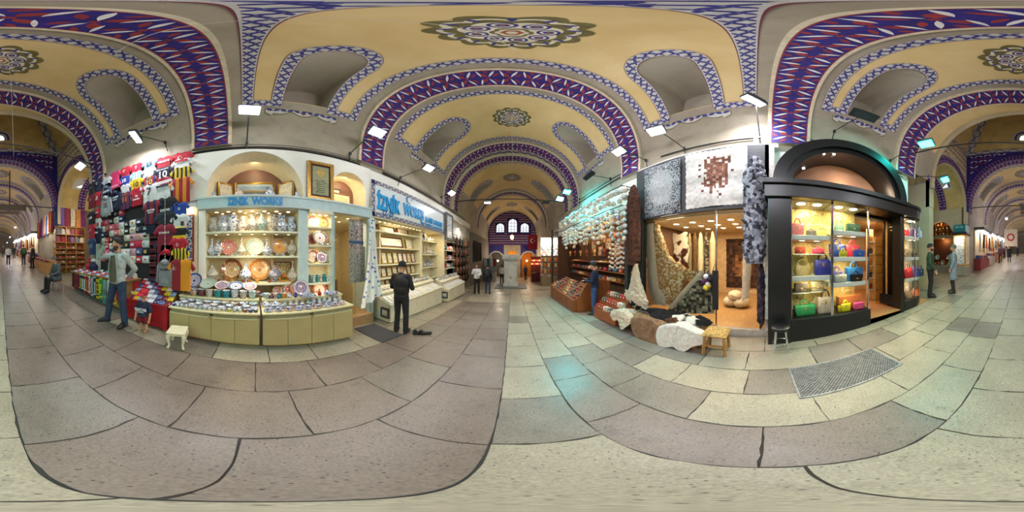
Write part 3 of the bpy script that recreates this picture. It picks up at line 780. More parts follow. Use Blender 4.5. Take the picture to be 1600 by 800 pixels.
def shopfront():
    fn = on_left(XF-.06); mb = MB()
    c1, r1, s1 = -.03, 1.03, 1.16
    for poly in halves(-1.72, 1.36, 2.9, 4.2, c1, r1, 2.92, 32, s1): mb.ext(poly, WHITEPL, .06, fn)
    for poly in halves(1.36, 2.80, 2.9, 4.2, 2.16, .48, 3.38, 24, 1.0): mb.ext(poly, WHITEPL, .06, fn)
    for a, b in ((-1.72, -1.60), (-1.24, -1.06), (.88, 1.10), (1.64, 1.74), (2.70, 2.80)): mb.ext([(a, -.3), (b, -.3), (b, 2.9), (a, 2.9)], PALEB if b > -1 else WHITEPL, .06, fn)
    mb.box(XF-.1, XF+.07, -1.22, 2.80, 2.66, 2.92, PALEB)
    mb.box(XF-.1, XF+.09, -1.24, 2.80, 2.88, 2.93, PALEB)
    st(mb, 'wall_pottery_front', bev=.006)
    nb = MB()   # arched niche over the cabinet and over the door: splayed cream reveals and floors
    for (c, r, zs, sq, xb, m, z0) in ((c1, r1, 2.92, s1, -3.95, M('#efe3c4', .6, var=.05), 2.92), (2.16, .48, 3.38, 1.0, -3.8, M('#efe5c8', .6, var=.05), 2.93)):
        k = .86
        def rv(u, v, c=c, r=r, zs=zs, sq=sq, xb=xb, z0=z0):
            L = zs-z0; t = u*(2*L+pi*r); rr = r*(1-(1-k)*v); x = XF-.03+(xb-XF)*v
            if t < L: return (x, c-rr, z0+t)
            if t > L+pi*r: return (x, c+rr, zs-(t-L-pi*r))
            a = (t-L)/r; return (x, c-rr*cos(a), zs+rr*sq*sin(a))
        nb.grid(rv, 40, 3, m); nb.box(xb-.05, xb, c-r, c+r, z0-.02, zs+r*sq, M('#6f4a38', .5, var=.15, sc=2)); nb.box(xb, XF, c-r, c+r, z0-.05, z0, IVORY)
    st(nb, 'trim_niches')
    # display cabinet below: a box lined in warm ivory, three shelves
    cab = root('display_cabinet', 'ivory lined wall cabinet of pottery under the blue pottery shop lettering', 'cabinet', (0, 0, 0))
    b = MB(); y0, y1, xb = -1.06, .88, -3.82
    b.box(xb-.03, xb, y0, y1, .55, 2.7, IVORY); b.box(xb, XF-.05, y0-.02, y0, .55, 2.7, IVORY); b.box(xb, XF-.05, y1, y1+.02, .55, 2.7, IVORY); b.box(xb, XF-.05, y0, y1, 2.64, 2.68, IVORY)
    cb = b.build('cabinet_body', cab)
    for i in range(7): dlp(cb, (-3.5, y0+.2+i*.26, 2.64))
    for i in range(6): dlp(cb, (-3.66, y0+.3+i*.26, 2.64), .03)
    for z in (2.17, 1.655, 1.09):
        s = MB(); s.box(xb, XF-.02, y0, y1, z-.045, z, SHELFM)
        so = s.build('shelf', cab, bev=.004)
        for i in range(7 if z > 1.2 else 0): dlp(so, (-3.52, y0+.18+i*.265, z-.045), .03)
    area((-3.45, -.1, 2.62), (-3.6, -.1, 1.5), .25, 1.8, 16, '#ffe6b8'); area((-3.5, -.1, 2.11), (-3.65, -.1, 1.5), .2, 1.7, 9, '#ffe6b8'); area((-3.5, -.1, 1.59), (-3.65, -.1, 1.0), .2, 1.7, 9, '#ffe6b8')
    area((-3.42, -.03, 3.9), (-3.8, -.03, 3.2), .1, .6, 6, '#ffe2ae'); area((-3.4, 2.16, 3.75), (-3.7, 2.16, 3.2), .1, .4, 7, '#ffe2ae')
    # lettering board
    sg = root('shop_sign', 'raised blue pottery shop lettering along the pale beam over the lit cabinet', 'sign', (XF+.075, -.03, 2.775))
    for s, y, ft in (('İZNİK', -.33, .42), ('WORKS', .26, .62)): lettering(s, .215, LETTER, sg, (0, y, 0), (pi/2, 0, pi/2), .014, .010, 'letters', fit=ft)
    # tile panel in its own lit niche by the shirts
    t = root('painted_tile_plaque', 'tall narrow blue flowered tile panel in the lit slot beside the hanging shirts', 'tile panel', (XF+.03, -1.42, 2.05))
    p = MB(); p.box(-.02, .01, -.11, .11, -.52, .52, M('#8d3b2a', .5)); p.build('tile_border', t)
    q = MB(); q.box(.01, .016, -.075, .075, -.49, .49, TILEF); q.build('tile_field', t)
    n = MB(); n.box(XF-.03, XF, -1.62, -1.22, .5, 2.75, IVORY); n.box(XF-.03, XF+.12, -1.60, -1.24, 2.72, 2.80, WHITEPL); dl(n, (XF+.06, -1.42, 2.72), .035); st(n, 'trim_tile_slot'); point((XF+.08, -1.42, 2.66), 2.0, '#ffe6b8', .03)
    # narrow plate shelves beside the door
    ps = root('plate_shelf', 'narrow ivory shelf column of plates and canisters beside the glass doorway', 'shelf', (0, 0, 0))
    b = MB(); y0, y1 = 1.10, 1.64; b.box(-3.62, -3.58, y0, y1, .5, 2.66, IVORY); b.box(-3.58, XF-.05, y0-.01, y0+.02, .5, 2.66, IVORY); b.box(-3.58, XF-.05, y1-.02, y1+.01, .5, 2.66, IVORY); b.build('back_panel', ps)
    for z in (2.28, 1.88, 1.49, 1.06, .72):
        s = MB(); c = [(y0-.01, XF-.25), (y0-.01, XF+.02), (y0+.12, XF+.10), (y1-.12, XF+.10), (y1+.01, XF+.02), (y1+.01, XF-.25)]
        s.ext([(a, b) for a, b in c], SHELFM, .035, lambda a, b, d, z=z: (b, a, z-.035+d)); s.build('shelf', ps, bev=.003)
    s = MB(); s.box(-3.6, XF+.1, y0, y1, 2.58, 2.66, SHELFM)
    so = s.build('lit_canopy', ps)
    for i in range(3): dlp(so, (XF-.02, y0+.12+i*.15, 2.58), .035)
    area((XF-.05, 1.37, 2.56), (XF-.2, 1.37, 1.5), .12, .4, 5, '#ffe6b8')
    for z in (2.24, 1.84, 1.45, 1.02): area((XF-.0, 1.37, z), (XF-.2, 1.37, z-.5), .10, .4, 1.6, '#ffe6b8')  # fill lights without fixtures, added under each shelf to brighten the plates
    # framed calligraphy
    fr = root('hanging_calligraphy_frame', 'tall gilt framed calligraphy with maroon mount on the wall above the plates', 'framed calligraphy', (XF+.03, 1.37, 3.42))
    b = MB(); w_, h_ = .27, .47
    for s in (-1, 1): b.box(-.02, .035, s*w_-(.045), s*w_+.045, -h_-.045, h_+.045, GOLD); b.box(-.02, .035, -w_, w_, s*h_-.045, s*h_+.045, GOLD)
    b.build('gilt_frame', fr, bev=.012); m = MB(); m.box(-.02, .0, -w_, w_, -h_, h_, M('#5d1f2a', .7)); mo_ = m.build('mount', fr)
    p = MB(); p.box(0, .006, -w_+.08, w_-.08, -h_+.09, h_-.09, M('#b9b489', .6)); p.build('calligraphy_sheet', mo_)
    q = MB()
    for i in range(7): q.face([(.009, -.12+.02*(i % 2)+a, -.02-.05*i+bz) for a, bz in ((0, 0), (.22, .004), (.2, .018), (.1, .012), (.02, .02))], M('#3c3a2a', .7))
    q.face([(.009, a, b+.2) for a, b in ((-.12, 0), (0, -.13), (.12, 0), (0, .13))], GOLD2); q.build('writing', mo_); g = MB(); g.face([(.02, s*(w_-.02), z) for s, z in ((-1, -h_), (1, -h_), (1, h_), (-1, h_))], GLASS('#ffffff', .2)); g.build('glass', fr)
@cached
def TILE_(a, b, c, sc):
    n = NT('painted_tile'); co = n.coord('Object'); d = n.vor(co, sc, rnd=.5)
    n.color(n.ramp(d, [(0, c), (.12, b), (.30, a), (.38, '#e6e2d4'), (.55, a)], True)); return n.fin(.25)
TILEF = TILE_('#2f5c98', '#4f8fb8', '#b04a30', 9.0)
shopfront()

# -------- pottery makers (thing origin at the base)
POTS = [POT('#e9e7e2', '#2f4f9a', '#5f86c0', 26), POT('#dfe3e6', '#3c68a8', '#7f3a40', 22), POT('#e6e0cf', '#7c3b2c', '#3d6f8c', 26), POT('#d8cfc0', '#4a5a70', '#8a4a38', 30),
        POT('#e8e8ea', '#24408c', '#24408c', 18), POT('#c9d3d2', '#2d6a72', '#4f8f90', 28), POT('#ece6da', '#a8552f', '#2f5c98', 20), POT('#1f2f6a', '#dfe3ea', '#b84a3a', 24)]
TURQ = M('#0f7f95', .12, var=.2, sc=30); TEAL = M('#12808a', .12, var=.2, sc=30); OCHREG = M('#d88a2a', .15); YELG = M('#d9c42c', .15); NAVG = M('#28348c', .15); TERRA = M('#8a4a30', .35, var=.2); REDG = M('#a3202f', .12)
VASE = {'flask': [(.0, 0), (.05, 0), (.055, .01), (.12, .09), (.115, .13), (.05, .21), (.025, .27), (.022, .36), (.035, .40), (.030, .40), (.015, .36), (.015, .25)],
        'jar': [(0, 0), (.07, 0), (.075, .01), (.135, .10), (.13, .15), (.085, .20), (.07, .23), (.075, .26), (.105, .30), (.098, .30), (.065, .25), (.06, .22), (.08, .19)],
        'urn': [(0, 0), (.06, 0), (.065, .01), (.11, .10), (.125, .2), (.10, .26), (.08, .28), (.10, .31), (.093, .31), (.07, .28), (.08, .24)],
        'pitcher': [(0, 0), (.065, 0), (.07, .01), (.115, .08), (.11, .13), (.07, .18), (.065, .24), (.085, .28), (.078, .28), (.056, .23), (.06, .17)],
        'bulb': [(0, 0), (.06, 0), (.05, .03), (.075, .05), (.13, .13), (.115, .19), (.055, .25), (.03, .29), (.028, .33), (.05, .36), (.043, .36), (.02, .32)]}
def vase_mesh(kind, m): mb = MB(); mb.lathe(VASE[kind], m, n=22); return mb.mesh('vase')
BOWLP = [(0, 0), (.45, 0), (.46, .06), (.62, .14), (.88, .40), (1.0, .68), (.96, .68), (.83, .42), (.55, .2), (0, .14)]
CUPP = [(0, 0), (.6, 0), (.66, .04), (.82, .5), (1.0, 1.25), (.93, 1.25), (.74, .5), (.55, .12), (0, .1)]
POTP = [(0, 0), (.7, 0), (.75, .05), (.92, .9), (1.0, 1.3), (1.04, 1.34), (.95, 1.34), (.88, 1.2), (.7, .15), (0, .12)]
PLATEP = [(0, .07), (.55, .07), (.62, .10), (1.0, .24), (.98, .20), (.66, .02), (.6, 0), (0, 0)]
def rev(p, r): return [(a*r, b*r) for a, b in p]
def bowl_mesh(prof, r, m, m2=None):
    mb = MB(); n = 18; P = rev(prof, r); k = max(range(len(P)), key=lambda i: (P[i][0], P[i][1]))
    mb.lathe(P[:k+1], m, n=n); mb.lathe(P[k:], m2 or m, n=n); return mb.mesh('bowl')
def plate_mesh(r, m, back):
    mb = MB(); P = rev(PLATEP, r); mb.lathe(P[:4], m, n=40, uv=True); mb.lathe(P[3:], back, n=40, uv=True); return mb.mesh('plate')
DISHES = [DISH('#c8202f', '#c8202f', '#e8e2d8', '#e8c9b8', '#a81a26'), DISH('#9fb8b2', '#8aa8a8', '#c9d2c8', '#5f7f84', '#b4a27c', 14.0), DISH('#d9a04a', '#7aa0b4', '#e8c48a', '#c8602f', '#9a5a44', 12.0),
          DISH('#cfc3a8', '#5a4038', '#b84a44', '#c8a04a', '#3f3230', 7.0), DISH('#d8b48a', '#a86a44', '#c89a3a', '#8a4a34', '#b08a64', 12.0), DISH('#e6e4e0', '#3f68b0', '#3f68b0', '#24408c', '#dfe3ea', 10.0),
          DISH('#e8dccf', '#b8553a', '#c04a34', '#2f6a8a', '#c9a27a', 8.0), DISH('#e9e7e0', '#2f7f6a', '#c8402f', '#2f4f9a', '#e0e4e2', 6.0), DISH('#8ab0a8', '#c9d6cf', '#3f7f84', '#c04a34', '#6a9a94', 9.0),
          DISH('#d0653f', '#e2c9a0', '#2f4f7a', '#8a2a2a', '#3a5a6a', 9.0), DISH('#27407f', '#c9ccd8', '#dfe3ea', '#b84a3a', '#1f2f6a', 10.0), DISH('#7a2f2c', '#b8703a', '#d8b48a', '#2f3f6a', '#3a2a2a', 8.0)]
BACKW = M('#e2ddd0', .2)
def vase(kind, mi, lab, loc, s=1.0, grp=None, mat=None):
    m = mat or POTS[mi % len(POTS)]; return single(('vase', kind, m.name), lambda: vase_mesh(kind, m), 'vase', lab, 'vase', (loc[0], loc[1], loc[2]+.003), R.random()*6, grp, s)
def stand_plate(X, y, z, r, di, lab, lean=1.25, rz=FACE_R, name='display_plate'):
    """Plate propped upright; loc = point under its lower edge."""
    o = single(('plate', di), lambda: plate_mesh(1.0, DISHES[di], BACKW), name, lab, 'plate', (X, y, z+.004+r*sin(lean)), rz, None, r); o.rotation_euler = (lean, 0, rz); return o
# cabinet: row one of vases
row = [('pitcher', 3, 'grey brown'), ('jar', 0, 'white'), ('urn', 4, 'blue and white'), ('pitcher', 6, 'cream with orange fruit'), ('jar', 3, 'pale grey'), ('bulb', 5, 'pale turquoise'), ('urn', 2, 'honeycomb patterned'), ('jar', 4, 'white and cobalt'), ('pitcher', 1, 'reddish')]
for i, (k, mi, d) in enumerate(row): vase(k, mi, f'{d} vase, {nth(i)} from the shirts on the top cabinet shelf', (-3.50, -.93+i*.212, 2.172), (1.06, 1.06, 1.2))
for i, y in enumerate((-.46, -.08, .16, .62)):
    mb = MB(); mb.lathe([(0, 0), (.05, 0), (.02, .02), (.015, .28), (.045, .31), (.04, .33), (0, .33)], [GOLD2, DKWOOD][i % 2], n=12); single(('candlestick', i % 2), lambda: mb.mesh('candlestick'), 'candlestick', f'slim candlestick behind the top row of vases, {nth(i)} from the shirts', 'candlestick', (-3.70, y, 2.172))
for i, (y, r, di, d) in enumerate(((-.62, .19, 0, 'red plate with white script'), (-.02, .20, 1, 'pale grey green rosette plate'), (.52, .20, 2, 'orange and blue sunburst plate'))): stand_plate(-3.66, y, 1.66, r, di, d+' on the middle cabinet shelf')
for i, (y, k, mi, d) in enumerate(((-.97, 'flask', 0, 'white flowered bottle'), (-.84, 'bulb', 4, 'blue veined bottle'), (-.32, 'flask', 2, 'cream long-necked bottle'), (.24, 'flask', 1, 'blue striped bottle'), (.78, 'bulb', 3, 'spotted green bottle'))): vase(k, mi, f'{d} between the plates on the middle cabinet shelf', (-3.5, y, 1.657), .95)
for i in range(9): single(('minibowl', i % 4), lambda: bowl_mesh(BOWLP, .045, POTS[i % 4]), 'small_bowl', f'tiny bowl in front of the middle shelf plates, {nth(i)} from the shirts', 'bowl', (-3.40, -.52+i*.13+(.05 if i > 4 else 0), 1.657))
for i, (y, r, di, d) in enumerate(((-.55, .245, 3, 'large dark rimmed plate with red carnations'), (.08, .245, 4, 'large orange brown plate of concentric flowers'))): stand_plate(-3.70, y, 1.095, r, di, d+' on the bottom cabinet shelf')
for i, (y, k, mi, d) in enumerate(((-.96, 'bulb', 3, 'dull brown long-necked bottle'), (-.23, 'bulb', 4, 'round cobalt and white bottle'), (.40, 'bulb', 7, 'dark blue silver bottle'), (.80, 'flask', 3, 'brown stoneware bottle'))): vase(k, mi, f'{d} on the bottom cabinet shelf', (-3.50, y, 1.092), 1.1)
for i in range(7): single(('pear', i % 3), lambda: bowl_mesh(POTP, .042, [TERRA, M('#b86a3a', .3), M('#c8913f', .3)][i % 3]), 'small_pot', f'little terracotta pot on the bottom cabinet shelf, {nth(i)} from the shirts', 'pot', (-3.40, -.78+i*.14+(.1 if i > 2 else 0)+(.12 if i > 5 else 0), 1.092))
# orange ceramic tulips group at the right of the bottom shelf
tb = MB()
for i in range(9): tb.sph((R.uniform(-.04, .04), -.18+.045*i, .10+.05*sin(i*1.7)), .045, M(['#e0922c', '#d8612c', '#e8b03a'][i % 3], .3), 10, 6, (1, .7, 1.3)); tb.tube([(0, -.18+.045*i, 0), (0, -.18+.045*i, .1)], .008, M('#3f7a3c', .4), 5)
tb.box(-.05, .05, -.2, .2, -.0, .03, OCHREG)
tag(tb.build('ceramic_tulip_ornament', loc=(-3.56, .60, 1.092)), 'orange ceramic tulip ornament on the bottom cabinet shelf', 'ornament')
tp = root('painted_tile_picture', 'painted tile picture of orange tulips standing behind the tulip ornament', 'tile picture', (-3.78, .62, 1.095))
tb = MB(); tb.box(0, .012, -.2, .2, 0, .40, TILE_('#6a8a3f', '#e0722c', '#e8c04a', 14.0)); tb.build('tile_face', tp); tb = MB()
for s in (-1, 1): tb.box(0, .02, s*.2-.012, s*.2+.012, 0, .42, DKWOOD)
tb.box(0, .02, -.2, .2, .4, .42, DKWOOD); tb.build('picture_frame', tp)

# arched niche over the cabinet: paintings and vases
@cached
def SEASCAPE():
    n = NT('seascape_painting'); sx = n.add('ShaderNodeSeparateXYZ'); co = n.coord('Object'); n.ln(co, sx.inputs[0]); f = n.noise(co, 9, 5)
    a = n.add('ShaderNodeMath', operation='MULTIPLY_ADD'); n.ln(f, a.inputs[0]); a.inputs[1].default_value = .10; n.ln(sx.outputs[2], a.inputs[2])
    m = n.add('ShaderNodeMapRange'); n.ln(a.outputs[0], m.inputs[0]); m.inputs[1].default_value = -.15; m.inputs[2].default_value = .25
    n.color(n.ramp(m.outputs[0], [(0, '#1f3a66'), (.36, '#3f6288'), (.46, '#5a4a34'), (.60, '#8f7a50'), (.66, '#8f9a9c'), (.85, '#6f8fae'), (1, '#a8b0b0')])); return n.fin(.5)
@cached
def SCRIPT(bg, ink, sc=30.0, kz=4.0):
    """A sheet with a few lines of flowing penwork."""
    n = NT('pen_drawing'); co = n.coord('Object', (1, 1, kz)); f = n.vor(co, sc, 'DISTANCE_TO_EDGE'); g = n.noise(n.coord('Object'), 7, 2)
    k = n.mix(n.ramp(g, [(.47, '#000000'), (.52, '#ffffff')]), '#ffffff', n.ramp(f, [(.025, '#000000'), (.06, '#ffffff')])); n.color(n.mix(k, ink, bg)); return n.fin(.6)
def picture(lab, loc, w, h, frame, sheet, lean=0.0, rz=FACE_R, fw=.035, mount=None, name='picture_frame', cat='framed picture'):
    """Framed picture facing local -Y, origin at the middle of its lower edge."""
    t = root(name, lab, cat, (loc[0], loc[1], loc[2]+.007), rz); t.rotation_euler = (-lean, 0, rz)
    b = MB()
    for s in (-1, 1): b.box(s*(w/2-fw/2)-fw/2, s*(w/2-fw/2)+fw/2, -.02, .02, 0, h, frame); b.box(-w/2+fw, w/2-fw, -.02, .02, h/2+s*(h/2-fw/2)-fw/2, h/2+s*(h/2-fw/2)+fw/2, frame)
    b.build('frame', t, bev=.006); i = fw; pm = t
    if mount: m = MB(); m.box(-w/2+i, w/2-i, -.004, .015, i, h-i, mount); pm = m.build('mount', t); i += min(w, h)*.13
    p = MB(); p.box(-w/2+i, w/2-i, -.008, .012, -(h/2-i), h/2-i, sheet); p.build('picture_sheet', pm, loc=(0, 0, h/2)); return t
picture('gilt framed harbour painting in the arched niche over the cabinet', (-3.90, -.03, 2.96), .98, .60, GOLD, SEASCAPE(), .08, fw=.06)
picture('tall gilt framed picture leaning at the shirt side of the arched niche', (-3.72, -.68, 2.93), .42, .54, GOLD, SCRIPT('#cfc6ae', '#6a6a72'), .1, FACE_R+.75, .04)
picture('second gilt picture behind the leaning one on the shirt side of the niche', (-3.80, -.80, 2.93), .3, .46, GOLD2, SCRIPT('#d8cca8', '#7a6a52'), .1, FACE_R+.75, .03)
picture('gilt framed page leaning at the doorway side of the arched niche', (-3.68, .66, 2.93), .44, .56, GOLD, SCRIPT('#e0d6bc', '#4a4a52'), .1, FACE_R-.75, .04)
vase('jar', 6, 'round white vase at the lower front of the harbour painting', (-3.48, -.36, 2.93), .78); vase('jar', 4, 'cobalt blue and white vase in front of the harbour painting', (-3.48, .30, 2.93), .85)
vase('jar', 1, 'reddish bowl-shaped vase in the shirt-side corner of the arched niche', (-3.42, -.90, 2.93), .5); vase('pitcher', 0, 'small white jug in the doorway-side corner of the arched niche', (-3.42, .88, 2.93), .6)
tb = MB(); tb.lathe([(.001, .14), (.04, .12), (.16, .04), (.17, 0), (.16, 0), (0, .1)], TURQ, n=20); tag(tb.build('domed_ornament', loc=(-3.5, -.02, 2.93)), 'turquoise domed ornament at the middle of the arched niche', 'ornament')
picture('small wood framed print in the arched niche over the doorway', (-3.70, 2.13, 2.94), .62, .44, M('#8a4f2c', .4), SCRIPT('#d8c99a', '#8a6a3a', 18.0, 1.0), .12, mount=PAPER)
picture('lower framed print leaning behind at the niche over the doorway', (-3.76, 2.0, 2.96), .3, .55, DKWOOD, PAPER, .05)

# narrow shelves by the door
for i, (y, z, r, di, d, X) in enumerate(((1.25, 2.285, .135, 6, 'cream plate with red sprays', -3.40), (1.49, 2.285, .135, 4, 'brown patterned plate', -3.42), (1.22, 1.885, .14, 9, 'blue grey plate half hidden', -3.42), (1.37, 1.885, .165, 7, 'white plate with red tulips', -3.33), (1.53, 1.885, .14, 2, 'orange starred plate', -3.41),
        (1.24, 1.495, .16, 11, 'dark red and green plate', -3.40), (1.40, 1.495, .12, 10, 'small blue white plate', -3.31), (1.52, 1.495, .15, 8, 'pale green patterned plate', -3.42), (1.20, .725, .14, 3, 'brown speckled plate', -3.42), (1.38, .725, .16, 6, 'white plate with coral flowers', -3.38), (1.55, .725, .15, 9, 'red ringed plate', -3.43), (1.30, .725, .085, 11, 'little dark plate', -3.27))):
    stand_plate(X, y, z, r, di, f'{d} on {["top", "second", "third", "lowest"][[2.285, 1.885, 1.495, .725].index(z)]} shelf beside the doorway')
for i in range(11):
    y = 1.16+.085*(i % 6); k = i // 6; m = [M('#5a7a80', .2), POTS[5], M('#3f7f8a', .2), POTS[3], TEAL, POTS[1]][i % 6]
    single(('canister', i % 6), lambda: (lambda b: (b.lathe([(0, 0), (.036, 0), (.036, .085), (.028, .095), (.036, .10), (.036, .12), (.01, .13), (0, .14)], m, n=14), b.mesh('canister'))[-1])(MB()), 'canister', f'small glazed canister in the {"back" if k else "front"} row, {nth(i % 6)} from the cabinet', 'canister', (-3.36-.1*k, y+.03*k, 1.065+k*.0), 0, None, (1, 1, 1.25 if k else 1))

# -------- pottery counters
def counter(lab, y0, y1, X0, X1, top, tier, doors, m=BEIGE):
    t = root('display_counter', lab, 'counter', (0, 0, 0)); zb = lambda y: fz(y)+.01
    b = MB(); yy = [(y0, zb(y0)+.07), (y1, zb(y1)+.07), (y1, top-.10), (y0, top-.10)]
    b.ext(yy, m, X0-.02-X1, lambda a, z, c: (X1+c, a, z)); b.ext([(y0+.03, zb(y0)), (y1-.03, zb(y1)), (y1-.03, zb(y1)+.08), (y0+.03, zb(y0)+.08)], BEIGE2, X0-.09-X1, lambda a, z, c: (X1+c, a, z)); b.build('carcass', t)
    b = MB(); b.box(X1, X0+.02, y0-.01, y1+.01, top-.035, top, M('#d9cda6', .4, var=.04)); b.build('worktop', t, bev=.006)
    b = MB(); n = 2; wd = (y1-y0)/n
    for i in range(n): b.box(X0-.03, X0-.01, y0+i*wd+.03, y0+(i+1)*wd-.03, top-.095, top-.05, M('#8f835f', .5)); b.box(X0-.02, X0+.025, y0+i*wd+.03, y0+(i+1)*wd-.03, top-.115, top-.10, M('#d9cda6', .4, var=.04))
    b.build('slot_rail', t)
    for i in range(doors):
        a, c = y0+(y1-y0)*i/doors+.003, y0+(y1-y0)*(i+1)/doors-.003
        d = MB(); d.ext([(a, zb(a)+.075), (c, zb(c)+.075), (c, top-.125), (a, top-.125)], m, .02, on_left(X0-.02)); d.build('door', t, bev=.002)
    if tier:
        xs, zt = tier; b = MB(); b.box(X1, xs, y0, y1, zt-.04, zt, M('#d9cda6', .4, var=.04)); b.box(X1, xs-.02, y0+.01, y1-.01, top, zt-.04, m); b.build('step_shelf', t, bev=.004)
    return t
PL0, PL1, PR0, PR1 = -1.52, .055, .105, 1.74; TOP = .70
counter('beige counter of bowls and cups nearest the shirt stall', PL0, PL1, -2.58, -3.27, TOP, (-2.96, .845), 4)
counter('beige counter of teacups nearest the pottery doorway', PR0, PR1, -2.58, -3.27, TOP, (-2.96, .845), 4)
TOP = .703
def ware(key, prof, r, m, lab, cat, loc, name, m2=None, grp=None): return single((key, r, m.name, m2.name if m2 else ''), lambda: bowl_mesh(prof, r, m, m2), name, lab, cat, loc, R.random()*6, grp)
cups = [NAVG, POTS[0], POTS[1], POTS[2], POTS[3], POTS[0], POTS[5], POTS[1], POTS[4], POTS[0], POTS[6], POTS[3], YELG, POTS[5], POTS[2], TERRA, NAVG, M('#2f4a3f', .2)]
N = 18
for i in range(N):
    m = cups[i]; ware('cup', CUPP, .040, m, f'little handleless cup, {nth(i)} from the shirts in the bowl counter front row', 'cup', (-2.645, PL0+.06+i*(PL1-PL0-.12)/(N-1), TOP), 'cup', POTS[0])
for i in range(11):
    m = [POTS[2], POTS[0], POTS[4], POTS[0], POTS[3], POTS[1], POTS[5], TURQ, TURQ, POTS[2], POTS[0], POTS[6], POTS[3], POTS[4]][i]
    ware('bowl', BOWLP, .070, m, f'small bowl, {nth(i)} from the shirts in the second row of the bowl counter', 'bowl', (-2.755, PL0+.10+i*.139, TOP), 'bowl', POTS[0]); y = PL0+.10+i*.139
    if i % 2: ware('bowl', BOWLP, .070, POTS[(i+2) % 7], f'bowl nested on another, {nth(i)} place of the bowl counter second row', 'bowl', (-2.755, y, TOP+.034), 'bowl', POTS[i % 3])
for i in range(9):
    m = [POTS[3], POTS[1], POTS[0], POTS[0], POTS[2], NAVG, OCHREG, POTS[7], POTS[1], POTS[5], POTS[2], POTS[0], POTS[4]][i]
    y = PL0+.14+i*.166; ware('bowl', BOWLP, .080, m, f'wider bowl, {nth(i)} from the shirts in the third row of the bowl counter', 'bowl', (-2.895, y, TOP), 'bowl', POTS[(i+1) % 5])
    ware('bowl', BOWLP, .080, POTS[i % 7], f'bowl stacked in the third row of the bowl counter, {nth(i)} along', 'bowl', (-2.895, y, TOP+.038), 'bowl', POTS[(i+3) % 6])
Z2 = .848
tall = [POTS[1], M('#6a2f34', .2), POTS[3], TEAL, TURQ, POTS[0], POTS[3], POTS[5], POTS[1], POTS[2]]
for i in range(8):
    y = PL0+.30+i*.164; m = tall[i]; ware('pot', POTP, .074, m, f'cup-shaped bowl, {nth(i)} from the shirts on the bowl counter step', 'bowl', (-3.04, y, Z2), 'deep_bowl', POTS[(i+2) % 6])
    ware('pot', POTP, .074, m, f'matching bowl nested above the {nth(i)} on the bowl counter step', 'bowl', (-3.04, y, Z2+.042), 'deep_bowl', POTS[i % 6])
for i, (y, di, r) in enumerate(((-1.36, 5, .12), (-1.12, 1, .11), (-.88, 6, .105), (-.66, 3, .10), (-.44, 7, .10), (-.22, 11, .10), (-.02, 6, .10))):
    for k in range(3 if i < 2 else 2):
        o = single(('plate', di), lambda: plate_mesh(1.0, DISHES[di], BACKW), 'plate', f'{["top", "middle", "lower"][k]} flat dish of the {nth(i)} dish pile behind the bowl row', 'plate', (-3.19, y, Z2+.034*(2-k)), i, None, r*1.1)
for i, (y, di, r, ln) in enumerate(((-1.28, 5, .16, .9), (-1.40, 5, .14, .7), (-.98, 1, .15, .55), (-.68, 10, .13, .45), (-.40, 5, .13, .4), (-.12, 10, .12, .4))): stand_plate(-3.22, y, Z2+.12, r*1.15, di, f'blue and white dish tilted up at the back, {nth(i)} from the shirts', ln)
fg = MB(); fg.lathe([(0, 0), (.03, 0), (.022, .03), (.03, .06), (.014, .09), (.02, .11), (0, .135)], M('#b8924a', .3), n=14); tag(fg.build('brass_figurine', loc=(-2.98, -1.20, Z2)), 'small golden figurine on the step beside the first dark bowl', 'figurine')
# teacup counter
def teacup(t):
    m = POTS[R.choice((0, 4, 4, 5, 1))]; b = MB(); b.lathe(rev(CUPP, .034), m, n=16); b.build('cup_body', t)
    b = MB(); b.tube([(.030+.022*sin(a), 0, .022+.020*(1-cos(a))*.9) for a in [pi*k/7 for k in range(8)]], .004, m, 6); b.build('cup_handle', t)
for v in range(3):
    pass
nc = 0
rows = [(-2.67, [.20, .375, .545, .715, .885, 1.055, 1.225, 1.39, 1.55], 'front'), (-2.825, [.28, .46, .64, .82, 1.0, 1.17, 1.34, 1.51], 'second')]
for X, ys, nm in rows:
    for i, y in enumerate(ys):
        single(('saucer', nc % 3), lambda: plate_mesh(.078, DISHES[[5, 10, 6][nc % 3]], BACKW), 'saucer', f'saucer under the {nth(i)} teacup from the gap in the {nm} teacup row', 'saucer', (X, y, TOP)); nc += 1
        if i != 6 or nm == 'second': place(('teacup', nc % 4), teacup, 'teacup', f'blue and white teacup, {nth(i)} from the gap between counters in the {nm} row', 'teacup', (X, y, TOP+.012), R.uniform(-1, 1), None, 1.25)
        else: vase('bulb', 4, 'little blue teapot-shaped vase among the front row saucers', (X, y, TOP+.01), .24)
def teapot(t):
    m = POTS[4]; b = MB(); b.lathe([(0, 0), (.04, 0), (.07, .04), (.072, .06), (.045, .10), (0, .105)], m, n=18); b.build('pot_body', t); b = MB(); b.lathe([(0, .10), (.035, .10), (.02, .118), (.006, .122), (.010, .135), (0, .14)], m, n=14); b.build('lid', t)
    b = MB(); b.tube([(.06, 0, .05), (.09, 0, .07), (.11, 0, .10)], [.014, .010, .007], m, 8); b.build('spout', t); b = MB(); b.tube([(-.065, 0, .08), (-.10, 0, .085), (-.105, 0, .05), (-.07, 0, .035)], .006, m, 7); b.build('handle', t)
for i, y in enumerate((.18, .36)): place('teapot', teapot, 'teapot', f'{["first", "second"][i]} round blue and white teapot from the gap between the pottery counters', 'teapot', (-2.915, y, TOP), 1.6, None, .95)
for i in range(11): vase('jar' if i < 5 else 'urn', [5, 0, 4, 2, 5, 1, 4][i % 7], f'small lidded jar, {nth(i)} from the gap in the third teacup counter row', (-2.925, .52+i*.112, TOP), .30 if i < 5 else .33)
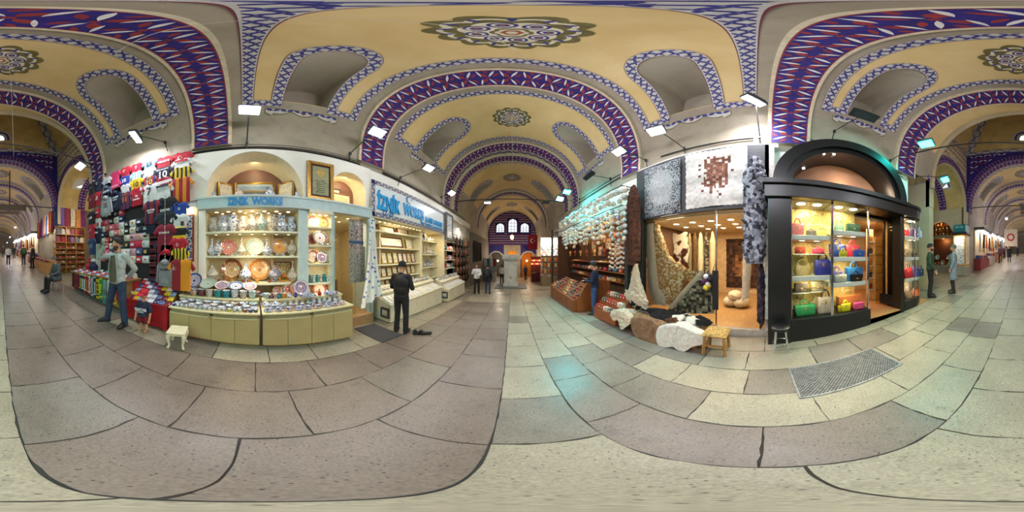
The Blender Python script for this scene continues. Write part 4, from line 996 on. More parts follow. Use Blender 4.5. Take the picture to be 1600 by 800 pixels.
for i in range(3): ware('pot', POTP, .070, [POTS[5], POTS[3], OCHREG][i], f'tall cup, {nth(i)} from the gap on the teacup counter step', 'bowl', (-3.03, .19+i*.16, Z2), 'deep_bowl', POTS[(i+1) % 5])
for i, (y, d, m) in enumerate(((.30, 'plum', M('#6a3a4a', .2)), (.44, 'turquoise', TURQ), (.62, 'blue flowered', POTS[4]), (.74, 'deep blue', NAVG))): vase('jar', 0, f'little {d} vase at the front of the teacup counter step', (-2.995, y, Z2), .30, None, m)
tb = root('tea_tray_set', 'oval blue and white tray on the teacup counter step', 'tray', (-3.02, 1.0, Z2)); b = MB(); b.lathe([(0, 0), (.14, 0), (.17, .02), (.165, .022), (.13, .008), (0, .008)], DISHES[5], n=30, uv=True); b.build('tray_plate', tb)
vase('urn', 4, 'blue lidded sugar bowl in the middle of the oval tray', (-3.02, 1.0, Z2+.009), .36)
for k in range(7): place(('teacup', k % 4), teacup, 'teacup', f'teacup around the oval tray, {nth(k)} counting along from the gap', 'teacup', (-3.02+.10*cos(2*pi*k/7), 1.0+.11*sin(2*pi*k/7), Z2+.009), k, None, .85)
pg = root('pomegranate_ornament', 'shiny dark red pomegranate ornament between the two trays', 'ornament', (-2.99, 1.23, Z2)); b = MB(); b.sph((0, 0, .04), .042, REDG, 16, 10); b.build('fruit_body', pg); b = MB(); b.lathe([(.012, .075), (.018, .098), (.012, .085), (0, .085)], REDG, n=8); b.build('crown_tip', pg)
tb = root('tea_tray_set', 'white plate of coffee cups at the doorway end of the step', 'tray', (-3.04, 1.50, Z2)); b = MB(); b.lathe([(0, 0), (.13, 0), (.155, .018), (.15, .02), (.12, .008), (0, .008)], DISHES[5], n=30, uv=True); b.build('tray_plate', tb)
for k in range(6): place(('teacup', k % 4), teacup, 'teacup', f'coffee cup on the plate at the doorway end, {nth(k)} counting along', 'teacup', (-3.04+.09*cos(2*pi*k/6), 1.50+.095*sin(2*pi*k/6), Z2+.009), k, None, 1.05)
for i, (y, r, di, d) in enumerate(((.42, .10, 11, 'dark red bowl-plate'), (.58, .11, 11, 'brown painted plate'), (.66, .12, 9, 'white edged red and blue plate'), (.80, .15, 3, 'large brown and blue plate'), (.90, .16, 10, 'large navy plate'))): stand_plate(-3.19-.02*(i % 2), y, Z2, r, di, f'{d} standing at the teacup counter back, {nth(i)} from the gap', 1.1)
for i, (y, di) in enumerate(((.15, 5), (.32, 7))): single(('plate', di), lambda: plate_mesh(1.0, DISHES[di], BACKW), 'plate', ['white and blue', 'tulip painted'][i]+' dish lying at the back near the counter gap', 'plate', (-3.17, y, Z2+.02), 0, None, .10)

# cream stool in front of the bowl counter
def cabriole():
    t = root('cream_stool', 'small cream stool with curved legs in front of the bowl counter', 'stool', (-2.30, -1.20, fz(-1.20)), .25)
    cm = M('#ddd3b4', .4, var=.05); b = MB(); b.box(-.17, .17, -.15, .15, .30, .325, cm); b.build('seat', t, bev=.008); b = MB(); b.box(-.14, .14, -.12, .12, .25, .30, cm); b.build('apron', t, bev=.006)
    for sx in (-1, 1):
        for sy in (-1, 1):
            b = MB(); d = V((sx, sy, 0)).normalized(); o = V((sx*.125, sy*.105, 0)); pr = [(.0, .29, .030), (.022, .25, .034), (.026, .20, .030), (.010, .13, .022), (.0, .07, .017), (.010, .03, .018), (.03, .008, .022)]
            b.tube([o+d*a+V((0, 0, z)) for a, z, r in pr], [r for a, z, r in pr], cm, 8); b.build('leg', t)
cabriole()

# doorway interior
rm = MB(); WARMW = M('#d6c6a2', .6, var=.1); y0, y1 = 1.66, 2.78
rm.box(-6.3, -6.2, .4, 3.6, -.3, 3.0, WARMW); rm.box(-6.2, XF-.4, .35, .4, -.3, 3.0, WARMW); rm.box(-6.2, XF-.45, 3.55, 3.6, -.3, 3.0, WARMW); rm.box(-6.3, XF-.1, .35, 3.6, 2.7, 2.8, M('#e8d9b0', .6))
for i in range(4): dl(rm, (-3.8-.5*(i//2), 2.0+.4*(i % 2), 2.70), .04)
st(rm, 'wall_pottery_room'); fb = MB(); fb.box(-6.2, XF+.12, 1.66, 2.78, -.3, .12, WOOD('#97744c', '#b8946a')); st(fb, 'floor_pottery_room')
area((-4.3, 2.1, 2.66), (-4.6, 2.1, 0), 1.2, 1.2, 48, '#ffe6c0')
rs = root('wooden_cabinet', 'light wood cabinet with orange panelled doors inside the pottery doorway', 'cabinet', (-3.95, 1.62, .12)); b = MB(); b.box(-.25, .25, -.02, .42, 0, .95, WOOD('#b98444', '#d9a862')); b.build('carcass', rs)
for k in range(2):
    b = MB(); b.box(.25, .27, .0+.2*k, .18+.2*k, .08, .90, M(['#b8562a', '#7a5a34'][k], .4)); b.build('door', rs, bev=.004)
for i, (y, z, lab) in enumerate(((1.95, 2.0, 'white and blue textile strip hanging inside the doorway, uppermost'), (2.35, 2.05, 'patterned shawl hanging at the upper side of the glass doorway'), (2.40, 1.35, 'larger grey flowered shawl hanging below at the glass doorway'))):
    if i == 0: continue
    b = MB(); b.grid(lambda u, v: (.02*sin(u*18+i), (u-.5)*(.46 if i < 2 else .52), -v*(.75 if i < 2 else .95)), 16, 6, TILE_(['#8a5a6a', '#6a7484'][i-1], ['#3f68a0', '#a8503f'][i-1], '#e0d6c4', 17.0+5*i)); b.grid(lambda u, v: (.012+.02*sin(u*18+i), (u-.5)*.46, -.56-v*.07), 16, 1, M('#2f5f94', .8)) if i == 1 else None
    tag(b.build('hanging_shawl', loc=(XF-.12-.03*i, y+.08, z+.55)), lab, 'textile')
tw = MB(); tw.grid(lambda u, v: (-3.12+.30*v*v+.05*sin(u*14)*(.3+v), 2.70+(u-.5)*(.16+.42*v*v)-.30*v*v, 2.62-2.15*v+.22*u*v), 18, 20, TILE_('#e4e3df', '#5f78b8', '#3f58a0', 9.0))
tag(tw.build('hanging_towel'), 'long white cloth with blue flowers hanging beside the glass doorway', 'textile')
mt = MB(); mt.box(-.45, .45, -.3, .3, 0, .012, M('#4a4648', .95, var=.2, sc=60)); mo = mt.build('door_mat', loc=(-2.60, 2.40, fz(2.40)+.008)); mo.rotation_euler = (-atan2(SLOPE, 1), 0, 0); tag(mo, 'dark grey mat on the floor in front of the pottery doorway', 'mat')
gd = MB(); gd.box(-3.26, -3.245, 1.70, 2.28, .16, 2.62, GLASS('#f4f8f4', .12)); gdo = gd.build('window_1'); gdo['kind'] = 'structure'

# -------- gallery front with the long sign
G0, G1 = 2.80, 7.42
def gallery():
    sg = root('gallery_sign', 'long white shop sign with blue lettering and tiled border above the framed prints', 'sign', (XF, 0, 0))
    b = MB(); b.box(-.12, .02, G0, G1, 2.74, 3.86, M('#e4ecee', .3, var=.03)); b.build('sign_board', sg)
    b = MB(); P = lambda y0, z0, dy, dz: (lambda u, v, o: V((.024+o, y0+dy*u+dz*v*-1*0+(v if dz else 0), z0+(v if dy else 0)+dz*u)))
    for (y0, z0, dy, dz, L) in ((G0, 3.79, 1, 0, G1-G0), (G0, 2.81, 1, 0, G1-G0), (G0+.07, 2.74, 0, 1, 1.12), (G1-.07, 2.74, 0, 1, 1.12)): tile_paint(b, P(y0, z0, dy, dz), L, .13, .13)
    b.build('tile_border', sg)
    LB = M('#1c9bdc', .35, var=.04); lettering('27-29', .2, M('#2a6fb8', .4), sg, (.04, 3.42, 2.90), (pi/2, 0, pi/2), .004, .004, 'letters', fit=.5); r = (pi/2, 0, pi/2)
    lettering('İZNİK', .60, LB, sg, (.045, 3.47, 3.18), r, .02, .02, 'letters', fit=.98); lettering('WORKS', .54, LB, sg, (.045, 4.78, 3.21), r, .02, .02, 'letters', fit=1.26)
    lettering('& ART GALLERY', .30, LB, sg, (.04, 6.36, 3.13), r, .012, .01, 'letters', fit=1.62); lettering('Fine Turkish Ceramics & Tiles', .145, LB, sg, (.04, 6.2, 2.93), r, .006, .005, 'letters', fit=2.0)
    b = MB(); A = [(.15*cos(t), .15*sin(t)) for t in [radians(50)+radians(260)*k/24 for k in range(25)]]; B_ = [(.045+.115*cos(t), .115*sin(t)) for t in [radians(300)-radians(240)*k/24 for k in range(25)]]
    for k in range(24): b.face([(.045, 4.44+a, 3.62+c) for a, c in (A[k], A[k+1], (B_[23-k] if False else B_[24-k-1]), B_[24-k])][:4] if False else [(.045, 4.44+A[k][0], 3.62+A[k][1]), (.045, 4.44+A[k+1][0], 3.62+A[k+1][1]), (.045, 4.44+B_[23-k][0], 3.62+B_[23-k][1]), (.045, 4.44+B_[24-k][0], 3.62+B_[24-k][1])], M('#4a86b0', .3))
    b.face([(.046, 4.60+(.06 if k % 2 == 0 else .026)*sin(k*pi/5), 3.66+(.06 if k % 2 == 0 else .026)*cos(k*pi/5)) for k in range(10)], LB); b.build('crescent_emblem', sg)
    # structure: posts, shelf backs, canopy
    mb = MB()
    for a, c in ((G0-.02, G0+.10), (7.36, 7.5)): mb.box(XF-.75, XF, a, c, -.4, 2.76, PALEB if a < 5 else IVORY)
    mb.box(XF-.75, XF-.32, 5.74, 5.88, -.4, 2.76, IVORY); mb.box(XF-.85, XF-.75, G0, 7.5, -.5, 2.8, IVORY); mb.box(XF-.55, XF-.45, 7.5, 12.7, -.5, 2.8, IVORY); mb.box(XF-.8, XF, G0, 7.5, 2.72, 2.76, IVORY); mb.box(XF-.6, XF-.05, G0-.1, 12.7, 3.86, 4.2, WHITEPL); mb.box(XF-.6, XF-.3, 7.4, 12.7, 2.76, 3.9, WHITEPL)
    st(mb, 'wall_gallery')
    cp = MB(); cp.ext([(G0+.08, 2.68), (5.74, 2.68), (5.74, 2.73), (G0+.08, 2.73)], IVORY, .60, on_left(XF-.70))
    for i in range(12): dl(cp, (XF-.2, G0+.3+i*.22, 2.68), .035, LIGHT)
    st(cp, 'trim_gallery_canopy'); area((XF-.2, 4.3, 2.64), (XF-.6, 4.3, 1.4), .2, 2.6, 40, '#ffe6b8'); area((XF+.1, 4.0, 2.6), (XF+.3, 4.0, 0), .1, 2.2, 10, '#ffe6b8')
    # print shelves
    ps = root('print_shelf', 'ivory wall shelves holding rows of framed prints under the long sign', 'shelf', (0, 0, 0))
    zs = (2.45, 1.92, 1.38, .94, .62); KG = 1.09; XS = XF-.3
    for z in zs: s = MB(); s.box(XS-.45, XS-.02, G0+.14, 5.72, z-.035, z, SHELFM); s.build('shelf', ps, bev=.003)
    RED = M('#8a2024', .4); frames = [GOLD, GOLD2, DKWOOD, RED, M('#9a6a34', .4)]
    shs = [SCRIPT('#e8dcc0', '#5a5a48'), SCRIPT('#f0ead8', '#4a6a7a', 22.0, 2.0), SCRIPT('#e6e2d6', '#7a5a4a', 26.0, 1.0), SCRIPT('#d9d2b8', '#3a3a34', 16.0, 1.0)]
    n = [0]
    def fr(row, rn, y, w, h, f, m=None, z=None, d='framed print', sh=None, X=None):
        fm = frames[f]; s = sh or shs[n[0] % 4]; fn_ = ['gilt', 'pale gold', 'dark wood', 'red', 'brown wood'][f]
        picture(f'{fn_} {d}, {nth(n[0])} from the pottery doorway on the {rn} print shelf', (X or XS-.24, y*KG-.06, zs[row]+.001), w*KG, h*KG, fm, s, .22, FACE_R, min(.03, w*.12), m); n[0] += 1
    for y, w, h, f, m, d in ((3.13, .36, .30, 3, PAPER, 'small print'), (3.74, .66, .22, 2, M('#6a6058', .6), 'long calligraphy panel'), (4.52, .62, .25, 3, RED, 'long red panel')): fr(0, 'top', y, w, h, f, m, d=d)
    tw_ = MB(); n[0] = 0
    for y, w, h, f, m, d in ((3.14, .40, .34, 2, PAPER, 'picture of flowers'), (3.98, 1.12, .40, 0, DKWOOD, 'long panorama picture'), (4.92, .38, .36, 1, PAPER, 'botanical print')): fr(1, 'second', y, w, h, f, m, d=d)
    n[0] = 0
    for i in range(9): fr(2, 'third', 3.10+i*.255+(.02 if i > 3 else 0), .235, .36, [3, 0, 1, 0, 1, 2, 3, 0, 3][i], None if i % 2 else PAPER, d='upright print')
    n[0] = 0
    for i in range(9): fr(3, 'fourth', 3.06+i*.26, .22, .30, [1, 1, 4, 0, 1, 2, 1, 0, 1][i], None if i % 3 else PAPER, d='small upright print')
    n[0] = 0
    for i in range(10): fr(4, 'lowest', 3.04+i*.235, .19, .20, [3, 4, 1, 3, 0, 4, 3, 1, 4, 0][i], None, d='miniature print')
    # china shelves further along
    cs = root('china_shelf', 'ivory open shelves of china between the prints and the leather shop', 'shelf', (0, 0, 0))
    for z in (2.33, 1.72, 1.14, .62): s = MB(); s.box(XS-.45, XS-.02, 5.92, 7.36, z-.035, z, SHELFM); s.build('shelf', cs, bev=.003)
    for k, z in enumerate((2.33, 1.72, 1.14)):
        stand_plate(XS-.30, 6.5+.2*k, z, .2, [8, 10, 10][k], f'{["pale green", "navy starred", "navy flowered"][k]} plate on the {nth(k)} china shelf from the top', 1.2)
        for j in range(5): vase(['jar', 'flask', 'pitcher', 'bulb', 'urn'][(j+k) % 5], j+k, f'china vase, {nth(j)} along the {nth(k)} china shelf from the top', (XS-.15, 6.05+j*.26, z), .66)
    vase('bulb', 0, 'tall dark bronze vase on the top china shelf', (XS-.25, 6.4, 2.33), 1.1, None, M('#2a2422', .3)); area((XS-.0, 6.6, 2.66), (XS-.3, 6.6, 1.4), .15, 1.2, 18, '#ffe0a4')
    # far part: bright shelves beyond the sign
    fs = root('china_shelf', 'tall bright shelf of small souvenirs under the framed tile panel', 'shelf', (0, 0, 0))
    for z in (2.45, 1.95, 1.45, 1.0): s = MB(); s.box(XF-.45, XF+.02, 7.5, 9.0, z-.03, z, SHELFM); s.build('shelf', fs)
    for k, z in enumerate((1.95, 1.45, 1.0)):
        for j in range(6): vase(['jar', 'urn', 'pitcher'][(j+k) % 3], j*2+k, f'souvenir jar, {nth(j)} along the {["upper", "middle", "lower"][k]} souvenir shelf', (XF-.12, 7.65+j*.23, z), .8, None, [TERRA, TEAL, OCHREG, REDG, None, None][(j+k) % 6])
    area((XF-.1, 8.2, 2.42), (XF-.25, 8.2, 1.4), .15, 1.2, 16, '#fff0cf')
    tp = root('framed_tile_panel', 'tall framed panel of blue tiles on the wall past the long sign', 'tile panel', (XF+.05, 8.0, 3.2)); b = MB()
    for s in (-1, 1): b.box(-.05, .05, s*.42-.06, s*.42+.06, -.72, .72, M('#6a6a66', .4)); b.box(-.05, .05, -.42, .42, s*.66-.06, s*.66+.06, M('#6a6a66', .4))
    b.build('panel_frame', tp); b = MB(); b.box(-.04, .02, -.38, .38, -.62, .62, TILE_('#d8dcdc', '#3f7f94', '#2f4f9a', 8.0)); b.build('tile_field', tp)
    # sloped table displays
    def stand(lab, y0, y1, X0, X1, z1, z2, pic, spanw):
        t = root('sloped_display_table', lab, 'display table', (0, 0, 0)); xm = X0-spanw; m = M('#ded6bb', .45, var=.05)
        b = MB(); b.ext([(y0, fz(y0)+.02), (y1, fz(y1)+.02), (y1, z1), (y0, z1)], m, X0-X1, lambda a, z, c: (X1+c, a, z)); b.box(X1, xm, y0, y1, z1, z2-.04, m); b.build('carcass', t)
        b = MB(); b.ext([(X0+.03, z1), (X0+.03, z1+.03), (xm-.02, z1+.17), (xm-.02, z1)], m, y1-y0+.04, lambda a, z, c: (a, y0-.02+c, z)); b.build('lower_top', t, bev=.004); b = MB(); b.ext([(xm+.03, z2-.04), (xm+.03, z2), (X1, z2+.13), (X1, z2-.04)], m, y1-y0+.04, lambda a, z, c: (a, y0-.02+c, z)); b.build('upper_top', t, bev=.004)
        nd = max(3, int((y1-y0)/.55)); b = MB()
        for i in range(nd): a = y0+(y1-y0)*i/nd; c = y0+(y1-y0)*(i+1)/nd; d = MB(); d.ext([(a+.004, fz(a)+.06), (c-.004, fz(c)+.06), (c-.004, z1-.03), (a+.004, z1-.03)], m, .012, on_left(X0)); d.build('front_panel', t)
        picture(pic, (X0-.16, y0-.03, z1-.36), .30, .27, DKWOOD, shs[3], 0, 0, .03, M('#6a86a8', .5)); return xm
    xm = stand('cream tiered table of tiles in front of the print shelves', 3.06, 6.15, -2.84, -3.56, .32, .62, 'dark framed tile on the near end of the first tile table', .37)
    nn = 0
    for r_, (X, z, w_) in enumerate(((-2.92, .406, .15), (-3.09, .474, .15))):
        for i in range(18):
            y = 3.15+i*.168
            single(('tilepiece', i % 5, r_), lambda: (lambda b: (b.box(-.075, .075, -.075, .075, 0, .014, TILE_(['#dfe3e6', '#e8e0cf', '#cfd8e0', '#e6e6e6', '#d8cdb8'][i % 5], ['#3f68a8', '#a85a3f', '#2f4f9a', '#4f8f90', '#6a4a3a'][i % 5], '#c9a04a', 22.0)), [setattr(v, 'z', v.z-.42*v.x) for v in b.v], b.mesh('tile', .003))[-1])(MB()), 'ceramic_tile', f'painted tile, {nth(i)} from the hatted man in the {["front", "back"][r_]} row', 'tile', (X, y, z), 0)
    for i in range(9):
        b = MB(); y = 3.15+i*.18; single(('scarfroll', i % 3), lambda: (lambda b: (b.grid(lambda u, v: ((u-.5)*.2, (v-.5)*.15, .02+.02*sin(u*9+v*3)*sin(v*pi)), 8, 6, TILE_('#d9dce2', '#4a5a94', '#8a8a9a', 30.0)), b.mesh('folded_cloth'))[-1])(MB()), 'folded_cloth', f'folded blue and white cloth, {nth(i)} along the upper top of the tile table', 'cloth', (-3.36, y, .685))
    for i in range(7): vase('jar', i, f'mini pot, {nth(i)} along the far half of the upper tile table', (-3.34, 4.9+i*.17, .685), .45)
    xm = stand('second cream tiered table further along with plates and souvenirs', 6.45, 8.85, -2.66, XF+.02, .16, .50, 'blue framed tile on the near end of the second tile table', .32)
    for r_, (X, z) in enumerate(((-2.74, .246), (-2.89, .318))):
        for i in range(18): single(('tilepiece', i % 5, r_), None, 'ceramic_tile', f'painted tile, {nth(i)} along the {["front", "back"][r_]} row of the second table', 'tile', (X, 6.56+i*.128, z), 0, None, (1, .8, 1))
    for i in range(14): vase(['jar', 'urn', 'flask'][i % 3], i, f'souvenir vase, {nth(i)} along the upper top of the second table', (-3.12, 6.56+i*.165, .555), .5)
gallery()
# ------------------------------------------------------------------ football shirt stall
mb = MB(); mb.box(-3.75, -3.42, -5.15, -1.62, -.1, 4.2, WHITEPL); mb.box(-9.4, -3.42, -5.25, -5.12, 0, 4.75, GREYPL); st(mb, 'wall_shirt_stall')
SH = [(.07, 0), (.12, -.012), (.215, -.045), (.31, -.19), (.25, -.25), (.195, -.17), (.20, -.64)]
def shirt_poly(n=1): return SH+[(-a, b) for a, b in reversed(SH)]+[(-.04, -.035), (.04, -.035)]
SLV = [(.07, 0), (.12, -.012), (.20, -.04), (.255, -.15), (.30, -.56), (.225, -.565), (.195, -.2), (.20, -.64)]
def cloth_mesh(key, poly, m, th=.045):
    k = ('cl', key, m.name)
    if k not in _proto:
        b = MB(); b.ext(poly, m, th, lambda a, z, c: (a, th/2-c+.012*sin(a*21+z*6), z)); me = b.mesh('cloth', .012, 2)
        _proto[k] = me
    return _proto[k]
def CRESC(b, c, r, m, y=-.002, star=True):
    A = [(r*cos(t), r*sin(t)) for t in [radians(40)+radians(280)*k/18 for k in range(19)]]; B_ = [(.28*r+.78*r*cos(t), .78*r*sin(t)) for t in [radians(50)+radians(260)*k/18 for k in range(19)]]
    for k in range(18): b.face([(c[0]+p[0], y, c[1]+p[1]) for p in (A[k], A[k+1], B_[k+1], B_[k])], m)
    if star: b.face([(c[0]+r*1.05+(r*.42 if k % 2 == 0 else r*.17)*sin(-pi/2+k*pi/5), y, c[1]+(r*.42 if k % 2 == 0 else r*.17)*cos(-pi/2+k*pi/5)) for k in range(10)], m)
def HEART(b, c, r, m, y=-.002): b.face([(c[0]+r*.06*16*sin(t)**3, y, c[1]+r*.06*(13*cos(t)-5*cos(2*t)-2*cos(3*t)-cos(4*t))) for t in [2*pi*k/20 for k in range(20)]], m)
INKW, INKB = M('#e9e9ea', .7, var=0), M('#15161a', .7, var=0)
def prints(o, th, pr):
    """Printed decoration on a garment: number, words, heart, flag or a block of colour."""
    for p in pr:
        k = p[0]; y = -th/2-.018
        if k == 't': lettering(p[1], p[2], p[5] if len(p) > 5 else INKW, o, (p[3], y, p[4]), (pi/2, 0, 0), .002, p[2]*.02, 'printed_lettering')
        else:
            b = MB()
            if k == 'flag': b.ext([(p[1]-p[3], p[2]-p[3]*.66), (p[1]+p[3], p[2]-p[3]*.66), (p[1]+p[3], p[2]+p[3]*.66), (p[1]-p[3], p[2]+p[3]*.66)], M('#c01f2e', .7), .004); CRESC(b, (p[1]-p[3]*.25, p[2]), p[3]*.42, INKW, -.006)
            elif k == 'moon': CRESC(b, (p[1]-p[3]*.3, p[2]), p[3], p[4] if len(p) > 4 else INKW)
            elif k == 'heart': HEART(b, (p[1], p[2]), p[3], M('#c01f2e', .7))
            elif k == 'block': b.ext([(p[1]-p[3], p[2]-p[4]), (p[1]+p[3], p[2]-p[4]), (p[1]+p[3], p[2]+p[4]), (p[1]-p[3], p[2]+p[4])], M(p[5], .75), .004)
            elif k == 'ring': b.face([(p[1]+p[3]*cos(t), -.002, p[2]+p[3]*sin(t)) for t in [2*pi*i/16 for i in range(16)]], M(p[4], .7)); b.face([(p[1]+p[3]*.5*cos(t), -.004, p[2]+p[3]*.5*sin(t)) for t in [2*pi*i/16 for i in range(16)]], M('#1f3f7a', .7))
            b.build('printed_motif', o, loc=(0, y, 0))
RED_, MAR, NVY, WHT, BLK, GRY, BLU, YEL, PNK = [M(c, .8, var=.12, sc=12) for c in ('#b81f33', '#6f1426', '#1d2340', '#dfdfe0', '#17171b', '#8f9398', '#2446a0', '#e0c225', '#d2356a')]
def hang(px, py, X, m, lab, s=.8, pr=(), kind='shirt', cat='shirt', rz=FACE_R, key=None):
    """Garment hung with the middle of its collar at a point of the stall wall."""
    p = atx(px, py, X); poly = shirt_poly() if kind == 'shirt' else SLV+[(-a, b) for a, b in reversed(SLV)]+[(-.04, -.03), (.04, -.03)]
    o = put('hanging_'+kind, cloth_mesh(kind, poly, m), None, p, rz); o.scale = (s, 1, s); tag(o, lab, cat)
    prints(o, .045, pr)
    if kind == 'hoodie':
        b = MB(); b.lathe([(.0, .05), (.06, .045), (.10, .0), (.09, -.06), (.05, -.09)], m, n=12); h = b.build('hood', o, loc=(0, -.03, -.02)); b = MB(); b.ext([(-.12, -.56), (.12, -.56), (.09, -.40), (-.09, -.40)], m, .012); b.build('pocket', o, loc=(0, -.035, 0))
    return o
n10 = ('t', '10', .26, 0, -.30); ORG = M('#e07f1e', .8)
H = hang
H(284, 238, -3.28, RED_, 'red shirt hung highest at the pottery shop end of the stall', 1.0, (('moon', -.02, -.2, .05),)); H(284, 248, -3.24, WHT, 'white shirt with red flag just under the highest red shirt', .95, (('block', 0, -.09, .17, .03, '#c01f2e'),))
H(283, 261, -3.18, STRIPE('#1a1a20', '#dcbf22', .055), 'black and yellow striped jersey under the white flag shirt', .95); H(283, 277, -3.12, STRIPE('#a01f2c', '#e08a22', .085, 0, .04), 'long red and orange striped jersey below the black and yellow one', 1.0, (), 'shirt')
H(256, 245, -3.28, RED_, 'bright red shirt beside the highest red one', .95, (('t', 'TÜRKİYE', .09, 0, -.2),)); H(255, 261, -3.22, NVY, 'navy jersey with a white number ten in the upper rows', .95, (('t', '10', .28, 0, -.27), ('t', 'IBRAHIMOVIC', .055, 0, -.1)))
H(255, 277, -3.18, STRIPE('#dfdfe0', '#a82a36', .09, 2, .03), 'white jersey with red band under the navy number ten', .9); H(255, 288, -3.13, WHT, 'plain white jersey hung under the red banded one', 1.0, (('block', 0, -.06, .17, .03, '#2a2f4a'),))
H(234, 249, -3.27, M('#8fb8d8', .8), 'sky blue jersey numbered twenty five', .85, (('t', '25', .24, 0, -.22, INKB),)); H(233, 262, -3.23, WHT, 'white jersey under the sky blue one', .8)
H(234, 275, -3.18, STRIPE('#2a3f88', '#b03a3a', .07), 'blue and red striped jersey with a yellow ten', .85, (('t', '10', .24, 0, -.25, M('#e8c03a', .7)), ('t', 'MESSI', .07, 0, -.09, M('#e8c03a', .7)))); H(235, 288, -3.12, WHT, 'large white jersey with a black seven', 1.02, (('t', '7', .26, -.02, -.22, INKB),))
H(213, 256, -3.27, M('#a81d38', .8), 'crimson jersey with a white seven at the top row', .85, (('t', '7', .16, .02, -.2),)); H(213, 268, -3.22, STRIPE('#dfe3ea', '#7fb0d8', .06), 'white and pale blue striped jersey', .85); H(213, 279, -3.17, YEL, 'yellow jersey numbered ten', .85, (('t', '10', .24, 0, -.25, INKB),))
H(214, 293, -3.11, M('#bf2036', .8), 'red jersey with white airline lettering', .85, (('t', 'Fly', .1, .02, -.32), ('t', 'Emirates', .08, 0, -.42), ('block', .2, -.12, .04, .06, '#dfdfe0')))
H(196, 261, -3.27, RED_, 'red shirt with small white writing beside the crimson one', .8, (('moon', 0, -.2, .06),)); H(195, 275, -3.22, BLU, 'bright blue jersey with a white ten', .8, (('t', '10', .22, 0, -.24),)); H(196, 288, -3.17, WHT, 'white shirt below the bright blue jersey', .75); H(196, 300, -3.11, STRIPE('#1f2f6a', '#8a2a3a', .08), 'navy and claret jersey with an orange eleven', .85, (('t', '11', .26, 0, -.3, ORG), ('t', 'NEYMAR', .06, 0, -.12, ORG)))
H(180, 268, -3.24, PNK, 'upper hot pink shirt', .85, (('heart', 0, -.25, .05),)); H(181, 284, -3.17, PNK, 'lower hot pink shirt under its twin', .85, (('t', 'ISTANBUL', .07, 0, -.2),))
H(167, 277, -3.22, WHT, 'white shirt at the crossing end of the top row', .85, (('block', 0, -.25, .1, .08, '#9aa4b4'),)); H(167, 292, -3.14, M('#56607a', .85), 'slate blue hooded top under the white shirt', .9, (('t', 'ISTANBUL', .08, 0, -.2),), 'hoodie', 'hooded top')
H(166, 308, -3.02, M('#9ea2a8', .9), 'grey hooded top with a red heart print', 1.0, (('t', 'I', .09, -.08, -.25, INKB), ('heart', 0, -.25, .05), ('t', 'ISTANBUL', .045, 0, -.34, INKB)), 'hoodie', 'hooded top')
H(181, 300, -3.10, NVY, 'dark navy hooded top with white print beside the grey one', .95, (('t', 'ISTANBUL', .07, 0, -.2), ('block', 0, -.28, .1, .03, '#9aa4b4')), 'hoodie', 'hooded top')
for i, (px, py, m, s, lab, pr) in enumerate(((153, 279, NVY, .85, 'navy shirt at the crossing corner, top', (('moon', 0, -.25, .06),)), (152, 300, RED_, .85, 'red shirt with white heart print under the corner navy shirt', (('block', 0, -.3, .09, .09, '#e4c8cc'),)), (152, 326, M('#c2203a', .8), .8, 'scarlet shirt low at the crossing corner', (('t', 'ISTANBUL', .07, 0, -.2),)), (153, 341, WHT, .8, 'white shirt with red print low at the crossing corner', (('flag', 0, -.28, .1),)), (152, 356, NVY, .85, 'navy long shirt lowest at the crossing corner', (('block', 0, -.2, .1, .03, '#dfdfe0'),)),
        (143, 286, BLK, .8, 'black shirt at the very end of the shirt wall, top', (('block', 0, -.28, .1, .05, '#3f4a6a'),)), (143, 304, MAR, .85, 'maroon shirt at the very end of the shirt wall', (('moon', 0, -.25, .05),)), (143, 330, BLK, .85, 'lower black shirt at the very end of the wall', (('block', 0, -.3, .1, .05, '#c9c9cc'),)), (143, 350, RED_, .85, 'red shirt low at the very end of the wall', (('moon', 0, -.25, .05),)), (144, 372, M('#2a3f6a', .8), .9, 'blue shirt lowest at the very end of the wall', (('block', 0, -.3, .1, .08, '#56708f'),)))):
    H(px, py, -3.16+.02*i, m, lab, s, pr)
H(237, 313, -3.05, STRIPE('#8f1f30', '#1f2747', .10, 0, .05), 'claret and navy jersey hung low beside the folded shirts', .95, (('t', 'QATAR', .07, 0, -.28), ('t', 'AIRWAYS', .04, 0, -.34))); H(236, 337, -3.08, NVY, 'navy football shorts under the claret jersey', .7)
H(259, 308, -3.08, BLK, 'black shirt with white lettering over the chain', 1.1, (('t', 'QATAR', .07, 0, -.3),)); H(259, 330, -3.03, M('#20242c', .8), 'charcoal shirt below the black one on the chain', 1.0); H(258, 350, -3.0, M('#8a1a34', .8), 'wine red shirt on the chain', 1.0, (('t', 'ISTANBUL', .06, 0, -.2),)); H(257, 372, -3.02, M('#2f2a4a', .8), 'violet navy shirt on the chain', .95); H(261, 391, -2.95, RED_, 'red hooded top on the chain', .8, (('block', 0, -.25, .1, .02, '#dfdfe0'),), 'hoodie', 'hooded top'); H(259, 407, -2.88, M('#8d8d92', .9), 'grey hooded top low on the chain', .85, (('t', 'ISTANBUL', .06, 0, -.22, INKB),), 'hoodie', 'hooded top')
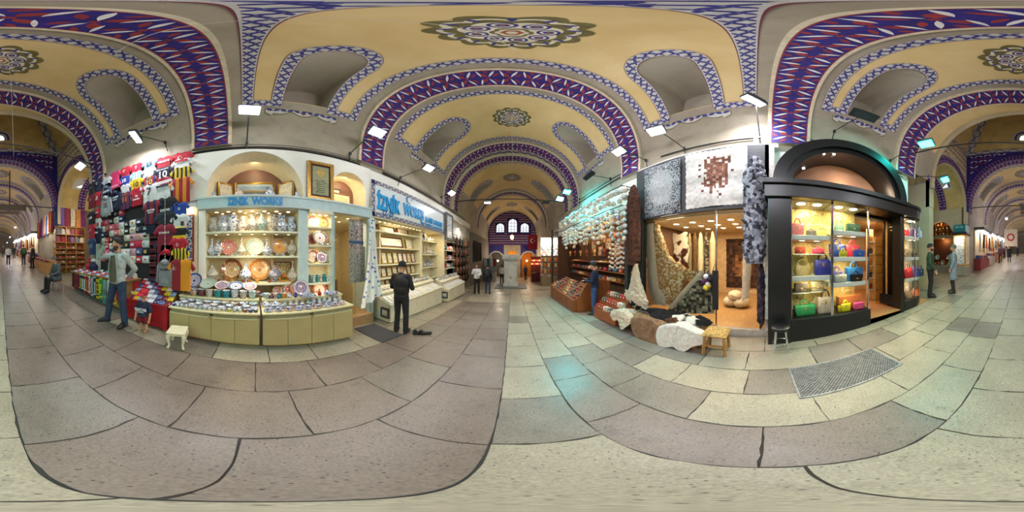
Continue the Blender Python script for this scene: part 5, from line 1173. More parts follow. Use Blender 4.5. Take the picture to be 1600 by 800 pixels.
H(281, 316, -3.08, BLU, 'royal blue jersey at the pottery end', .75, (('ring', 0, -.22, .04, '#dfdfe0'),)); H(281, 334, -3.03, WHT, 'white jersey with black trim under the royal blue one', .75, (('block', .1, -.3, .05, .06, '#3a2a2a'),)); H(280, 354, -3.0, STRIPE('#dcbf22', '#1a1a20', .2, 2, .05), 'yellow jersey with dark lower half', .75); H(279, 371, -2.97, RED_, 'plain red jersey under the yellow one', .75, (('moon', 0, -.2, .04),)); H(281, 387, -2.93, STRIPE('#1a1a20', '#dcbf22', .05), 'black and yellow narrow striped jersey', .75); H(283, 404, -2.86, STRIPE('#e0901e', '#8f1f2a', .22, 0, .0), 'half orange half crimson jersey lowest at the pottery end', 1.0, (('moon', -.12, -.2, .03),))
ch = MB(); a, b_ = atx(258, 306, -2.98), atx(258, 420, -2.84)
for i in range(40): t = i/39; p = a.lerp(b_, t); ch.sph(p, .012, SILVER, 6, 4, (1, 1, 1.5))
tag(ch.build('hanging_chain'), 'thin steel chain carrying the shirts beside the packed shelves', 'chain')
# board of folded T-shirts
bd = MB(); bd.box(-3.42, -3.2, -4.5, -2.44, 1.0, 3.05, M('#2a2526', .8)); tag(bd.build('shirt_rack'), 'dark backboard rack carrying the folded printed T-shirts', 'rack')
FC = ['#1c1d22', '#b3344a', '#dcdcdc', '#1a1a1e', '#d8cdb8', '#21233a', '#c03048', '#2fa0a8', '#3a4a7a', '#e6e6e6', '#1c1d22', '#23305f', '#c05a6a', '#dcdcdc', '#d85f7a', '#151518', '#c02a40', '#d9a0b0']
def folded(c):
    m = M(c, .8); b = MB(); n = 8
    b.grid(lambda u, v: ((u-.5)*.215, -.035*(1-(2*v-1)**4)-.012*(1-(2*u-1)**2), (v-.5)*.19), n, 6, m); b.box(-.107, .107, -.001, .01, -.095, .095, m); return b.mesh('folded', 0)
k = 0
for r_ in range(8):
    for c_ in range(9):
        if r_ < 2 and c_ < 4: continue
        if r_ == 0 and c_ > 7: continue
        col = R.choice(FC); y = -2.54-c_*.222; z = 2.93-.195*r_
        o = single(('fold', col), lambda: folded(col), 'folded_shirt', f'folded printed T-shirt, {nth(8-c_)} from the crossing in the {nth(r_)} row from the top', 'shirt', (-3.185, y, z), FACE_R)
        q = (r_*3+c_) % 5; lt = INKB if col in ('#dcdcdc', '#e6e6e6', '#d8cdb8', '#d9a0b0') else INKW
        b = MB()
        if q == 0: CRESC(b, (-.02, 0), .042, lt, 0)
        elif q == 1: HEART(b, (0, 0), .035, M('#c01f2e', .7), 0)
        elif q == 2: b.ext([(-.06, -.03), (.06, -.03), (.05, .02), (.02, .03), (-.02, .02), (-.05, .035)], lt, .003)
        elif q == 3: b.ext([(.05*cos(2*pi*i/14), .045*sin(2*pi*i/14)) for i in range(14)], M('#c9a05a', .7), .003)
        else:
            for j in range(3): b.ext([(-.06, -.035+j*.026), (.06-.02*j, -.035+j*.026), (.06-.02*j, -.02+j*.026), (-.06, -.02+j*.026)], lt, .003)
        b.build('printed_motif', o, loc=(0, -.048, 0))
# packed shirts on dark shelves
sk = root('shirt_shelf', 'dark shelves of plastic-wrapped shirts beside the folded T-shirts', 'shelf', (0, 0, 0)); b = MB(); b.box(-3.42, -3.40, -2.42, -1.66, .2, 2.6, M('#1d1b20', .8)); b.build('back_panel', sk)
for i in range(8): b = MB(); b.box(-3.40, -3.12, -2.42, -1.98, 1.05+.17*i, 1.062+.17*i, M('#3a3336', .6)); b.build('shelf', sk)
for i in range(7):
    for j in range(2):
        for k2 in range(3): col = ['#6f1426', '#8f2036', '#3a1a2a', '#a02a3a', '#25233f'][(i*3+j*2+k2) % 5]; single(('pack', col), lambda: (lambda b: (b.box(-.10, .10, -.12, .12, 0, .034, M(col, .3)), b.mesh('pack', .012, 2))[-1])(MB()), 'packed_shirt', f'{["bottom", "middle", "top"][k2]} packed shirt, {["crossing-side", "pottery-side"][j]} pile, {nth(6-i)} dark shelf down', 'shirt', (-3.26, -2.31+.23*j, 1.065+.17*i+.036*k2), FACE_R)
# counter with scarves
ct = root('shirt_counter', 'wooden counter of folded shirts with football scarves hung down its front', 'counter', (0, 0, 0)); WD = WOOD('#8a6238', '#b08550'); b = MB()
c0, c1_ = -5.75, -2.72; b.ext([(c0, fz(c0)+.12), (c1_, fz(c1_)+.12), (c1_, 1.03), (c0, 1.03)], WD, .5, lambda a, z, c: (-3.22+c, a, z)); b.ext([(c0+.05, fz(c0)), (c1_-.05, fz(c1_)), (c1_-.05, fz(c1_)+.13), (c0+.05, fz(c0)+.13)], M('#5a5048', .7), .42, lambda a, z, c: (-3.22+c, a, z)); b.build('counter_body', ct); b = MB(); b.box(-3.25, -2.66, c0-.02, c1_+.02, 1.03, 1.075, WD); b.build('worktop', ct, bev=.008)
SCF = [('#2a8f4a', 'green and yellow scarf with bold letters', 'IBRA', '#e0cf2a'), ('#d8c22a', 'yellow and navy scarf with bold letters', 'B N M', '#1d2340'), ('#1d2c4a', 'navy scarf with white stripe', '', '#c9ccd0'), ('#b8bcc4', 'pale grey and navy scarf', '', '#2a3550'), ('#b02038', 'red and white scarf with white letters', 'TÜRKİYE', '#e6e6e6'), ('#8a1a2c', 'crimson scarf with a yellow shield', '', '#e0b02a'), ('#c8283c', 'red scarf with white edges', '', '#e6e6e6'), ('#22283a', 'black and white scarf', '', '#d8d8d8'), ('#1d2a5a', 'blue and yellow scarf', '', '#d8c22a'), ('#a01f30', 'dull red scarf', '', '#6f1426'), ('#6f1426', 'maroon scarf at the seated man', '', '#b8a03a'), ('#7a2f3a', 'brownish red scarf', '', '#2a2a2a'), ('#4a1a24', 'darkest scarf at the crossing end', '', '#8a2a34')]
for i, (c, lab, tx, c2) in enumerate(SCF):
    y = -3.78-i*.152; m = M(c, .9, bump=.2); t = root('hanging_scarf', lab+' hung on the front of the shirt counter', 'scarf', (-2.70, y, 1.02)); b = MB(); h = 1.02-fz(y)-.20
    b.grid(lambda u, v: (.012*sin(u*5+i)+.015, (u-.5)*.14, -v*h), 5, 8, m); b.grid(lambda u, v: (.005, (u-.5)*.14, -v*h), 5, 8, m); sc_ = b.build('scarf_cloth', t); b = MB()
    for v in (.0, .90):
        b.grid(lambda u, w_: (.012*sin(u*5+i)+.019, (u-.5)*.138, -(v+.07*w_)*h), 5, 1, M(c2, .9)); b.build('woven_stripe', sc_); b = MB()
    if not tx: b.grid(lambda u, w_: (.012*sin((.3+u*.4)*5+i)+.02, (u-.5)*.05, -(.27+.6*w_)*h), 3, 4, M(c2, .9))
    if not tx: b.build('woven_stripe', sc_); b = MB()
    for q in range(9): b.tube([(.012, -.064+.016*q, -h), (.014, -.064+.016*q+.004*sin(q), -h-.06)], .005, m, 4)
    b.build('fringe', sc_)
    if tx: lettering(tx, .13, M(c2, .9), sc_, (.032, 0, -h*.52), (pi/2, pi/2, pi/2), .002, .004, 'woven_lettering')
for i, (y, c, lab) in enumerate(((-3.60, '#6f9a94', 'grey green printed poster cloth'), (-3.40, '#d4d2cc', 'white cloth printed with a mosque drawing'), (-3.17, '#d8c35a', 'yellow and grey cloth with a red heart'))):
    t = root('hanging_printed_cloth', lab+' on the front of the shirt counter', 'cloth', (-2.70, y, 1.0)); h = .80-.0; b = MB(); b.grid(lambda u, v: (.015+.006*sin(u*6), (u-.5)*.17, -v*(h-fz(y))), 4, 6, M(c, .8)); cp_ = b.build('cloth_panel', t); b = MB()
    if i == 2: b.face([(.026, .5*a, -.52+.5*z) for a, z in [(.1*1.0*sin(q)**3, .1*(.81*cos(q)-.31*cos(2*q)-.12*cos(3*q))) for q in [2*pi*k/20 for k in range(20)]]], M('#c01f2e', .7)); b.grid(lambda u, v: (.022, (u-.5)*.168, -.02-v*.25), 3, 2, M('#5a5a5e', .8))
    else: b.face([(.026, a, -.35+z) for a, z in ((-.07, -.1), (.07, -.1), (.07, 0), (.03, .05), (0, .10), (-.03, .05), (-.07, 0))], M('#6a6f76', .8)); b.face([(.026, a, -.6+z) for a, z in ((-.07, -.1), (.07, -.1), (.07, .05), (-.07, .08))], M('#2f7f84', .8))
    b.build('printed_motif', cp_)
for i in range(54):
    col = ['#c8283c', '#e0e0e0', '#1f2430', '#b8c8d4', '#8a1a2c', '#dfd8c8', '#5a6a8a', '#d84f6a', '#2f9aa0'][(i*7) % 9]; r_ = i % 3; y = -2.86-(i//3)*.158
    single(('pile', col), lambda: (lambda b: (b.grid(lambda u, v: ((u-.5)*.15, (v-.5)*.145, .045*(1-(2*u-1)**6)*(1-(2*v-1)**6)), 6, 6, M(col, .55)), b.mesh('pile'))[-1])(MB()), 'folded_shirt', f'folded shirt on the scarf counter, {nth(i//3)} from the red table, {["front", "middle", "back"][r_]} row', 'shirt', (-2.76-.17*r_, y, 1.078), R.uniform(-.04, .04), None, (1, 1, 1+r_*.9))
# red cloth table with packed shirts and a child mannequin
tb = root('cloth_covered_table', 'low table draped in a red flag cloth beside the child mannequin', 'table', (0, 0, 0)); RC = M('#a8121f', .75, var=.15, sc=4); b = MB(); b.box(-3.3, -2.62, -2.68, -1.60, .62, .66, WD); b.build('table_top', tb)
for yy in (-2.62, -1.66):
    for xx in (-3.25, -2.68): b = MB(); b.box(xx-.025, xx+.025, yy-.025, yy+.025, fz(yy), .62, WD); b.build('leg', tb)
b = MB(); b.grid(lambda u, v: (-2.60+.02*sin(u*22)*v, -2.70+u*1.12, .665-v*(.665-fz(-2.7+u*1.12)-.06)), 40, 5, RC); b.grid(lambda u, v: (-2.60-v*.06, -2.70+u*1.12, .667), 10, 1, RC); b.grid(lambda u, v: (-2.60-u*.6, -1.585+.01*sin(u*20), .665-v*.5), 14, 4, RC); rc_ = b.build('red_cloth', tb); b = MB(); CRESC(b, (0, 0), .15, INKW, 0); fo = b.build('crescent_print', rc_, loc=(-2.555, -2.15, .38)); fo.rotation_euler = (0, 0, FACE_R)
for i in range(48):
    col = ['#7a2030', '#8a96b8', '#d8d8de', '#b82a3a', '#5a6490', '#d8b82a', '#c8a0a8', '#34406a', '#c9cdd4'][(i*5+i//6) % 9]; r_, c_ = divmod(i, 8); X = -2.70-.105*r_; y = -2.56+c_*.135
    o = single(('pk2', col), lambda: (lambda b: (b.box(-.055, .055, -.062, .062, 0, .03, M(col, .22, var=.25, sc=30)), b.mesh('pack', .01, 2))[-1])(MB()), 'packed_shirt', f'plastic-wrapped shirt on the red table, {nth(c_)} from the counter end, {nth(r_)} row from the street', 'shirt', (X, y, .685+.075*r_), 0); o.rotation_euler = (0, .54, R.uniform(-.08, .08)); o.scale = (1.05, 1.02, 1)
b = MB(); b.ext([(-2.60, .66), (-3.25, 1.05), (-3.25, .66)], WD, 1.0, lambda a, z, c: (a, -2.65+c, z-.02)); tag(b.build('display_wedge'), 'sloping board under the wrapped shirts on the red table', 'stand')
for i, (y, m, lab) in enumerate(((-1.72, YEL, 'yellow folded shirt at the back of the red table'), (-1.95, RED_, 'red folded shirt at the back of the red table'), (-2.3, NVY, 'navy folded shirt pile behind the wrapped shirts'))):
    b = MB(); b.grid(lambda u, v: ((u-.5)*.2, (v-.5)*.26, .06*(1-(2*u-1)**6)*(1-(2*v-1)**6)), 6, 6, m); tag(b.build('folded_shirt', loc=(-3.18, y, 1.06)), lab, 'shirt')
ft = MB(); ft.grid(lambda u, v: (.02*sin(u*7), -.30+u*.6, -v*.5), 10, 5, M('#b81a28', .75)); o = ft.build('hanging_flag', loc=(-2.80, -2.82, 1.02)); o.rotation_euler = (0, 0, .5); tag(o, 'red flag with white crescent hung behind the man on the phone', 'flag'); b = MB(); CRESC(b, (0, 0), .12, INKW, 0); c = b.build('crescent_print', o, loc=(.03, 0, -.25)); c.rotation_euler = (0, 0, FACE_R)
# busts with hats on the counter
for i, (y, m, hm, lab) in enumerate(((-4.95, RED_, RED_, 'red shirted display bust with a red cap'), (-4.72, NVY, WHT, 'navy shirted display bust with a white cap'))):
    t = root('display_bust', lab+' on the scarf counter', 'bust', (-3.05, y, 1.08)); b = MB(); b.lathe([(0, 0), (.13, 0), (.16, .12), (.17, .22), (.10, .30), (.05, .33), (.05, .36), (0, .36)], m, n=16); b.build('shirt_bust', t); b = MB(); b.sph((0, 0, .42), .085, hm, 14, 8, (1, 1, .8)); b.obox((.09, 0, .40), .10, .13, .012, hm); b.build('cap', t)
def mannequin():
    t = root('child_mannequin', 'barefoot child mannequin in a navy football kit and red cap', 'mannequin', (-2.40, -1.98, fz(-1.98)), radians(100)); SK = M('#c98f68', .35, var=.04); b = MB()
    b.caps((0, 0, .62), (0, 0, .70), .035, .035, SK); b.sph((0, 0, .79), .082, SK, 18, 12, (.92, 1, 1.12)); b.sph((0, -.085, .78), .012, SK)
    for s in (-1, 1):
        b.caps((s*.055, 0, .40), (s*.06, 0, .22), .05, .036, SK); b.caps((s*.06, 0, .22), (s*.06, .01, .04), .036, .026, SK); b.caps((s*.06, 0, .025), (s*.065, -.085, .02), .027, .020, SK)
        b.caps((s*.12, 0, .58), (s*.15, -.01, .44), .030, .026, SK); b.caps((s*.15, -.01, .44), (s*.15, -.05, .31), .026, .020, SK); b.caps((s*.15, -.05, .31), (s*.15, -.065, .27), .023, .018, SK)
        for f in range(4): b.caps((s*.15+(f-1.5)*.011, -.07, .265), (s*.15+(f-1.5)*.012, -.078, .225), .0065, .005, SK, 8, 3)
        b.caps((s*.135, -.07, .28), (s*.13, -.09, .25), .007, .006, SK, 8, 3)
    b.build('body', t); b = MB(); b.lathe([(.05, .645), (.09, .625), (.115, .56), (.105, .40), (.125, .36)], NVY, n=20); jy = b.build('jersey', t)
    for s in (-1, 1): b = MB(); b.caps((s*.10, 0, .60), (s*.15, -.01, .47), .042, .048, NVY); b.build('sleeve', t); b = MB(); b.caps((s*.055, 0, .37), (s*.065, 0, .24), .066, .07, M('#7a1a2c', .8)); b.build('shorts_leg', t)
    lettering('QATAR', .075, INKW, jy, (0, -.118, .50), (pi/2, 0, 0), .002, .003, 'printed_lettering'); lettering('AIRWAYS', .03, INKW, jy, (0, -.118, .45), (pi/2, 0, 0), .002, .001, 'printed_lettering')
    b = MB(); b.sph((0, .005, .82), .092, RED_, 18, 10, (1, 1.05, .95)); b.obox((0, -.12, .81), .13, .12, .012, RED_, Matrix.Rotation(.25, 3, 'X')); b.build('cap', t)
mannequin()
# ------------------------------------------------------------------ scarf shop across the side street and the street beyond
YS = -9.35
SW = WOOD('#a8743c', '#c99555'); t = root('shelf_unit', 'light wood shelf of woollen hats and folded scarves across the side street', 'shelf unit', (0, 0, 0)); b = MB(); b.box(-5.4, -3.3, YS-.4, YS-.36, .55, 3.5, SW)
b.build('back_panel', t)
for z in (.9, 1.2, 1.5, 1.8, 2.1, 2.5, 3.0, 3.5): b = MB(); b.box(-5.4, -3.3, YS-.38, YS, z-.02, z+.02, SW); b.build('shelf', t)
for x in (-5.4, -4.72, -4.02, -3.32): b = MB(); b.box(x-.02, x+.02, YS-.38, YS, .55, 3.5, SW); b.build('upright', t)
HC = ['#d8cfc0', '#a05a6a', '#6a2a34', '#7a8a9a', '#c9b0a0', '#b03a3a', '#8a6a9a']
for r_, z in enumerate((2.52, 3.02)):
    for i in range(6):
        x = -5.22+i*.34; col = HC[(i*3+r_*2) % 7]; single(('hat', col), lambda: (lambda b: (b.lathe([(.0, .34), (.04, .335), (.12, .27), (.15, .14), (.15, 0), (.13, 0), (0, .02)], M(col, .95, var=.3, sc=25), n=14), b.mesh('hat'))[-1])(MB()), 'woollen_hat', f'knitted hat, {nth(5-i)} from the street corner on the {["lower", "upper"][r_]} hat shelf', 'hat', (x, YS-.2, z+.003), 0, None, 1.15)
for r_, z in enumerate((.92, 1.22, 1.52, 1.82, 2.12)):
    for i in range(9):
        x = -5.26+i*.23; col = ['#8a3a4a', '#c98a3a', '#b06a7a', '#d8c0a0', '#6a3a5a', '#c05a3a'][(i*5+r_*3) % 6]; single(('sc2', col), lambda: (lambda b: (b.box(-.1, .1, -.14, .14, 0, .12, M(col, .9, var=.3, sc=30)), b.mesh('folded', .03, 2))[-1])(MB()), 'folded_scarf', f'folded scarf pile, {nth(8-i)} from the corner on the {nth(4-r_)} scarf shelf down', 'scarf', (x, YS-.2, z+.003))
CL = ['#7a2f6a', '#c98a4a', '#d8c8b0', '#a03a4a', '#8a6ab0', '#3f5a8a', '#b8944a', '#5a2a3a', '#c9b8d0', '#b03a2a']
def drape(X0, y, z, w_, h, col, lab, rz, nm='hanging_shawl', cat='shawl'):
    k = ('drape', col, w_, h)
    def mk():
        b = MB(); b.grid(lambda u, v: ((u-.5)*w_, .04*sin(u*14+col.__hash__() % 5)*(.4+v), -v*h), 12, 4, M(col, .9, var=.35, sc=18)); return b.mesh('cloth')
    return single(k, mk, nm, lab, cat, (X0, y, z), rz)
for i in range(6): drape(-5.2+i*.37, YS+.05, 4.75-.05*(i % 2), .34, 1.2, CL[i], f'hanging shawl over the hat shelves, {nth(5-i)} from the street corner', 0)
for i in range(14): drape(-3.3+.03*(i % 2), YS-.15-i*.34, 4.7-.1*(i % 3), .36, 1.4, CL[(i*3) % 10], f'shawl hung along the back street wall, {nth(i)} beyond the hat shelves', FACE_R)
t = root('goods_table', 'wooden side table of scarves along the back street past the crossing', 'table', (0, 0, 0)); b = MB(); b.ext([(-13.5, fz(-13.5)), (-9.5, fz(-9.5)), (-9.5, 1.25), (-13.5, 1.45)], SW, .5, lambda a, z, c: (-3.2+c, a, z)); b.build('table_body', t)
for i in range(22): col = HC[(i*3) % 7]; single(('sc2', ['#8a3a4a', '#c98a3a', '#b06a7a', '#d8c0a0', '#6a3a5a', '#c05a3a'][i % 6]), None, 'folded_scarf', f'scarf pile on the side table, {nth(i//2)} from the crossing, {["outer", "inner"][i % 2]} row', 'scarf', (-2.83-.22*(i % 2), -9.7-.34*(i//2), 1.26+.05*.34*(i//2)+.01))
point((-4.3, -8.2, 3.3), 45, '#fff0dc', .12); point((-2.6, -10.8, 3.6), 60, '#fff0dc', .12)  # first light has no fixture, added to brighten the hat shelves
# stalls far down the back street
SC_ = ['#8a2a34', '#c9a05a', '#3f5a8a', '#b8b0a8', '#5a2a4a', '#2f6a6a', '#b86a3a', '#d8d0c0']
def stall(t):
    pass
for sd in (-1, 1):
    nmside = 'hat shop' if sd < 0 else 'blue tile pillar'
    for i in range(11):
        y = -15.3-3.1*i if sd < 0 else -12.0-3.1*i
        if y < -33: break
        t = root('market_stall', f'lit market stall, {nth(i)} down the back street on the {nmside} side', 'market stall', (sd*3.35, y, 0)); b = MB(); z0 = fz(y)
        b.box(-.45 if sd > 0 else -.0, .0 if sd > 0 else .45, -1.4, 1.4, z0-.1, z0+.75, M(SC_[(i*3) % 8], .6)); b.build('stall_counter', t); b = MB(); b.box(-.7 if sd > 0 else 0, 0 if sd > 0 else .7, -1.45, 1.45, z0+2.75, z0+2.9, M(['#3a3a3f', '#8a8a86', '#5a4a3a'][i % 3], .6)); b.build('stall_fascia', t)
        b = MB(); b.box(-.03, .03, -1.3, 1.3, z0+.8, z0+2.7, M('#cfc4a8', .7)); b.build('back_panel', t); b = MB(); b.box(-.25, .25, -.9, .9, z0+2.72, z0+2.74, EM('#fff2dc', 24.0, 'lamp_tube')) if i < 6 else b.box(-.25, .25, -.9, .9, z0+2.72, z0+2.74, EM('#fff2dc', 16.0, 'lamp_tube')); b.build('strip_lamp', t, loc=(-sd*.3, 0, 0)); b = MB(); b.sph((-sd*.75, .2, z0+2.35), .07, EM('#f4f8ff', 25.0, 'lamp_bulb'), 10, 6); b.build('bulb', t)
        for j in range(6): drape(sd*(3.35-.5+.12*(j % 2)), y-1.2+.48*j, z0+2.6, .40, 1.1+.3*(j % 2), SC_[(i*5+j*3) % 8], f'cloth hung {nth(j)} along the {nth(i)} back street stall, {nmside} side', FACE_R if sd < 0 else FACE_L, 'hanging_cloth', 'cloth')
        for j in range(6): single(('box', (i+j) % 4), lambda: (lambda b: (b.box(-.14, .14, -.17, .17, 0, .22, M(SC_[(i+j) % 4*2], .7)), b.mesh('box', .01))[-1])(MB()), 'goods_box', f'goods box {nth(j)} along the {nth(i)} back street stall, {nmside} side', 'box', (sd*(3.35-.22), y-1.1+.44*j, z0+.753))
for i, y in enumerate((-13, -17, -21, -26, -31, -37)):
    p = (-1.6 if i % 2 else 1.4, y, 4.4-fz(0)+.3); point(p, 230, '#f4f0ff', .15); b = MB(); b.lathe([(0, .0), (.12, .02), (.16, .12), (.05, .2), (0, .2)], M('#d8dade', .4), n=12); t = root('pendant_lamp', f'bright pendant lamp hanging over the back street, {nth(i)} from the crossing', 'lamp', p); b.build('lamp_shade', t); b = MB(); b.sph((0, 0, -.02), .08, EM('#f4f8ff', 25.0, 'lamp_bulb'), 10, 6); b.build('bulb', t); b = MB(); b.tube([(0, 0, .2), (0, 0, 3.0)], .008, BLACKW, 5); b.build('cord', t)
# ------------------------------------------------------------------ right side: ornament shop
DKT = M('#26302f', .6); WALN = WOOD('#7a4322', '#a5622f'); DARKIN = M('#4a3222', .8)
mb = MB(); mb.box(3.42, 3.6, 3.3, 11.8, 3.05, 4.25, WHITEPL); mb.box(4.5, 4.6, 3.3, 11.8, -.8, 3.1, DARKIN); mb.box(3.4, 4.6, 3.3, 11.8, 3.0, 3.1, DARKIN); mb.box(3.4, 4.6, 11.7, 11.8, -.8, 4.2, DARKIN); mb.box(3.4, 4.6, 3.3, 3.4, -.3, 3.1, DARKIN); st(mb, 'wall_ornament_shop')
for i, y in enumerate((3.9, 5.4, 7.2, 9.4)): point((3.6, y, 2.8), 55, '#ffcf8a', .1)  # fill lights with no lamp bodies, added to lift the dark shop interior
rk = root('hanging_rack', 'black iron double rack carrying strings of ornament balls', 'rack', (0, 0, 0))
for X, z, nm in ((2.72, 3.66, 'upper_rail'), (2.72, 3.05, 'lower_rail')): b = MB(); b.bar((X, 3.4, z), (X, 9.2, z), .025, .025, BLACKW); b.bar((X+.35, 3.5, z), (X+.35, 9.2, z), .025, .025, BLACKW); b.build(nm, rk)
for y in (3.4, 5.2, 7.0, 8.9):
    for z in (3.66, 3.05): b = MB(); b.bar((2.68, y, z), (3.42, y, z+.06), .02, .02, BLACKW); b.build('bracket', rk)
b = MB(); b.box(2.88, 3.0, 3.36, 3.48, -.25, 3.1, DKT); b.build('post', rk); b = MB(); b.box(2.88, 3.0, 11.6, 11.75, -.8, 3.6, DKT); b.build('post', rk)
BALLC = [TILE_('#8fa6ac', '#c9dfe4', '#2f5f8a', 30.0), TILE_('#a3b0b0', '#dfe8e8', '#5a6a7a', 26.0), TILE_('#7f9aa0', '#d0e0e4', '#a83a3a', 30.0), TILE_('#dcd6c8', '#8a6a5a', '#3f5a8a', 30.0), TILE_('#3f74b0', '#dfe3ea', '#24408c', 28.0), TILE_('#c9a860', '#e8dcb0', '#7a3a2a', 28.0), TILE_('#5f9ca4', '#d4e4e6', '#2f6a74', 26.0), TILE_('#a84a44', '#e0c9b0', '#3a2a4a', 30.0)]  # teal-grey ball grounds carry the turquoise lamplight tint in their colour
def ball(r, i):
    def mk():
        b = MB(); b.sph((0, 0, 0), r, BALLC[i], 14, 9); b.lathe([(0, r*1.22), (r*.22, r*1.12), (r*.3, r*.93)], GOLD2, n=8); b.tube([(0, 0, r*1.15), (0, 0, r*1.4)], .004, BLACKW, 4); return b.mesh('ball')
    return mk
nb = 0
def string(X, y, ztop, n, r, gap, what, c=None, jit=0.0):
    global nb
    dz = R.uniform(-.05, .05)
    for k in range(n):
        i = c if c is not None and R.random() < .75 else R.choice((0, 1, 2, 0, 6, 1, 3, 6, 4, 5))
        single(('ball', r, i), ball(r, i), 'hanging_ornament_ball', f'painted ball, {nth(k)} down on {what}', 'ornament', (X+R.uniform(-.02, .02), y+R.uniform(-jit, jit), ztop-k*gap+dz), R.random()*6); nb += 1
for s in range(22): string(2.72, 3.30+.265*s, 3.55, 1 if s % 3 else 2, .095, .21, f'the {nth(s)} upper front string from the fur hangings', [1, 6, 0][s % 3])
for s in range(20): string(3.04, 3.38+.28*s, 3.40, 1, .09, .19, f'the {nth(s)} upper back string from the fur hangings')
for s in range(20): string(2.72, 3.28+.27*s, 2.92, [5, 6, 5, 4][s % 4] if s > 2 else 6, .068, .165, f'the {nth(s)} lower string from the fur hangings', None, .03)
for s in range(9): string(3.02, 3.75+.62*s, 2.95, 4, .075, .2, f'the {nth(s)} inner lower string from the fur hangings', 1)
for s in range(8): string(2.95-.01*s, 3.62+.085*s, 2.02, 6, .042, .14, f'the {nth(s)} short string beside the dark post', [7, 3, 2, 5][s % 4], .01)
for s in range(26):
    for k in range(2):
        c = ['#8a2f2a', '#b0702c', '#5a3a2a', '#c9a05a', '#3f5a6a', '#6a2a4a'][(s*5+k*3) % 6]; single(('tassel', c), lambda: (lambda b: (b.tube([(0, 0, .12), (0, 0, 0)], .004, BLACKW, 4), b.lathe([(0, .01), (.05, -.01), (.075, -.09), (.06, -.17), (.02, -.2), (.035, -.32), (0, -.32)], M(c, .6, var=.3, sc=40), n=10), b.mesh('pendant'))[-1])(MB()), 'hanging_gourd_lamp', f'hanging gourd ornament inside the shop, {nth(s)} from the dark post, {["upper", "lower"][k]} row', 'ornament', (3.95+.12*(s % 3), 3.6+.29*s, 2.6-.62*k))
def goods(X, y, z, i, lab, s=1.0):
    c = ['#a82a3a', '#c9a05a', '#2f6a8a', '#6a2a3a', '#d8d0c0', '#3a3a44', '#8a5a34', '#c05a3a'][i % 8]; k = i % 3
    def mk():
        b = MB(); m = M(c, .4, var=.3, sc=40)
        if k == 0: b.box(-.06, .06, -.05, .05, 0, .05, m); b.box(-.063, .063, -.053, .053, .05, .065, M('#3a2418', .4)); return b.mesh('box', .006)
        if k == 1: b.lathe([(0, 0), (.045, 0), (.055, .03), (.035, .06), (.02, .07), (0, .08)], m, n=12); return b.mesh('pot')
        b.grid(lambda u, v: ((u-.5)*.13, (v-.5)*.10, .03*sin(pi*u)*sin(pi*v)+.004), 6, 6, m); return b.mesh('pouch')
    return single(('goods', c, k), mk, ['trinket_box', 'trinket_pot', 'purse'][k], lab, ['box', 'pot', 'purse'][k], (X, y, z), R.uniform(-.4, .4), None, s)
# wall boards inside: backgammon boxes and shelves
for i in range(6):
    b = MB(); b.box(-.03, .03, -.26, .26, -.26, .26, WALN); b.box(-.035, -.03, -.20, .20, -.20, .20, TILE_('#3a2418', '#c9a05a', '#8a5a2a', 14.0)); tag(b.build('hanging_games_board', loc=(4.42, 4.4+i*.72, 1.9+.35*(i % 2))), f'inlaid wooden games board on the back wall, {nth(i)} from the dark post', 'games board')
t = root('display_shelf', 'dark wooden shelves of trinkets along the inner wall of the ornament shop', 'shelf', (0, 0, 0))
for z in (.55, .95, 1.35): b = MB(); b.box(4.1, 4.48, 4.3, 11.0, z-.03, z, WALN); b.build('shelf', t)
for r_, z in enumerate((.555, .955, 1.355)):
    for i in range(16): goods(4.2, 4.5+.4*i, z, i*3+r_, f'trinket on the inner wall of the ornament shop, {nth(i)} along the {["lowest", "middle", "top"][r_]} shelf', 2.2)
t = root('goods_counter', 'long low wooden counter of trinkets in front of the ornament strings', 'counter', (0, 0, 0)); b = MB(); y0, y1 = 5.02, 8.3
b.ext([(y0, fz(y0)+.03), (y1, fz(y1)+.03), (y1, .10), (y0, .14)], WALN, .85, lambda a, z, c: (2.0+c, a, z)); b.build('counter_body', t); b = MB(); b.ext([(1.98, .13), (2.45, .30), (2.88, .52), (2.88, .14)], WALN, y1-y0-.06, lambda a, z, c: (a, y0+.03+c, z)); b.build('sloped_top', t)
for i in range(5): a = y0+.05+i*.65; b = MB(); b.ext([(a, fz(a)+.06), (a+.58, fz(a+.58)+.06), (a+.58, .06), (a, .06)], WOOD('#6a3a1e', '#8f5428'), .012, on_right(2.0)); b.build('front_panel', t)
for r_ in range(6):
    for i in range(15): goods(2.06+.14*r_, y0+.14+i*.215, [.185, .238, .288, .343, .418, .488][r_], i*5+r_*3, f'trinket on the low counter, {nth(i)} from the jumper man, {nth(r_)} row', .85)
t = root('display_case', 'brown wooden case end with a sloped side behind the man in the dark blue jumper', 'case', (0, 0, 0)); b = MB(); b.ext([(2.10, fz(4.85)+.02), (2.95, fz(4.85)+.02), (2.95, .85), (2.5, .85), (2.10, .2)], WALN, .06, on_y(4.90, 1)); b.build('end_panel', t); b = MB(); b.box(2.9, 2.96, 4.32, 4.9, -.2, .85, WALN); b.build('back_panel', t)
t = root('stepped_stand', 'stepped wooden stand of small boxes between the hides and the ornaments', 'stand', (0, 0, 0)); b = MB(); y0, y1 = 3.18, 4.25
for k in range(3): b.ext([(y0, fz(y0)+.03), (y1, fz(y1)+.03), (y1, .10+.17*k), (y0, .10+.17*k)], WALN, .20, lambda a, z, c, k=k: (2.34+.20*k+c, a, z))
b.build('steps', t)
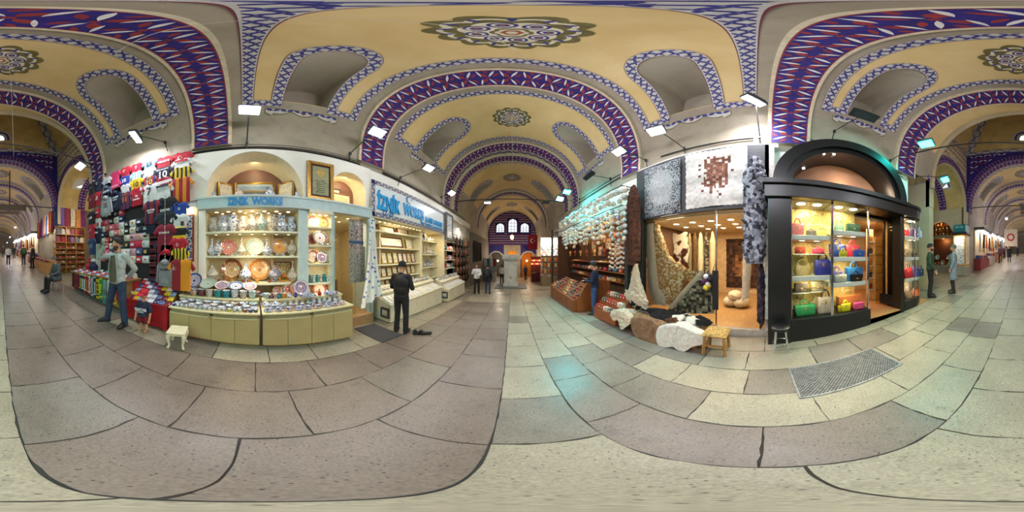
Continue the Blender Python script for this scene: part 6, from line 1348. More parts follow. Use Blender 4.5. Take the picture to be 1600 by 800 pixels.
for k in range(3):
    for i in range(8):
        col = ['#c02a34', '#b8b0a0', '#8a5a34', '#2f6a5a', '#d8d4c8', '#b02a3a', '#6a6a6e', '#a8322f'][(i*3+k) % 8]; single(('bk', col), lambda: (lambda b: (b.box(-.07, .07, -.05, .05, 0, .11, M(col, .5, var=.2, sc=30)), b.box(-.071, -.066, -.035, .035, .03, .08, M('#d8c9a0', .5)), b.mesh('box', .005))[-1])(MB()), 'gift_box', f'small gift box, {nth(i)} from the sheepskins on the {["lowest", "middle", "top"][k]} step of the wooden stand', 'box', (2.44+.20*k, y0+.08+i*.125, .102+.17*k), R.uniform(-.15, .15))

# ------------------------------------------------------------------ fur shop
XR = 3.15
FH = M('#3a3d40', .5, var=.1); PINE = WOOD('#c08a4a', '#d8a866', .35)
mb = MB(); mb.box(XR, XR+.12, -.02, 3.28, 2.62, 4.22, FH); mb.box(XR-.02, XR+.14, 3.05, 3.3, -.25, 2.7, M('#2c3536', .5)); mb.box(XR, XR+.5, -.12, .06, -.05, 4.22, M('#d8d4cb', .6)); mb.box(3.42, 3.6, -3.95, 3.35, 2.6, 4.3, WHITEPL); mb.box(XR+.06, XR+.4, -.2, 3.3, 4.18, 4.3, WHITEPL)
mb.box(6.6, 6.7, -.3, 3.5, 0, 2.7, M('#d8b98a', .6)); mb.box(XR+.1, 6.6, 3.28, 3.34, -.2, 2.7, M('#6a4a34', .6)); mb.box(XR+.1, 6.6, -.10, -.04, 0, 2.7, M('#c9a878', .6)); st(mb, 'wall_fur_shop')
cb = MB(); cb.box(XR+.1, 6.7, -.1, 3.34, 2.64, 2.74, M('#e6d8ba', .6))
for i in range(5):
    for j in range(4):
        if (i, j) != (4, 3): cb.lathe([(0, 0), (.085, 0)], EM('#fff0c8', 11.0, 'downlight_glow'), (XR+.45+j*.62, .42+i*.56, 2.632), 14); cb.lathe([(.085, .0), (.11, -.012), (.12, .008)], M('#f0ead8', .4), (XR+.45+j*.62, .42+i*.56, 2.636), 14)
st(cb, 'ceiling_fur_shop'); fb = MB(); fb.box(XR-.02, 6.6, -.1, 3.3, -.28, .10, WOOD('#a37c4e', '#c09a68', .25)); fb.box(XR-.06, XR+.04, -.02, 3.2, -.25, .13, M('#c9c6c0', .3, .5)); st(fb, 'floor_fur_shop'); area((4.4, 1.6, 2.6), (4.4, 1.6, 0), 2.0, 2.4, 115, '#ffe6c0'); area((3.5, 2.2, 2.6), (3.2, 2.2, 0), .5, 1.6, 22, '#ffe9c8')
wg = MB(); wg.box(XR+.02, XR+.03, 1.05, 3.05, .13, 2.62, GLASS('#f6f8f6', .10)); o = wg.build('window_2'); o['kind'] = 'structure'; b = MB(); b.box(XR+.01, XR+.05, 1.03, 1.055, .13, 2.62, CHROME); b.build('window_edge', o)
dg = MB(); dg.obox((0, 0, 1.36), .012, .92, 2.46, GLASS('#f4f6f4', .12)); o = dg.build('door_1', loc=(XR+.42, .06, 0)); o.rotation_euler = (0, 0, radians(78)); o['kind'] = 'structure'; b = MB(); b.bar((.03, .38, 1.0), (.03, .38, 1.5), .03, .03, CHROME); b.build('door_handle', o)
def rug(lab, y0, y1, z0, z1, X, m, nm='hanging_rug', th=.03):
    b = MB(); rr = random.Random(hash(lab) % 100); w = lambda u, v: X-.02*sin(u*9+v*3)-.01*sin(v*17)-.01
    b.grid(lambda u, v: (w(u, v), y0+(y1-y0)*u+.012*sin(v*60), z1+(z0-z1)*v+.012*sin(u*70)), 40, 40, m); b.grid(lambda u, v: (X+.01, y0+(y1-y0)*u, z1+(z0-z1)*v), 2, 2, m); return tag(b.build(nm), lab, 'rug')
@cached
def MEDALRUG(c_in, c_out, c_mid, y0, z0, ry, rz, sc):
    """Patchwork hide rug whose dark cells gather round a centre."""
    n = NT('patchwork_rug'); co = n.coord('Object', (1, 1, 1)); v = n.add('ShaderNodeTexVoronoi'); v.distance = 'CHEBYCHEV'; v.inputs['Scale'].default_value = sc; v.inputs['Randomness'].default_value = .12; n.ln(co, v.inputs['Vector'])
    w = n.add('ShaderNodeTexWhiteNoise', noise_dimensions='3D'); n.ln(v.outputs['Position'], w.inputs['Vector'])
    mp = n.add('ShaderNodeMapping'); mp.inputs['Location'].default_value = (0, -y0*sc/ry/sc, -z0*sc/rz/sc); mp.inputs['Scale'].default_value = (0, 1/ry, 1/rz); n.ln(v.outputs['Position'], mp.inputs[0])
    dv = n.add('ShaderNodeVectorMath', operation='MULTIPLY'); n.ln(v.outputs['Position'], dv.inputs[0]); dv.inputs[1].default_value = (0, 1, 1)
    mp.inputs['Scale'].default_value = (0, 1/ry, 1/rz); mp.inputs['Location'].default_value = (0, -y0/ry, -z0/rz)
    ln = n.add('ShaderNodeVectorMath', operation='LENGTH'); n.ln(mp.outputs[0], ln.inputs[0])
    a = n.add('ShaderNodeMath', operation='MULTIPLY_ADD'); n.ln(w.outputs['Value'], a.inputs[0]); a.inputs[1].default_value = .55; n.ln(ln.outputs['Value'], a.inputs[2])
    k = n.ramp(a.outputs[0], [(0, '#ffffff'), (.98, '#000000')], True)
    ci = n.ramp(w.outputs['Value'], [(i/len(c_in), c) for i, c in enumerate(c_in)], True); cz = n.ramp(w.outputs['Value'], [(i/len(c_out), c) for i, c in enumerate(c_out)], True)
    c = n.mix(k, cz, ci); e = n.noise(n.coord('Object'), 90, 3); n.color(n.mix(.18, c, n.ramp(e, [(.3, '#303030'), (.7, '#ffffff')]), 'OVERLAY')); n.bump(e, .5, .015); return n.fin(.95)
rug('large white patchwork rug with a brown patched centre over the fur shop window', .40, 1.72, 2.70, 4.16, XR-.03, MEDALRUG(('#6f4636', '#8d5f4c', '#64402f', '#a58474', '#7d5444'), ('#dcdad4', '#e6e4de', '#d2cfc8'), None, 1.04, 3.47, .40, .62, 16.0), 'hanging_rug')
rug('grey mottled hide rug with a pale middle over the fur shop window', 1.86, 2.95, 2.66, 4.12, XR-.03, MEDALRUG(('#a9adb0', '#b4b8ba', '#9fa3a7', '#bcbfc1', '#a6abaf'), ('#3f444a', '#aaaeb1', '#6a7076', '#2f3338', '#8a9095'), None, 2.42, 3.40, .62, .84, 42.0), 'hanging_rug')
def pelt(lab, fn, nu, nv, m, amp=.03, nm='hanging_fur', cat='fur', sc=14.0, closed=True):
    """A fur: surface fn(u,v) roughened into tufts along its normal."""
    from mathutils import noise as nz
    b = MB(); P = [[V(fn(i/nu, j/nv)) for i in range(nu+1)] for j in range(nv+1)]; vs = []
    for j in range(nv+1):
        for i in range(nu+1):
            a = P[j][min(i+1, nu)]-P[j][max(i-1, 0)]; c = P[min(j+1, nv)][i]-P[max(j-1, 0)][i]; n = a.cross(c); n = n.normalized() if n.length > 1e-9 else V((0, 0, 1))
            q = P[j][i]; d = nz.noise(q*sc)*.6+nz.noise(q*sc*2.7)*.4; vs.append(q+n*amp*d+V((nz.noise(q*sc*1.3+V((9, 0, 0))), nz.noise(q*sc*1.3+V((0, 7, 0))), nz.noise(q*sc*1.3)))*amp*.18)
    b.raw(vs, [(j*(nu+1)+i, j*(nu+1)+i+1, (j+1)*(nu+1)+i+1, (j+1)*(nu+1)+i) for j in range(nv) for i in range(nu)], m); return tag(b.build(nm, ang=80), lab, cat)
def roll(y, X, z0, z1, ry, rx, tip=.5, fold=.0):
    """A bundle of pelts hanging from one hook: pinched at the top, full below."""
    def f(u, v):
        k = (min(1, (v*5)**tip) if v < .2 else 1)*(1 if v < .96 else .85); a = 2*pi*u; rr = 1+.10*sin(a*4+v*4)+fold*sin(v*30)
        return (X-rx*k*rr*cos(a), y+ry*k*rr*sin(a), z1+(z0-z1)*v)
    return f
BROWNF = FUR('#2a1c16', '#6a4636', 16.0); pelt('tall bundle of dark brown fur hanging beside the ornament rack', roll(3.10, 2.86, 1.42, 3.62, .21, .13), 40, 60, BROWNF, .05)
BWF = PATCH(('#30323b', '#a9acb8', '#777b88', '#b9bcc6', '#454857', '#8d919e'), 15.0, 1.0); pelt('tall grey and black speckled fur bundle hanging beside the black shop front', roll(.24, 2.92, 1.52, 3.72, .19, .14, .5, .05), 48, 80, BWF, .07, sc=18.0)
pelt('narrow dark fur stole hanging under the speckled bundle', roll(.13, 3.02, .32, 1.55, .07, .05), 24, 40, PATCH(('#1d1a22', '#3a2a3a', '#55404a', '#262430'), 16.0, 1.0), .04); pelt('long white fur stole hanging against the black shop front', roll(-.0, 2.98, .45, 1.6, .05, .05), 24, 40, FUR('#b9bcb8', '#e4e6e0', 20.0), .03)
def lerp2(L, t):
    t = t*(len(L)-1); i = min(int(t), len(L)-2); k = t-i; return (L[i][0]*(1-k)+L[i+1][0]*k, L[i][1]*(1-k)+L[i+1][1]*k)
def sheet(La, Lb, X, bulge=.10, dx=0.0):
    def f(u, v):
        a = lerp2(La, v); b = lerp2(Lb, v); px, py = a[0]+(b[0]-a[0])*u, a[1]+(b[1]-a[1])*u
        return atx(px, py, X-bulge*sin(pi*u)+dx*v)
    return f
CREAMF = FUR('#cbb994', '#f0e6cf', 30.0); GOLDF = FUR('#8a5522', '#d8b06a', 24.0, c3='#ecdcb4', k=15.0)
pelt('cream puffed fur strip hanging inside the fur shop window', sheet([(1009, 348), (1010, 400), (1013, 450), (1022, 476)], [(1020, 346), (1024, 400), (1030, 450), (1052, 478)], 3.40, .05), 16, 50, CREAMF, .05)
pelt('golden shaggy fur throw sweeping across the shop window', sheet([(1018, 344), (1024, 385), (1028, 430), (1036, 478)], [(1030, 352), (1046, 400), (1080, 425), (1050, 476)], 3.48, .16), 46, 56, GOLDF, .09)
pelt('upper fold of golden fur resting over the checked throw', sheet([(1046, 418), (1052, 440), (1044, 474)], [(1098, 424), (1072, 440), (1054, 474)], 3.42, .10), 40, 26, GOLDF, .07)
pelt('black and grey checked hide throw in the lower window', sheet([(1098, 424), (1075, 445), (1048, 478), (1040, 490)], [(1116, 428), (1117, 445), (1117, 475), (1116, 490)], 3.38, .05), 40, 30, PATCH(('#24251f', '#8a8672', '#55533f', '#a8a28a', '#3a392e', '#77735f'), 15.0, 0.0), .012, 'draped_throw', 'throw')
pelt('white curly rim of fur along the checked throw', sheet([(1098, 420), (1085, 432), (1062, 458), (1044, 480)], [(1101, 428), (1092, 437), (1068, 463), (1050, 484)], 3.36, .03), 8, 40, CREAMF, .03)
b = MB(); b.grid(lambda u, v: (3.60, 2.05+u*.62+.03*sin(v*9), 1.25+v*1.2+.04*sin(u*8)), 20, 24, FUR('#e4d8c2', '#f0e8d8', 14.0, c3='#4a2818', k=3.2)); o = b.build('hanging_cowhide', loc=(1.3, .55, 0)); tag(o, 'white cowhide with brown patches on the inner shop wall', 'cowhide')
for i, (y, m, d) in enumerate(((2.72, FUR('#7a6a4a', '#c9b78a', 20.0), 'olive mottled'), (2.50, FUR('#4a3a2a', '#8a6a44', 20.0), 'dark brown'), (2.28, FUR('#d8c9a0', '#f0e4c4', 20.0), 'cream'), (2.06, PATCH(('#2a2620', '#8a8068', '#4a4436'), 18.0), 'black checked'), (1.84, FUR('#c9b48a', '#e8d8b0', 20.0), 'pale tan'))): pelt(f'{d} fur hanging in the row along the shop back, {nth(i)} from the ornament side', roll(y, 5.2, .75, 2.5, .085, .05), 18, 36, m, .03)
rug('dark brown patchwork hide covering the back wall of the fur shop', .10, 1.70, .35, 2.35, 6.52, MEDALRUG(('#7a5230', '#8f6238', '#6a4526', '#a3743f'), ('#2a1c14', '#4a3020', '#382418', '#5a3a24'), None, 1.05, 1.2, .42, .55, 8.0))
pelt('brown and white fur stole hanging beside the shop door frame', roll(.16, 4.1, .9, 2.45, .07, .05), 18, 36, FUR('#8a5a2c', '#e8d8b4', 12.0, c3='#f0e6d0', k=6.0), .04); pelt('white hide hanging near the shop door, lower', sheet([(1161, 388), (1160, 430), (1159, 470)], [(1172, 385), (1174, 420), (1170, 466)], 3.9, .04), 12, 24, FUR('#d8c9a8', '#f0e8d8', 20.0), .03)
for k, (dx, dy, dz, r) in enumerate(((0, 0, .16, .24), (.05, .34, .16, .22), (.02, .18, .36, .22))):
    b = MB()
    pelt(f'cream sheepskin cushion on the shop floor, {["nearest the door", "beside it", "on top"][k]}', lambda u, v, c=(4.7+dx, .78+dy, .10+dz), r=r: (c[0]+r*sin(pi*v)*cos(2*pi*u), c[1]+r*sin(pi*v)*sin(2*pi*u), c[2]+r*.66*cos(pi*v)), 30, 18, CREAMF, .05, 'fur_cushion', 'cushion')
# outside the window: sheepskins on the post, bench of hides
pelt('long cream sheepskin hanging and spreading beside the box stand', sheet([(991, 412), (985, 440), (979, 462), (982, 476)], [(996, 412), (1002, 440), (1011, 466), (1014, 484)], 2.88, .16), 50, 70, CREAMF, .035, sc=30.0)
pelt('white sheepskin fold hanging low over the dark bags', sheet([(977, 452), (976, 462), (984, 470)], [(1008, 462), (1014, 472), (1010, 484)], 2.74, .10), 26, 18, CREAMF, .06)
bn = root('wooden_bench', 'low wooden bench loaded with animal hides in front of the fur shop', 'bench', (0, 0, 0)); BW = WOOD('#9a6632', '#c08a4a'); b = MB()
A, B_ = V((2.28, 3.02, 0)), V((2.36, 1.12, 0)); b.ext([(1.12, .22), (3.05, .11), (3.05, .16), (1.12, .28)], BW, .52, lambda a, z, c: (2.38+c, a, z)); b.build('seat_board', bn); b = MB(); b.ext([(1.12, .14), (3.05, .03), (3.05, .10), (1.12, .22)], BW, .03, lambda a, z, c: (2.39+c, a, z)); b.build('apron', bn)
for x in (2.42, 2.82):
    for y in (1.18, 2.1, 2.98): b = MB(); b.box(x-.03, x+.03, y-.03, y+.03, fz(y), .20-.057*(y-1.12), BW); b.build('leg', bn)
def hide(lab, c, ru, rv, m, hgt=.08, rot=0.0, droop=0.0, amp=.03):
    def f(u, v):
        a = 2*pi*u; k = 1+.18*sin(3*a+c[1]*5)+.10*sin(5*a+c[0]*9); x = rv*v*k*cos(a); y = ru*v*k*sin(a); x, y = x*cos(rot)-y*sin(rot), x*sin(rot)+y*cos(rot)
        X = c[0]+x; Y = c[1]+y; over = max(0, 2.34-X); return (X+over*.62, Y, c[2]+hgt*(1-v**2)-over*droop+.02*sin(7*a)*v)
    return pelt(lab, f, 90, 26, m, amp, 'animal_hide', 'hide', 24.0)
TANF = FUR('#6f5039', '#9c7c5e', 10.0); WHF = FUR('#d6ccb8', '#f0ebe0', 16.0); BLF = FUR('#151414', '#2e2b2a', 16.0)
hide('cream curly sheepskin at the ornament end of the bench', (2.46, 2.95, .20), .36, .36, CREAMF, .14, 0, 1.1, .05); hide('tan deer hide draped over the middle of the bench', (2.44, 2.15, .24), .55, .38, TANF, .12, .1, 1.6, .02); hide('white hide draped over the stool end of the bench', (2.44, 1.42, .28), .44, .38, WHF, .12, 0, 1.5, .02)
hide('black hide lying behind the tan one against the window', (2.75, 2.05, .34), .52, .24, BLF, .14, 0, 0, .03); hide('black and white spotted hide behind the white one', (2.74, 1.50, .36), .36, .22, FUR('#d6ccb8', '#ece6d8', 16.0, c3='#1d1b1a', k=3.5), .10, 0, 0, .02); hide('dark brown hide piece between the tan and white hides', (2.58, 1.66, .36), .16, .14, FUR('#4a3020', '#6a4a34', 16.0), .06); hide('black hide at the stool end of the window ledge', (2.86, 1.28, .30), .24, .2, BLF, .14); hide('brown hide flap hanging under the tan hide', (2.36, 2.35, .12), .22, .10, TANF, .04, 0, 1.0, .02)
for i, (y, x, lab) in enumerate(((2.98, 2.72, 'black and white hide bag nearest the boxes'), (2.72, 2.72, 'black and white hide bag on the bench behind the sheepskin'))):
    t = root('hide_bag', lab, 'bag', (x, y, .36)); b = MB(); b.sph((0, 0, .09), .11, FUR('#121212', '#2a2a2a', 16.0, c3='#d8d8d4', k=7.0), 18, 10, (.6, 1, .85)); b.build('bag_body', t); b = MB(); b.tube([(0, .08*cos(a), .15+.12*sin(a)) for a in [pi*k/10 for k in range(11)]], .01, BLF, 6); b.build('bag_handle', t)
so = root('wooden_stool', 'small wooden stool with a quilted cushion at the fur shop doorway', 'stool', (2.46, .80, fz(.80)), .05); b = MB(); b.box(-.17, .17, -.17, .17, .36, .395, BW); b.build('seat', so, bev=.005); b = MB(); b.grid(lambda u, v: ((u-.5)*.40, (v-.5)*.40, .397+.045*(1-(2*u-1)**8)*(1-(2*v-1)**8)+.004*sin(u*40)*sin(v*40)), 24, 24, M('#b08a4c', .9, var=.35, sc=30)); b.build('cushion', so)
for sx in (-1, 1):
    for sy in (-1, 1): b = MB(); b.bar((sx*.17, sy*.17, 0), (sx*.15, sy*.15, .36), .036, .036, BW); b.build('leg', so)
for sx, sy in ((1, 0), (-1, 0), (0, 1), (0, -1)): b = MB(); b.bar((sx*.162-sy*.15, sy*.162-sx*.15, .14+.05*abs(sx)), (sx*.162+sy*.15, sy*.162+sx*.15, .14+.05*abs(sx)), .022, .022, BW); b.build('stretcher', so)
for i, (py, px, r, c, lab) in enumerate(((432, 1103, .05, '#e4e2e6', 'white heart-like fur pompom, topmost of the keyring cluster'), (437, 1108, .055, '#2a1f34', 'black fur pompom beside the white one'), (440, 1100, .05, '#5f2a66', 'purple fur pompom'), (444, 1106, .05, '#d9d6d0', 'pale fur pompom under the black one'), (449, 1103, .06, '#d8d23a', 'yellow fur pompom lowest in the cluster'), (447, 1108, .04, '#c9a02a', 'small amber pompom'))):
    c0 = atx(px, py, 3.02); pelt(lab+' hung at the shop door', lambda u, v, c0=c0, r=r: (c0.x+r*sin(pi*v)*cos(2*pi*u), c0.y+r*sin(pi*v)*sin(2*pi*u), c0.z+r*cos(pi*v)), 16, 10, M(c, .95), .02, 'hanging_pompom', 'pompom', 40.0)
b = MB(); a = atx(1117, 430, 3.06); b.box(3.04, 3.08, a.y-.07, a.y+.05, .55, 1.36, M('#141315', .7)); b.tube([(3.06, a.y-.05, 1.36), (3.06, a.y, 1.5), (3.06, a.y+.04, 1.36)], .008, BLACKW, 5); tag(b.build('hanging_bag', bev=.01), 'long thin black bag hanging on the fur shop door edge', 'bag')
# pipe and meter box on the wall by the black front
t = root('wall_unit', 'white box unit on the pale wall between the speckled fur and the black arch', 'air unit', (3.30, -.10, 3.52)); b = MB(); b.box(-.12, .12, -.16, .16, -.16, .16, M('#d6d4cc', .4)); b.build('casing', t, bev=.012); b = MB(); b.box(-.10, .10, -.14, .10, -.34, -.22, M('#c9c6bd', .4)); b.build('lower_box', t, bev=.008); b = MB(); b.tube([(0, -.05, -.34), (0, -.07, -.7), (.05, -.06, -1.2)], .012, M('#d0cec6', .5), 6); b.build('cable', t)

# ------------------------------------------------------------------ black bag shop with the arch
XB = 2.78; BK = M('#17191a', .32, var=.12, sc=4); DAMASK = None
@cached
def DAM():
    n = NT('gold_damask'); co = n.coord('Object'); d = n.noise(co, 4.5, 1, .3); w = n.add('ShaderNodeMath', operation='SINE'); m = n.add('ShaderNodeMath', operation='MULTIPLY'); n.ln(d, m.inputs[0]); m.inputs[1].default_value = 24.0; n.ln(m.outputs[0], w.inputs[0])
    n.color(n.ramp(w.outputs[0], [(0, '#bfa860'), (.45, '#94781f'), (.75, '#d2c49a')], True)); return n.fin(.5)
mb = MB(); fR = on_right(XB)
mb.box(XB-.05, XB+.5, -.40, .0, -.03, 2.70, BK); mb.box(XB-.12, XB+.5, -3.14, .06, 2.68, 2.94, BK); mb.box(XB-.18, XB+.5, -3.14, .09, 2.92, 3.02, BK)
mb.ext([(-2.02, fz(-2.0)-.02), (-.38, fz(-.4)-.02), (-.38, .50), (-2.02, .50)], BK, .64, lambda a, z, c: (XB-.02+c, a, z)); mb.box(XB-.02, XB+.5, -3.06, -2.94, .1, 2.7, BK); mb.ext([(-3.05, .12), (-2.0, .06), (-2.0, .26), (-3.05, .26)], BK, .5, lambda a, z, c: (XB+c, a, z))
cy = -3.48; rb = .46
def blk(z0, z1, m, g=0.0, name=None):
    P = [(XB+.6, cy+rb+g), (XB+.02-g, cy+rb+g)]+[(XB+.34-(.34+g)*cos(t), cy-.02-(rb+g)*sin(t)) for t in [pi/2*q/10 for q in range(0, 11)]]+[(XB+.6, cy-rb-g)]
    mb.ext(P, m, z1-z0, lambda a, b, c: (a, b, z0+c))
blk(.12, .46, BK, .02); blk(2.72, 3.0, BK, .03); blk(2.98, 3.06, BK, .07)
mb.box(3.42, 3.5, -2.0, .0, .0, 3.0, BK); mb.box(3.42, 3.5, -3.95, -2.96, .0, 3.0, BK); mb.box(3.3, 3.5, -3.0, -1.96, 2.62, 3.0, BK); mb.box(3.36, 3.42, -1.98, -.02, .4, 2.7, DAM()); mb.box(3.30, 3.4, -3.9, -2.98, .4, 2.75, M('#e8e2d6', .5)); st(mb, 'wall_bag_shop_front', bev=.008)
ab = MB(); c = -1.58
def ring(r0, r1, s0, s1, X0, X1, m):
    n = 40
    for i in range(n):
        a, b = pi*i/n, pi*(i+1)/n; p = lambda r, s, t, X: (X, c-r*cos(t), 3.0+s*sin(t))
        ab.face([p(r0, s0, a, X0), p(r0, s0, b, X0), p(r1, s1, b, X0), p(r1, s1, a, X0)], m); ab.face([p(r1, s1, a, X0), p(r1, s1, b, X0), p(r1, s1, b, X1), p(r1, s1, a, X1)], m); ab.face([p(r0, s0, a, X0), p(r0, s0, b, X0), p(r0, s0, b, X1), p(r0, s0, a, X1)], m)
ring(1.16, 1.30, .92, 1.06, XB-.02, XB+.6, BK); ring(1.28, 1.50, 1.04, 1.25, XB-.10, XB+.6, BK); st(ab, 'trim_bag_shop_arch')
bw = MB(); bw.face([(3.40, c-1.3*cos(pi*i/24), 3.0+1.06*sin(pi*i/24)) for i in range(25)], M('#c9a58a', .6, var=.08, sc=2)); st(bw, 'wall_bag_shop_lunette'); gw = MB(); gw.face([(XB+.06, c-1.17*cos(pi*i/24), 3.0+.93*sin(pi*i/24)) for i in range(25)], GLASS('#f2ece6', .14)); st(gw, 'window_3'); point((3.15, -1.6, 3.35), 9, '#ffd9b8', .06); point((3.15, -2.4, 3.2), 5, '#ffe6c8', .05)
for i, (y, z) in enumerate(((-1.0, 3.86), (-1.2, 3.90), (-.62, 3.42))):
    t = root('spot_lamp', f'tiny spot lamp inside the black arch, {nth(i)} from its crown', 'lamp', (XB+.02, y, z-.05)); b = MB(); b.lathe([(0, .05), (.03, .045), (.035, 0), (.03, -.002)], SILVER, n=10); b.build('lamp_shade', t); b = MB(); b.sph((0, 0, -.004), .026, EM('#fff6e6', 20, 'lamp_bulb'), 8, 5); b.build('bulb', t)
# glazing and chrome posts
for i, (a, b_) in enumerate(((-1.15, -.40), (-1.98, -1.17))):
    g = MB(); g.box(XB+.02, XB+.03, a, b_, .5, 2.68, GLASS('#fbfbf8', .08)); o = g.build('window_%d' % (4+i)); o['kind'] = 'structure'
    p = MB()
    for y in (a, b_): p.box(XB+.005, XB+.045, y-.012, y+.012, .5, 2.68, CHROME)
    p.build('chrome_post', o)
g = MB(); g.grid(lambda u, v: (XB+.32-.30*cos(u*pi/2) if u > 0 else XB+.02, cy-.04-(rb-.03)*sin(u*pi/2), .46+v*2.27), 10, 1, GLASS('#fbfbf8', .08)); g.box(XB+.015, XB+.025, cy-.04, cy+rb-.02, .46, 2.73, GLASS('#fbfbf8', .08)); o = g.build('window_6'); o['kind'] = 'structure'; p = MB(); p.box(XB+.0, XB+.03, cy-.05, cy-.03, .46, 2.73, CHROME); p.build('chrome_post', o)
g = MB(); g.obox((0, 0, 1.45), .012, .86, 2.30, GLASS('#f2e6d2', .14)); o = g.build('door_2', loc=(XB+.36, -2.92, 0)); o.rotation_euler = (0, 0, radians(-68)); o['kind'] = 'structure'; p = MB(); p.box(-.02, .02, -.3, .3, .34, .62, BK); p.build('kick_plate', o)
SHW = M('#cfe0dc', .25, var=.03)
def shelves(lab, y0, y1, zs, small, Xf=2.86, Xb=3.36):
    t = root('bag_shelf', lab, 'shelf', (0, 0, 0))
    for z in zs:
        b = MB(); b.box(Xf, Xb, y0, y1, z-.085, z, SHW)
        so = b.build('shelf', t, bev=.004)
        for k in range(2): dlp(so, (Xf+.14, y0+(y1-y0)*(.3+.4*k), z-.087), .05, EM('#fff2d2', 14.0, 'downlight_glow'))
    for (a, c, z) in small: b = MB(); b.box(Xf+.12, Xb, a, c, z-.015, z, GLASS('#e8f6f2', .15)); b.box(Xf+.115, Xf+.12, a, c, z-.015, z, SHW); b.build('glass_shelf', t)
    b = MB(); b.box(Xf, Xb, y0, y1, 2.676, 2.684, M('#8f8a80', .4)); so = b.build('canopy', t)
    for k in range(2): dlp(so, (Xf+.16, y0+(y1-y0)*(.28+.44*k), 2.676), .085, EM('#fff2d2', 16.0, 'downlight_glow'))
    area((Xf+.12, (y0+y1)/2, 2.64), (Xf+.25, (y0+y1)/2, 1.5), .15, abs(y1-y0)*.8, 15, '#ffe9bc')
    for z in zs: area((Xf+.12, (y0+y1)/2, z-.10), (Xf+.2, (y0+y1)/2, z-1), .15, abs(y1-y0)*.8, 9, '#ffe9bc')
shelves('lit shelves of handbags nearest the black stool', -1.14, -.42, (2.03, 1.28), ((-.78, -.46, 1.69), (-1.12, -.80, 1.69), (-.78, -.46, .95), (-1.12, -.80, .96)))
shelves('lit shelves of handbags between the stool side and the doorway', -1.96, -1.18, (2.15, 1.63, 1.12), ())
shelves('lit shelves of handbags in the rounded end case', -3.86, -3.04, (2.20, 1.62, 1.03), (), 2.90, 3.28)
def leather(c): return M(c, .32, var=.16, sc=22, bump=.15)
def bag(kind, c, w, h, d):
    def mk(t):
        m = leather(c); hm = m if kind != 'tote2' else leather('#2a1d1a'); b = MB(); n = 14
        if kind in ('tote', 'tote2'):
            k = 1.12 if kind == 'tote' else .94
            b.raw([(sx*w/2*f, sy*d/2*g, z) for z, f, g in ((0, .93, 1), (h*.12, 1, 1.05), (h*.62, 1*k, .7), (h*.70, 1*k, .5)) for sx, sy in ((-1, -1), (1, -1), (1, 1), (-1, 1))], [(3, 2, 1, 0), (12, 13, 14, 15)]+[(4*l+i, 4*l+(i+1) % 4, 4*l+4+(i+1) % 4, 4*l+4+i) for l in range(3) for i in range(4)], m); bb = b.build('bag_body', t, bev=.012, seg=2)
            for s in (-1, 1): b = MB(); b.tube([(w*.26*cos(a), s*d*.22, h*.64+h*.36*sin(a)) for a in [pi*q/12 for q in range(13)]], .009, hm, 7); b.build('bag_handle', t)
            b = MB(); b.box(-.018, .018, -d*.42-.012, -d*.36, h*.40, h*.55, GOLD2); b.build('clasp', bb)
        elif kind == 'hobo':
            b.grid(lambda u, v: (w/2*(1-.25*v**3)*cos(2*pi*u)*(.92+.16*sin(pi*v)), d/2*sin(2*pi*u)*(1.1-.75*v), h*.68*v*(1+.14*cos(4*pi*u)*v)), 28, 8, m, wrap=True); b.face([(w/2*.92*cos(2*pi*i/20), d/2*1.1*sin(2*pi*i/20), 0) for i in range(20)], m); b.build('bag_body', t)
            b = MB(); b.tube([(w*.34*cos(a), 0, h*.58+h*.42*sin(a)) for a in [pi*q/12 for q in range(13)]], .011, hm, 7); b.build('bag_handle', t)
        else:
            hh = h if kind == 'clutch' else h*.68
            b.box(-w/2, w/2, -d/2, d/2, 0, hh, m); b.build('bag_body', t, bev=.018, seg=2); b = MB(); b.grid(lambda u, v: ((u-.5)*w*1.01, (d/2-(d+.012)*min(1, v*1.6)) if v < .625 else -d/2-.012, hh+.006 if v < .625 else hh+.006-(v-.625)/.375*hh*.55), 6, 16, m); fl_ = b.build('flap', t)
            b = MB(); b.box(-.02, .02, -d/2-.022, -d/2-.012, hh*.38, hh*.55, GOLD2); b.build('clasp', fl_)
            if kind == 'satchel': b = MB(); b.tube([(w*.22*cos(a), 0, hh+.30*h*sin(a)) for a in [pi*q/12 for q in range(13)]], .010, m, 7); b.build('bag_handle', t)
    return mk
def bagat(px, py, wp_, hp_, kind, c, lab, X=3.02, rz=FACE_L):
    a = atx(px-wp_/2, py, X); b = atx(px+wp_/2, py, X); p = (a+b)/2; w_ = abs(a.y-b.y)*.92; d = V((p.x, p.y, 0)).length; h = hp_*.003927*d*1.02
    return p, w_, h
def bags(z, X, items, where):
    for px, w_, h, kind, c, lab in items:
        a = atx(px-w_/2, 400, X); b = atx(px+w_/2, 400, X); y = (a.y+b.y)/2; w2 = abs(a.y-b.y); d = hypot(X, y); h2 = h*.003927*d; dp = min(.16, w2*.42)
        t = root('handbag', f'{lab} {where}', 'handbag', (X, y, z), FACE_L+R.uniform(-.12, .12)); bag(kind, c, w2*.94, h2, dp)(t)
S1 = 'in the case nearest the black stool'
bags(2.031, 3.02, ((1246, 20, 28, 'tote', '#d0787a', 'coral pink tote, top shelf'), (1267, 16, 12, 'satchel', '#8a857a', 'grey snakeskin box bag, top shelf'), (1284, 22, 13, 'hobo', '#cfc66a', 'pale yellow hobo bag, top shelf')), S1)
bags(1.692, 3.06, ((1250, 17, 10, 'clutch', '#b04a3a', 'rust red clutch, small glass shelf'), (1278, 19, 11, 'satchel', '#d84a6a', 'orange and pink clutch, small glass shelf')), S1)
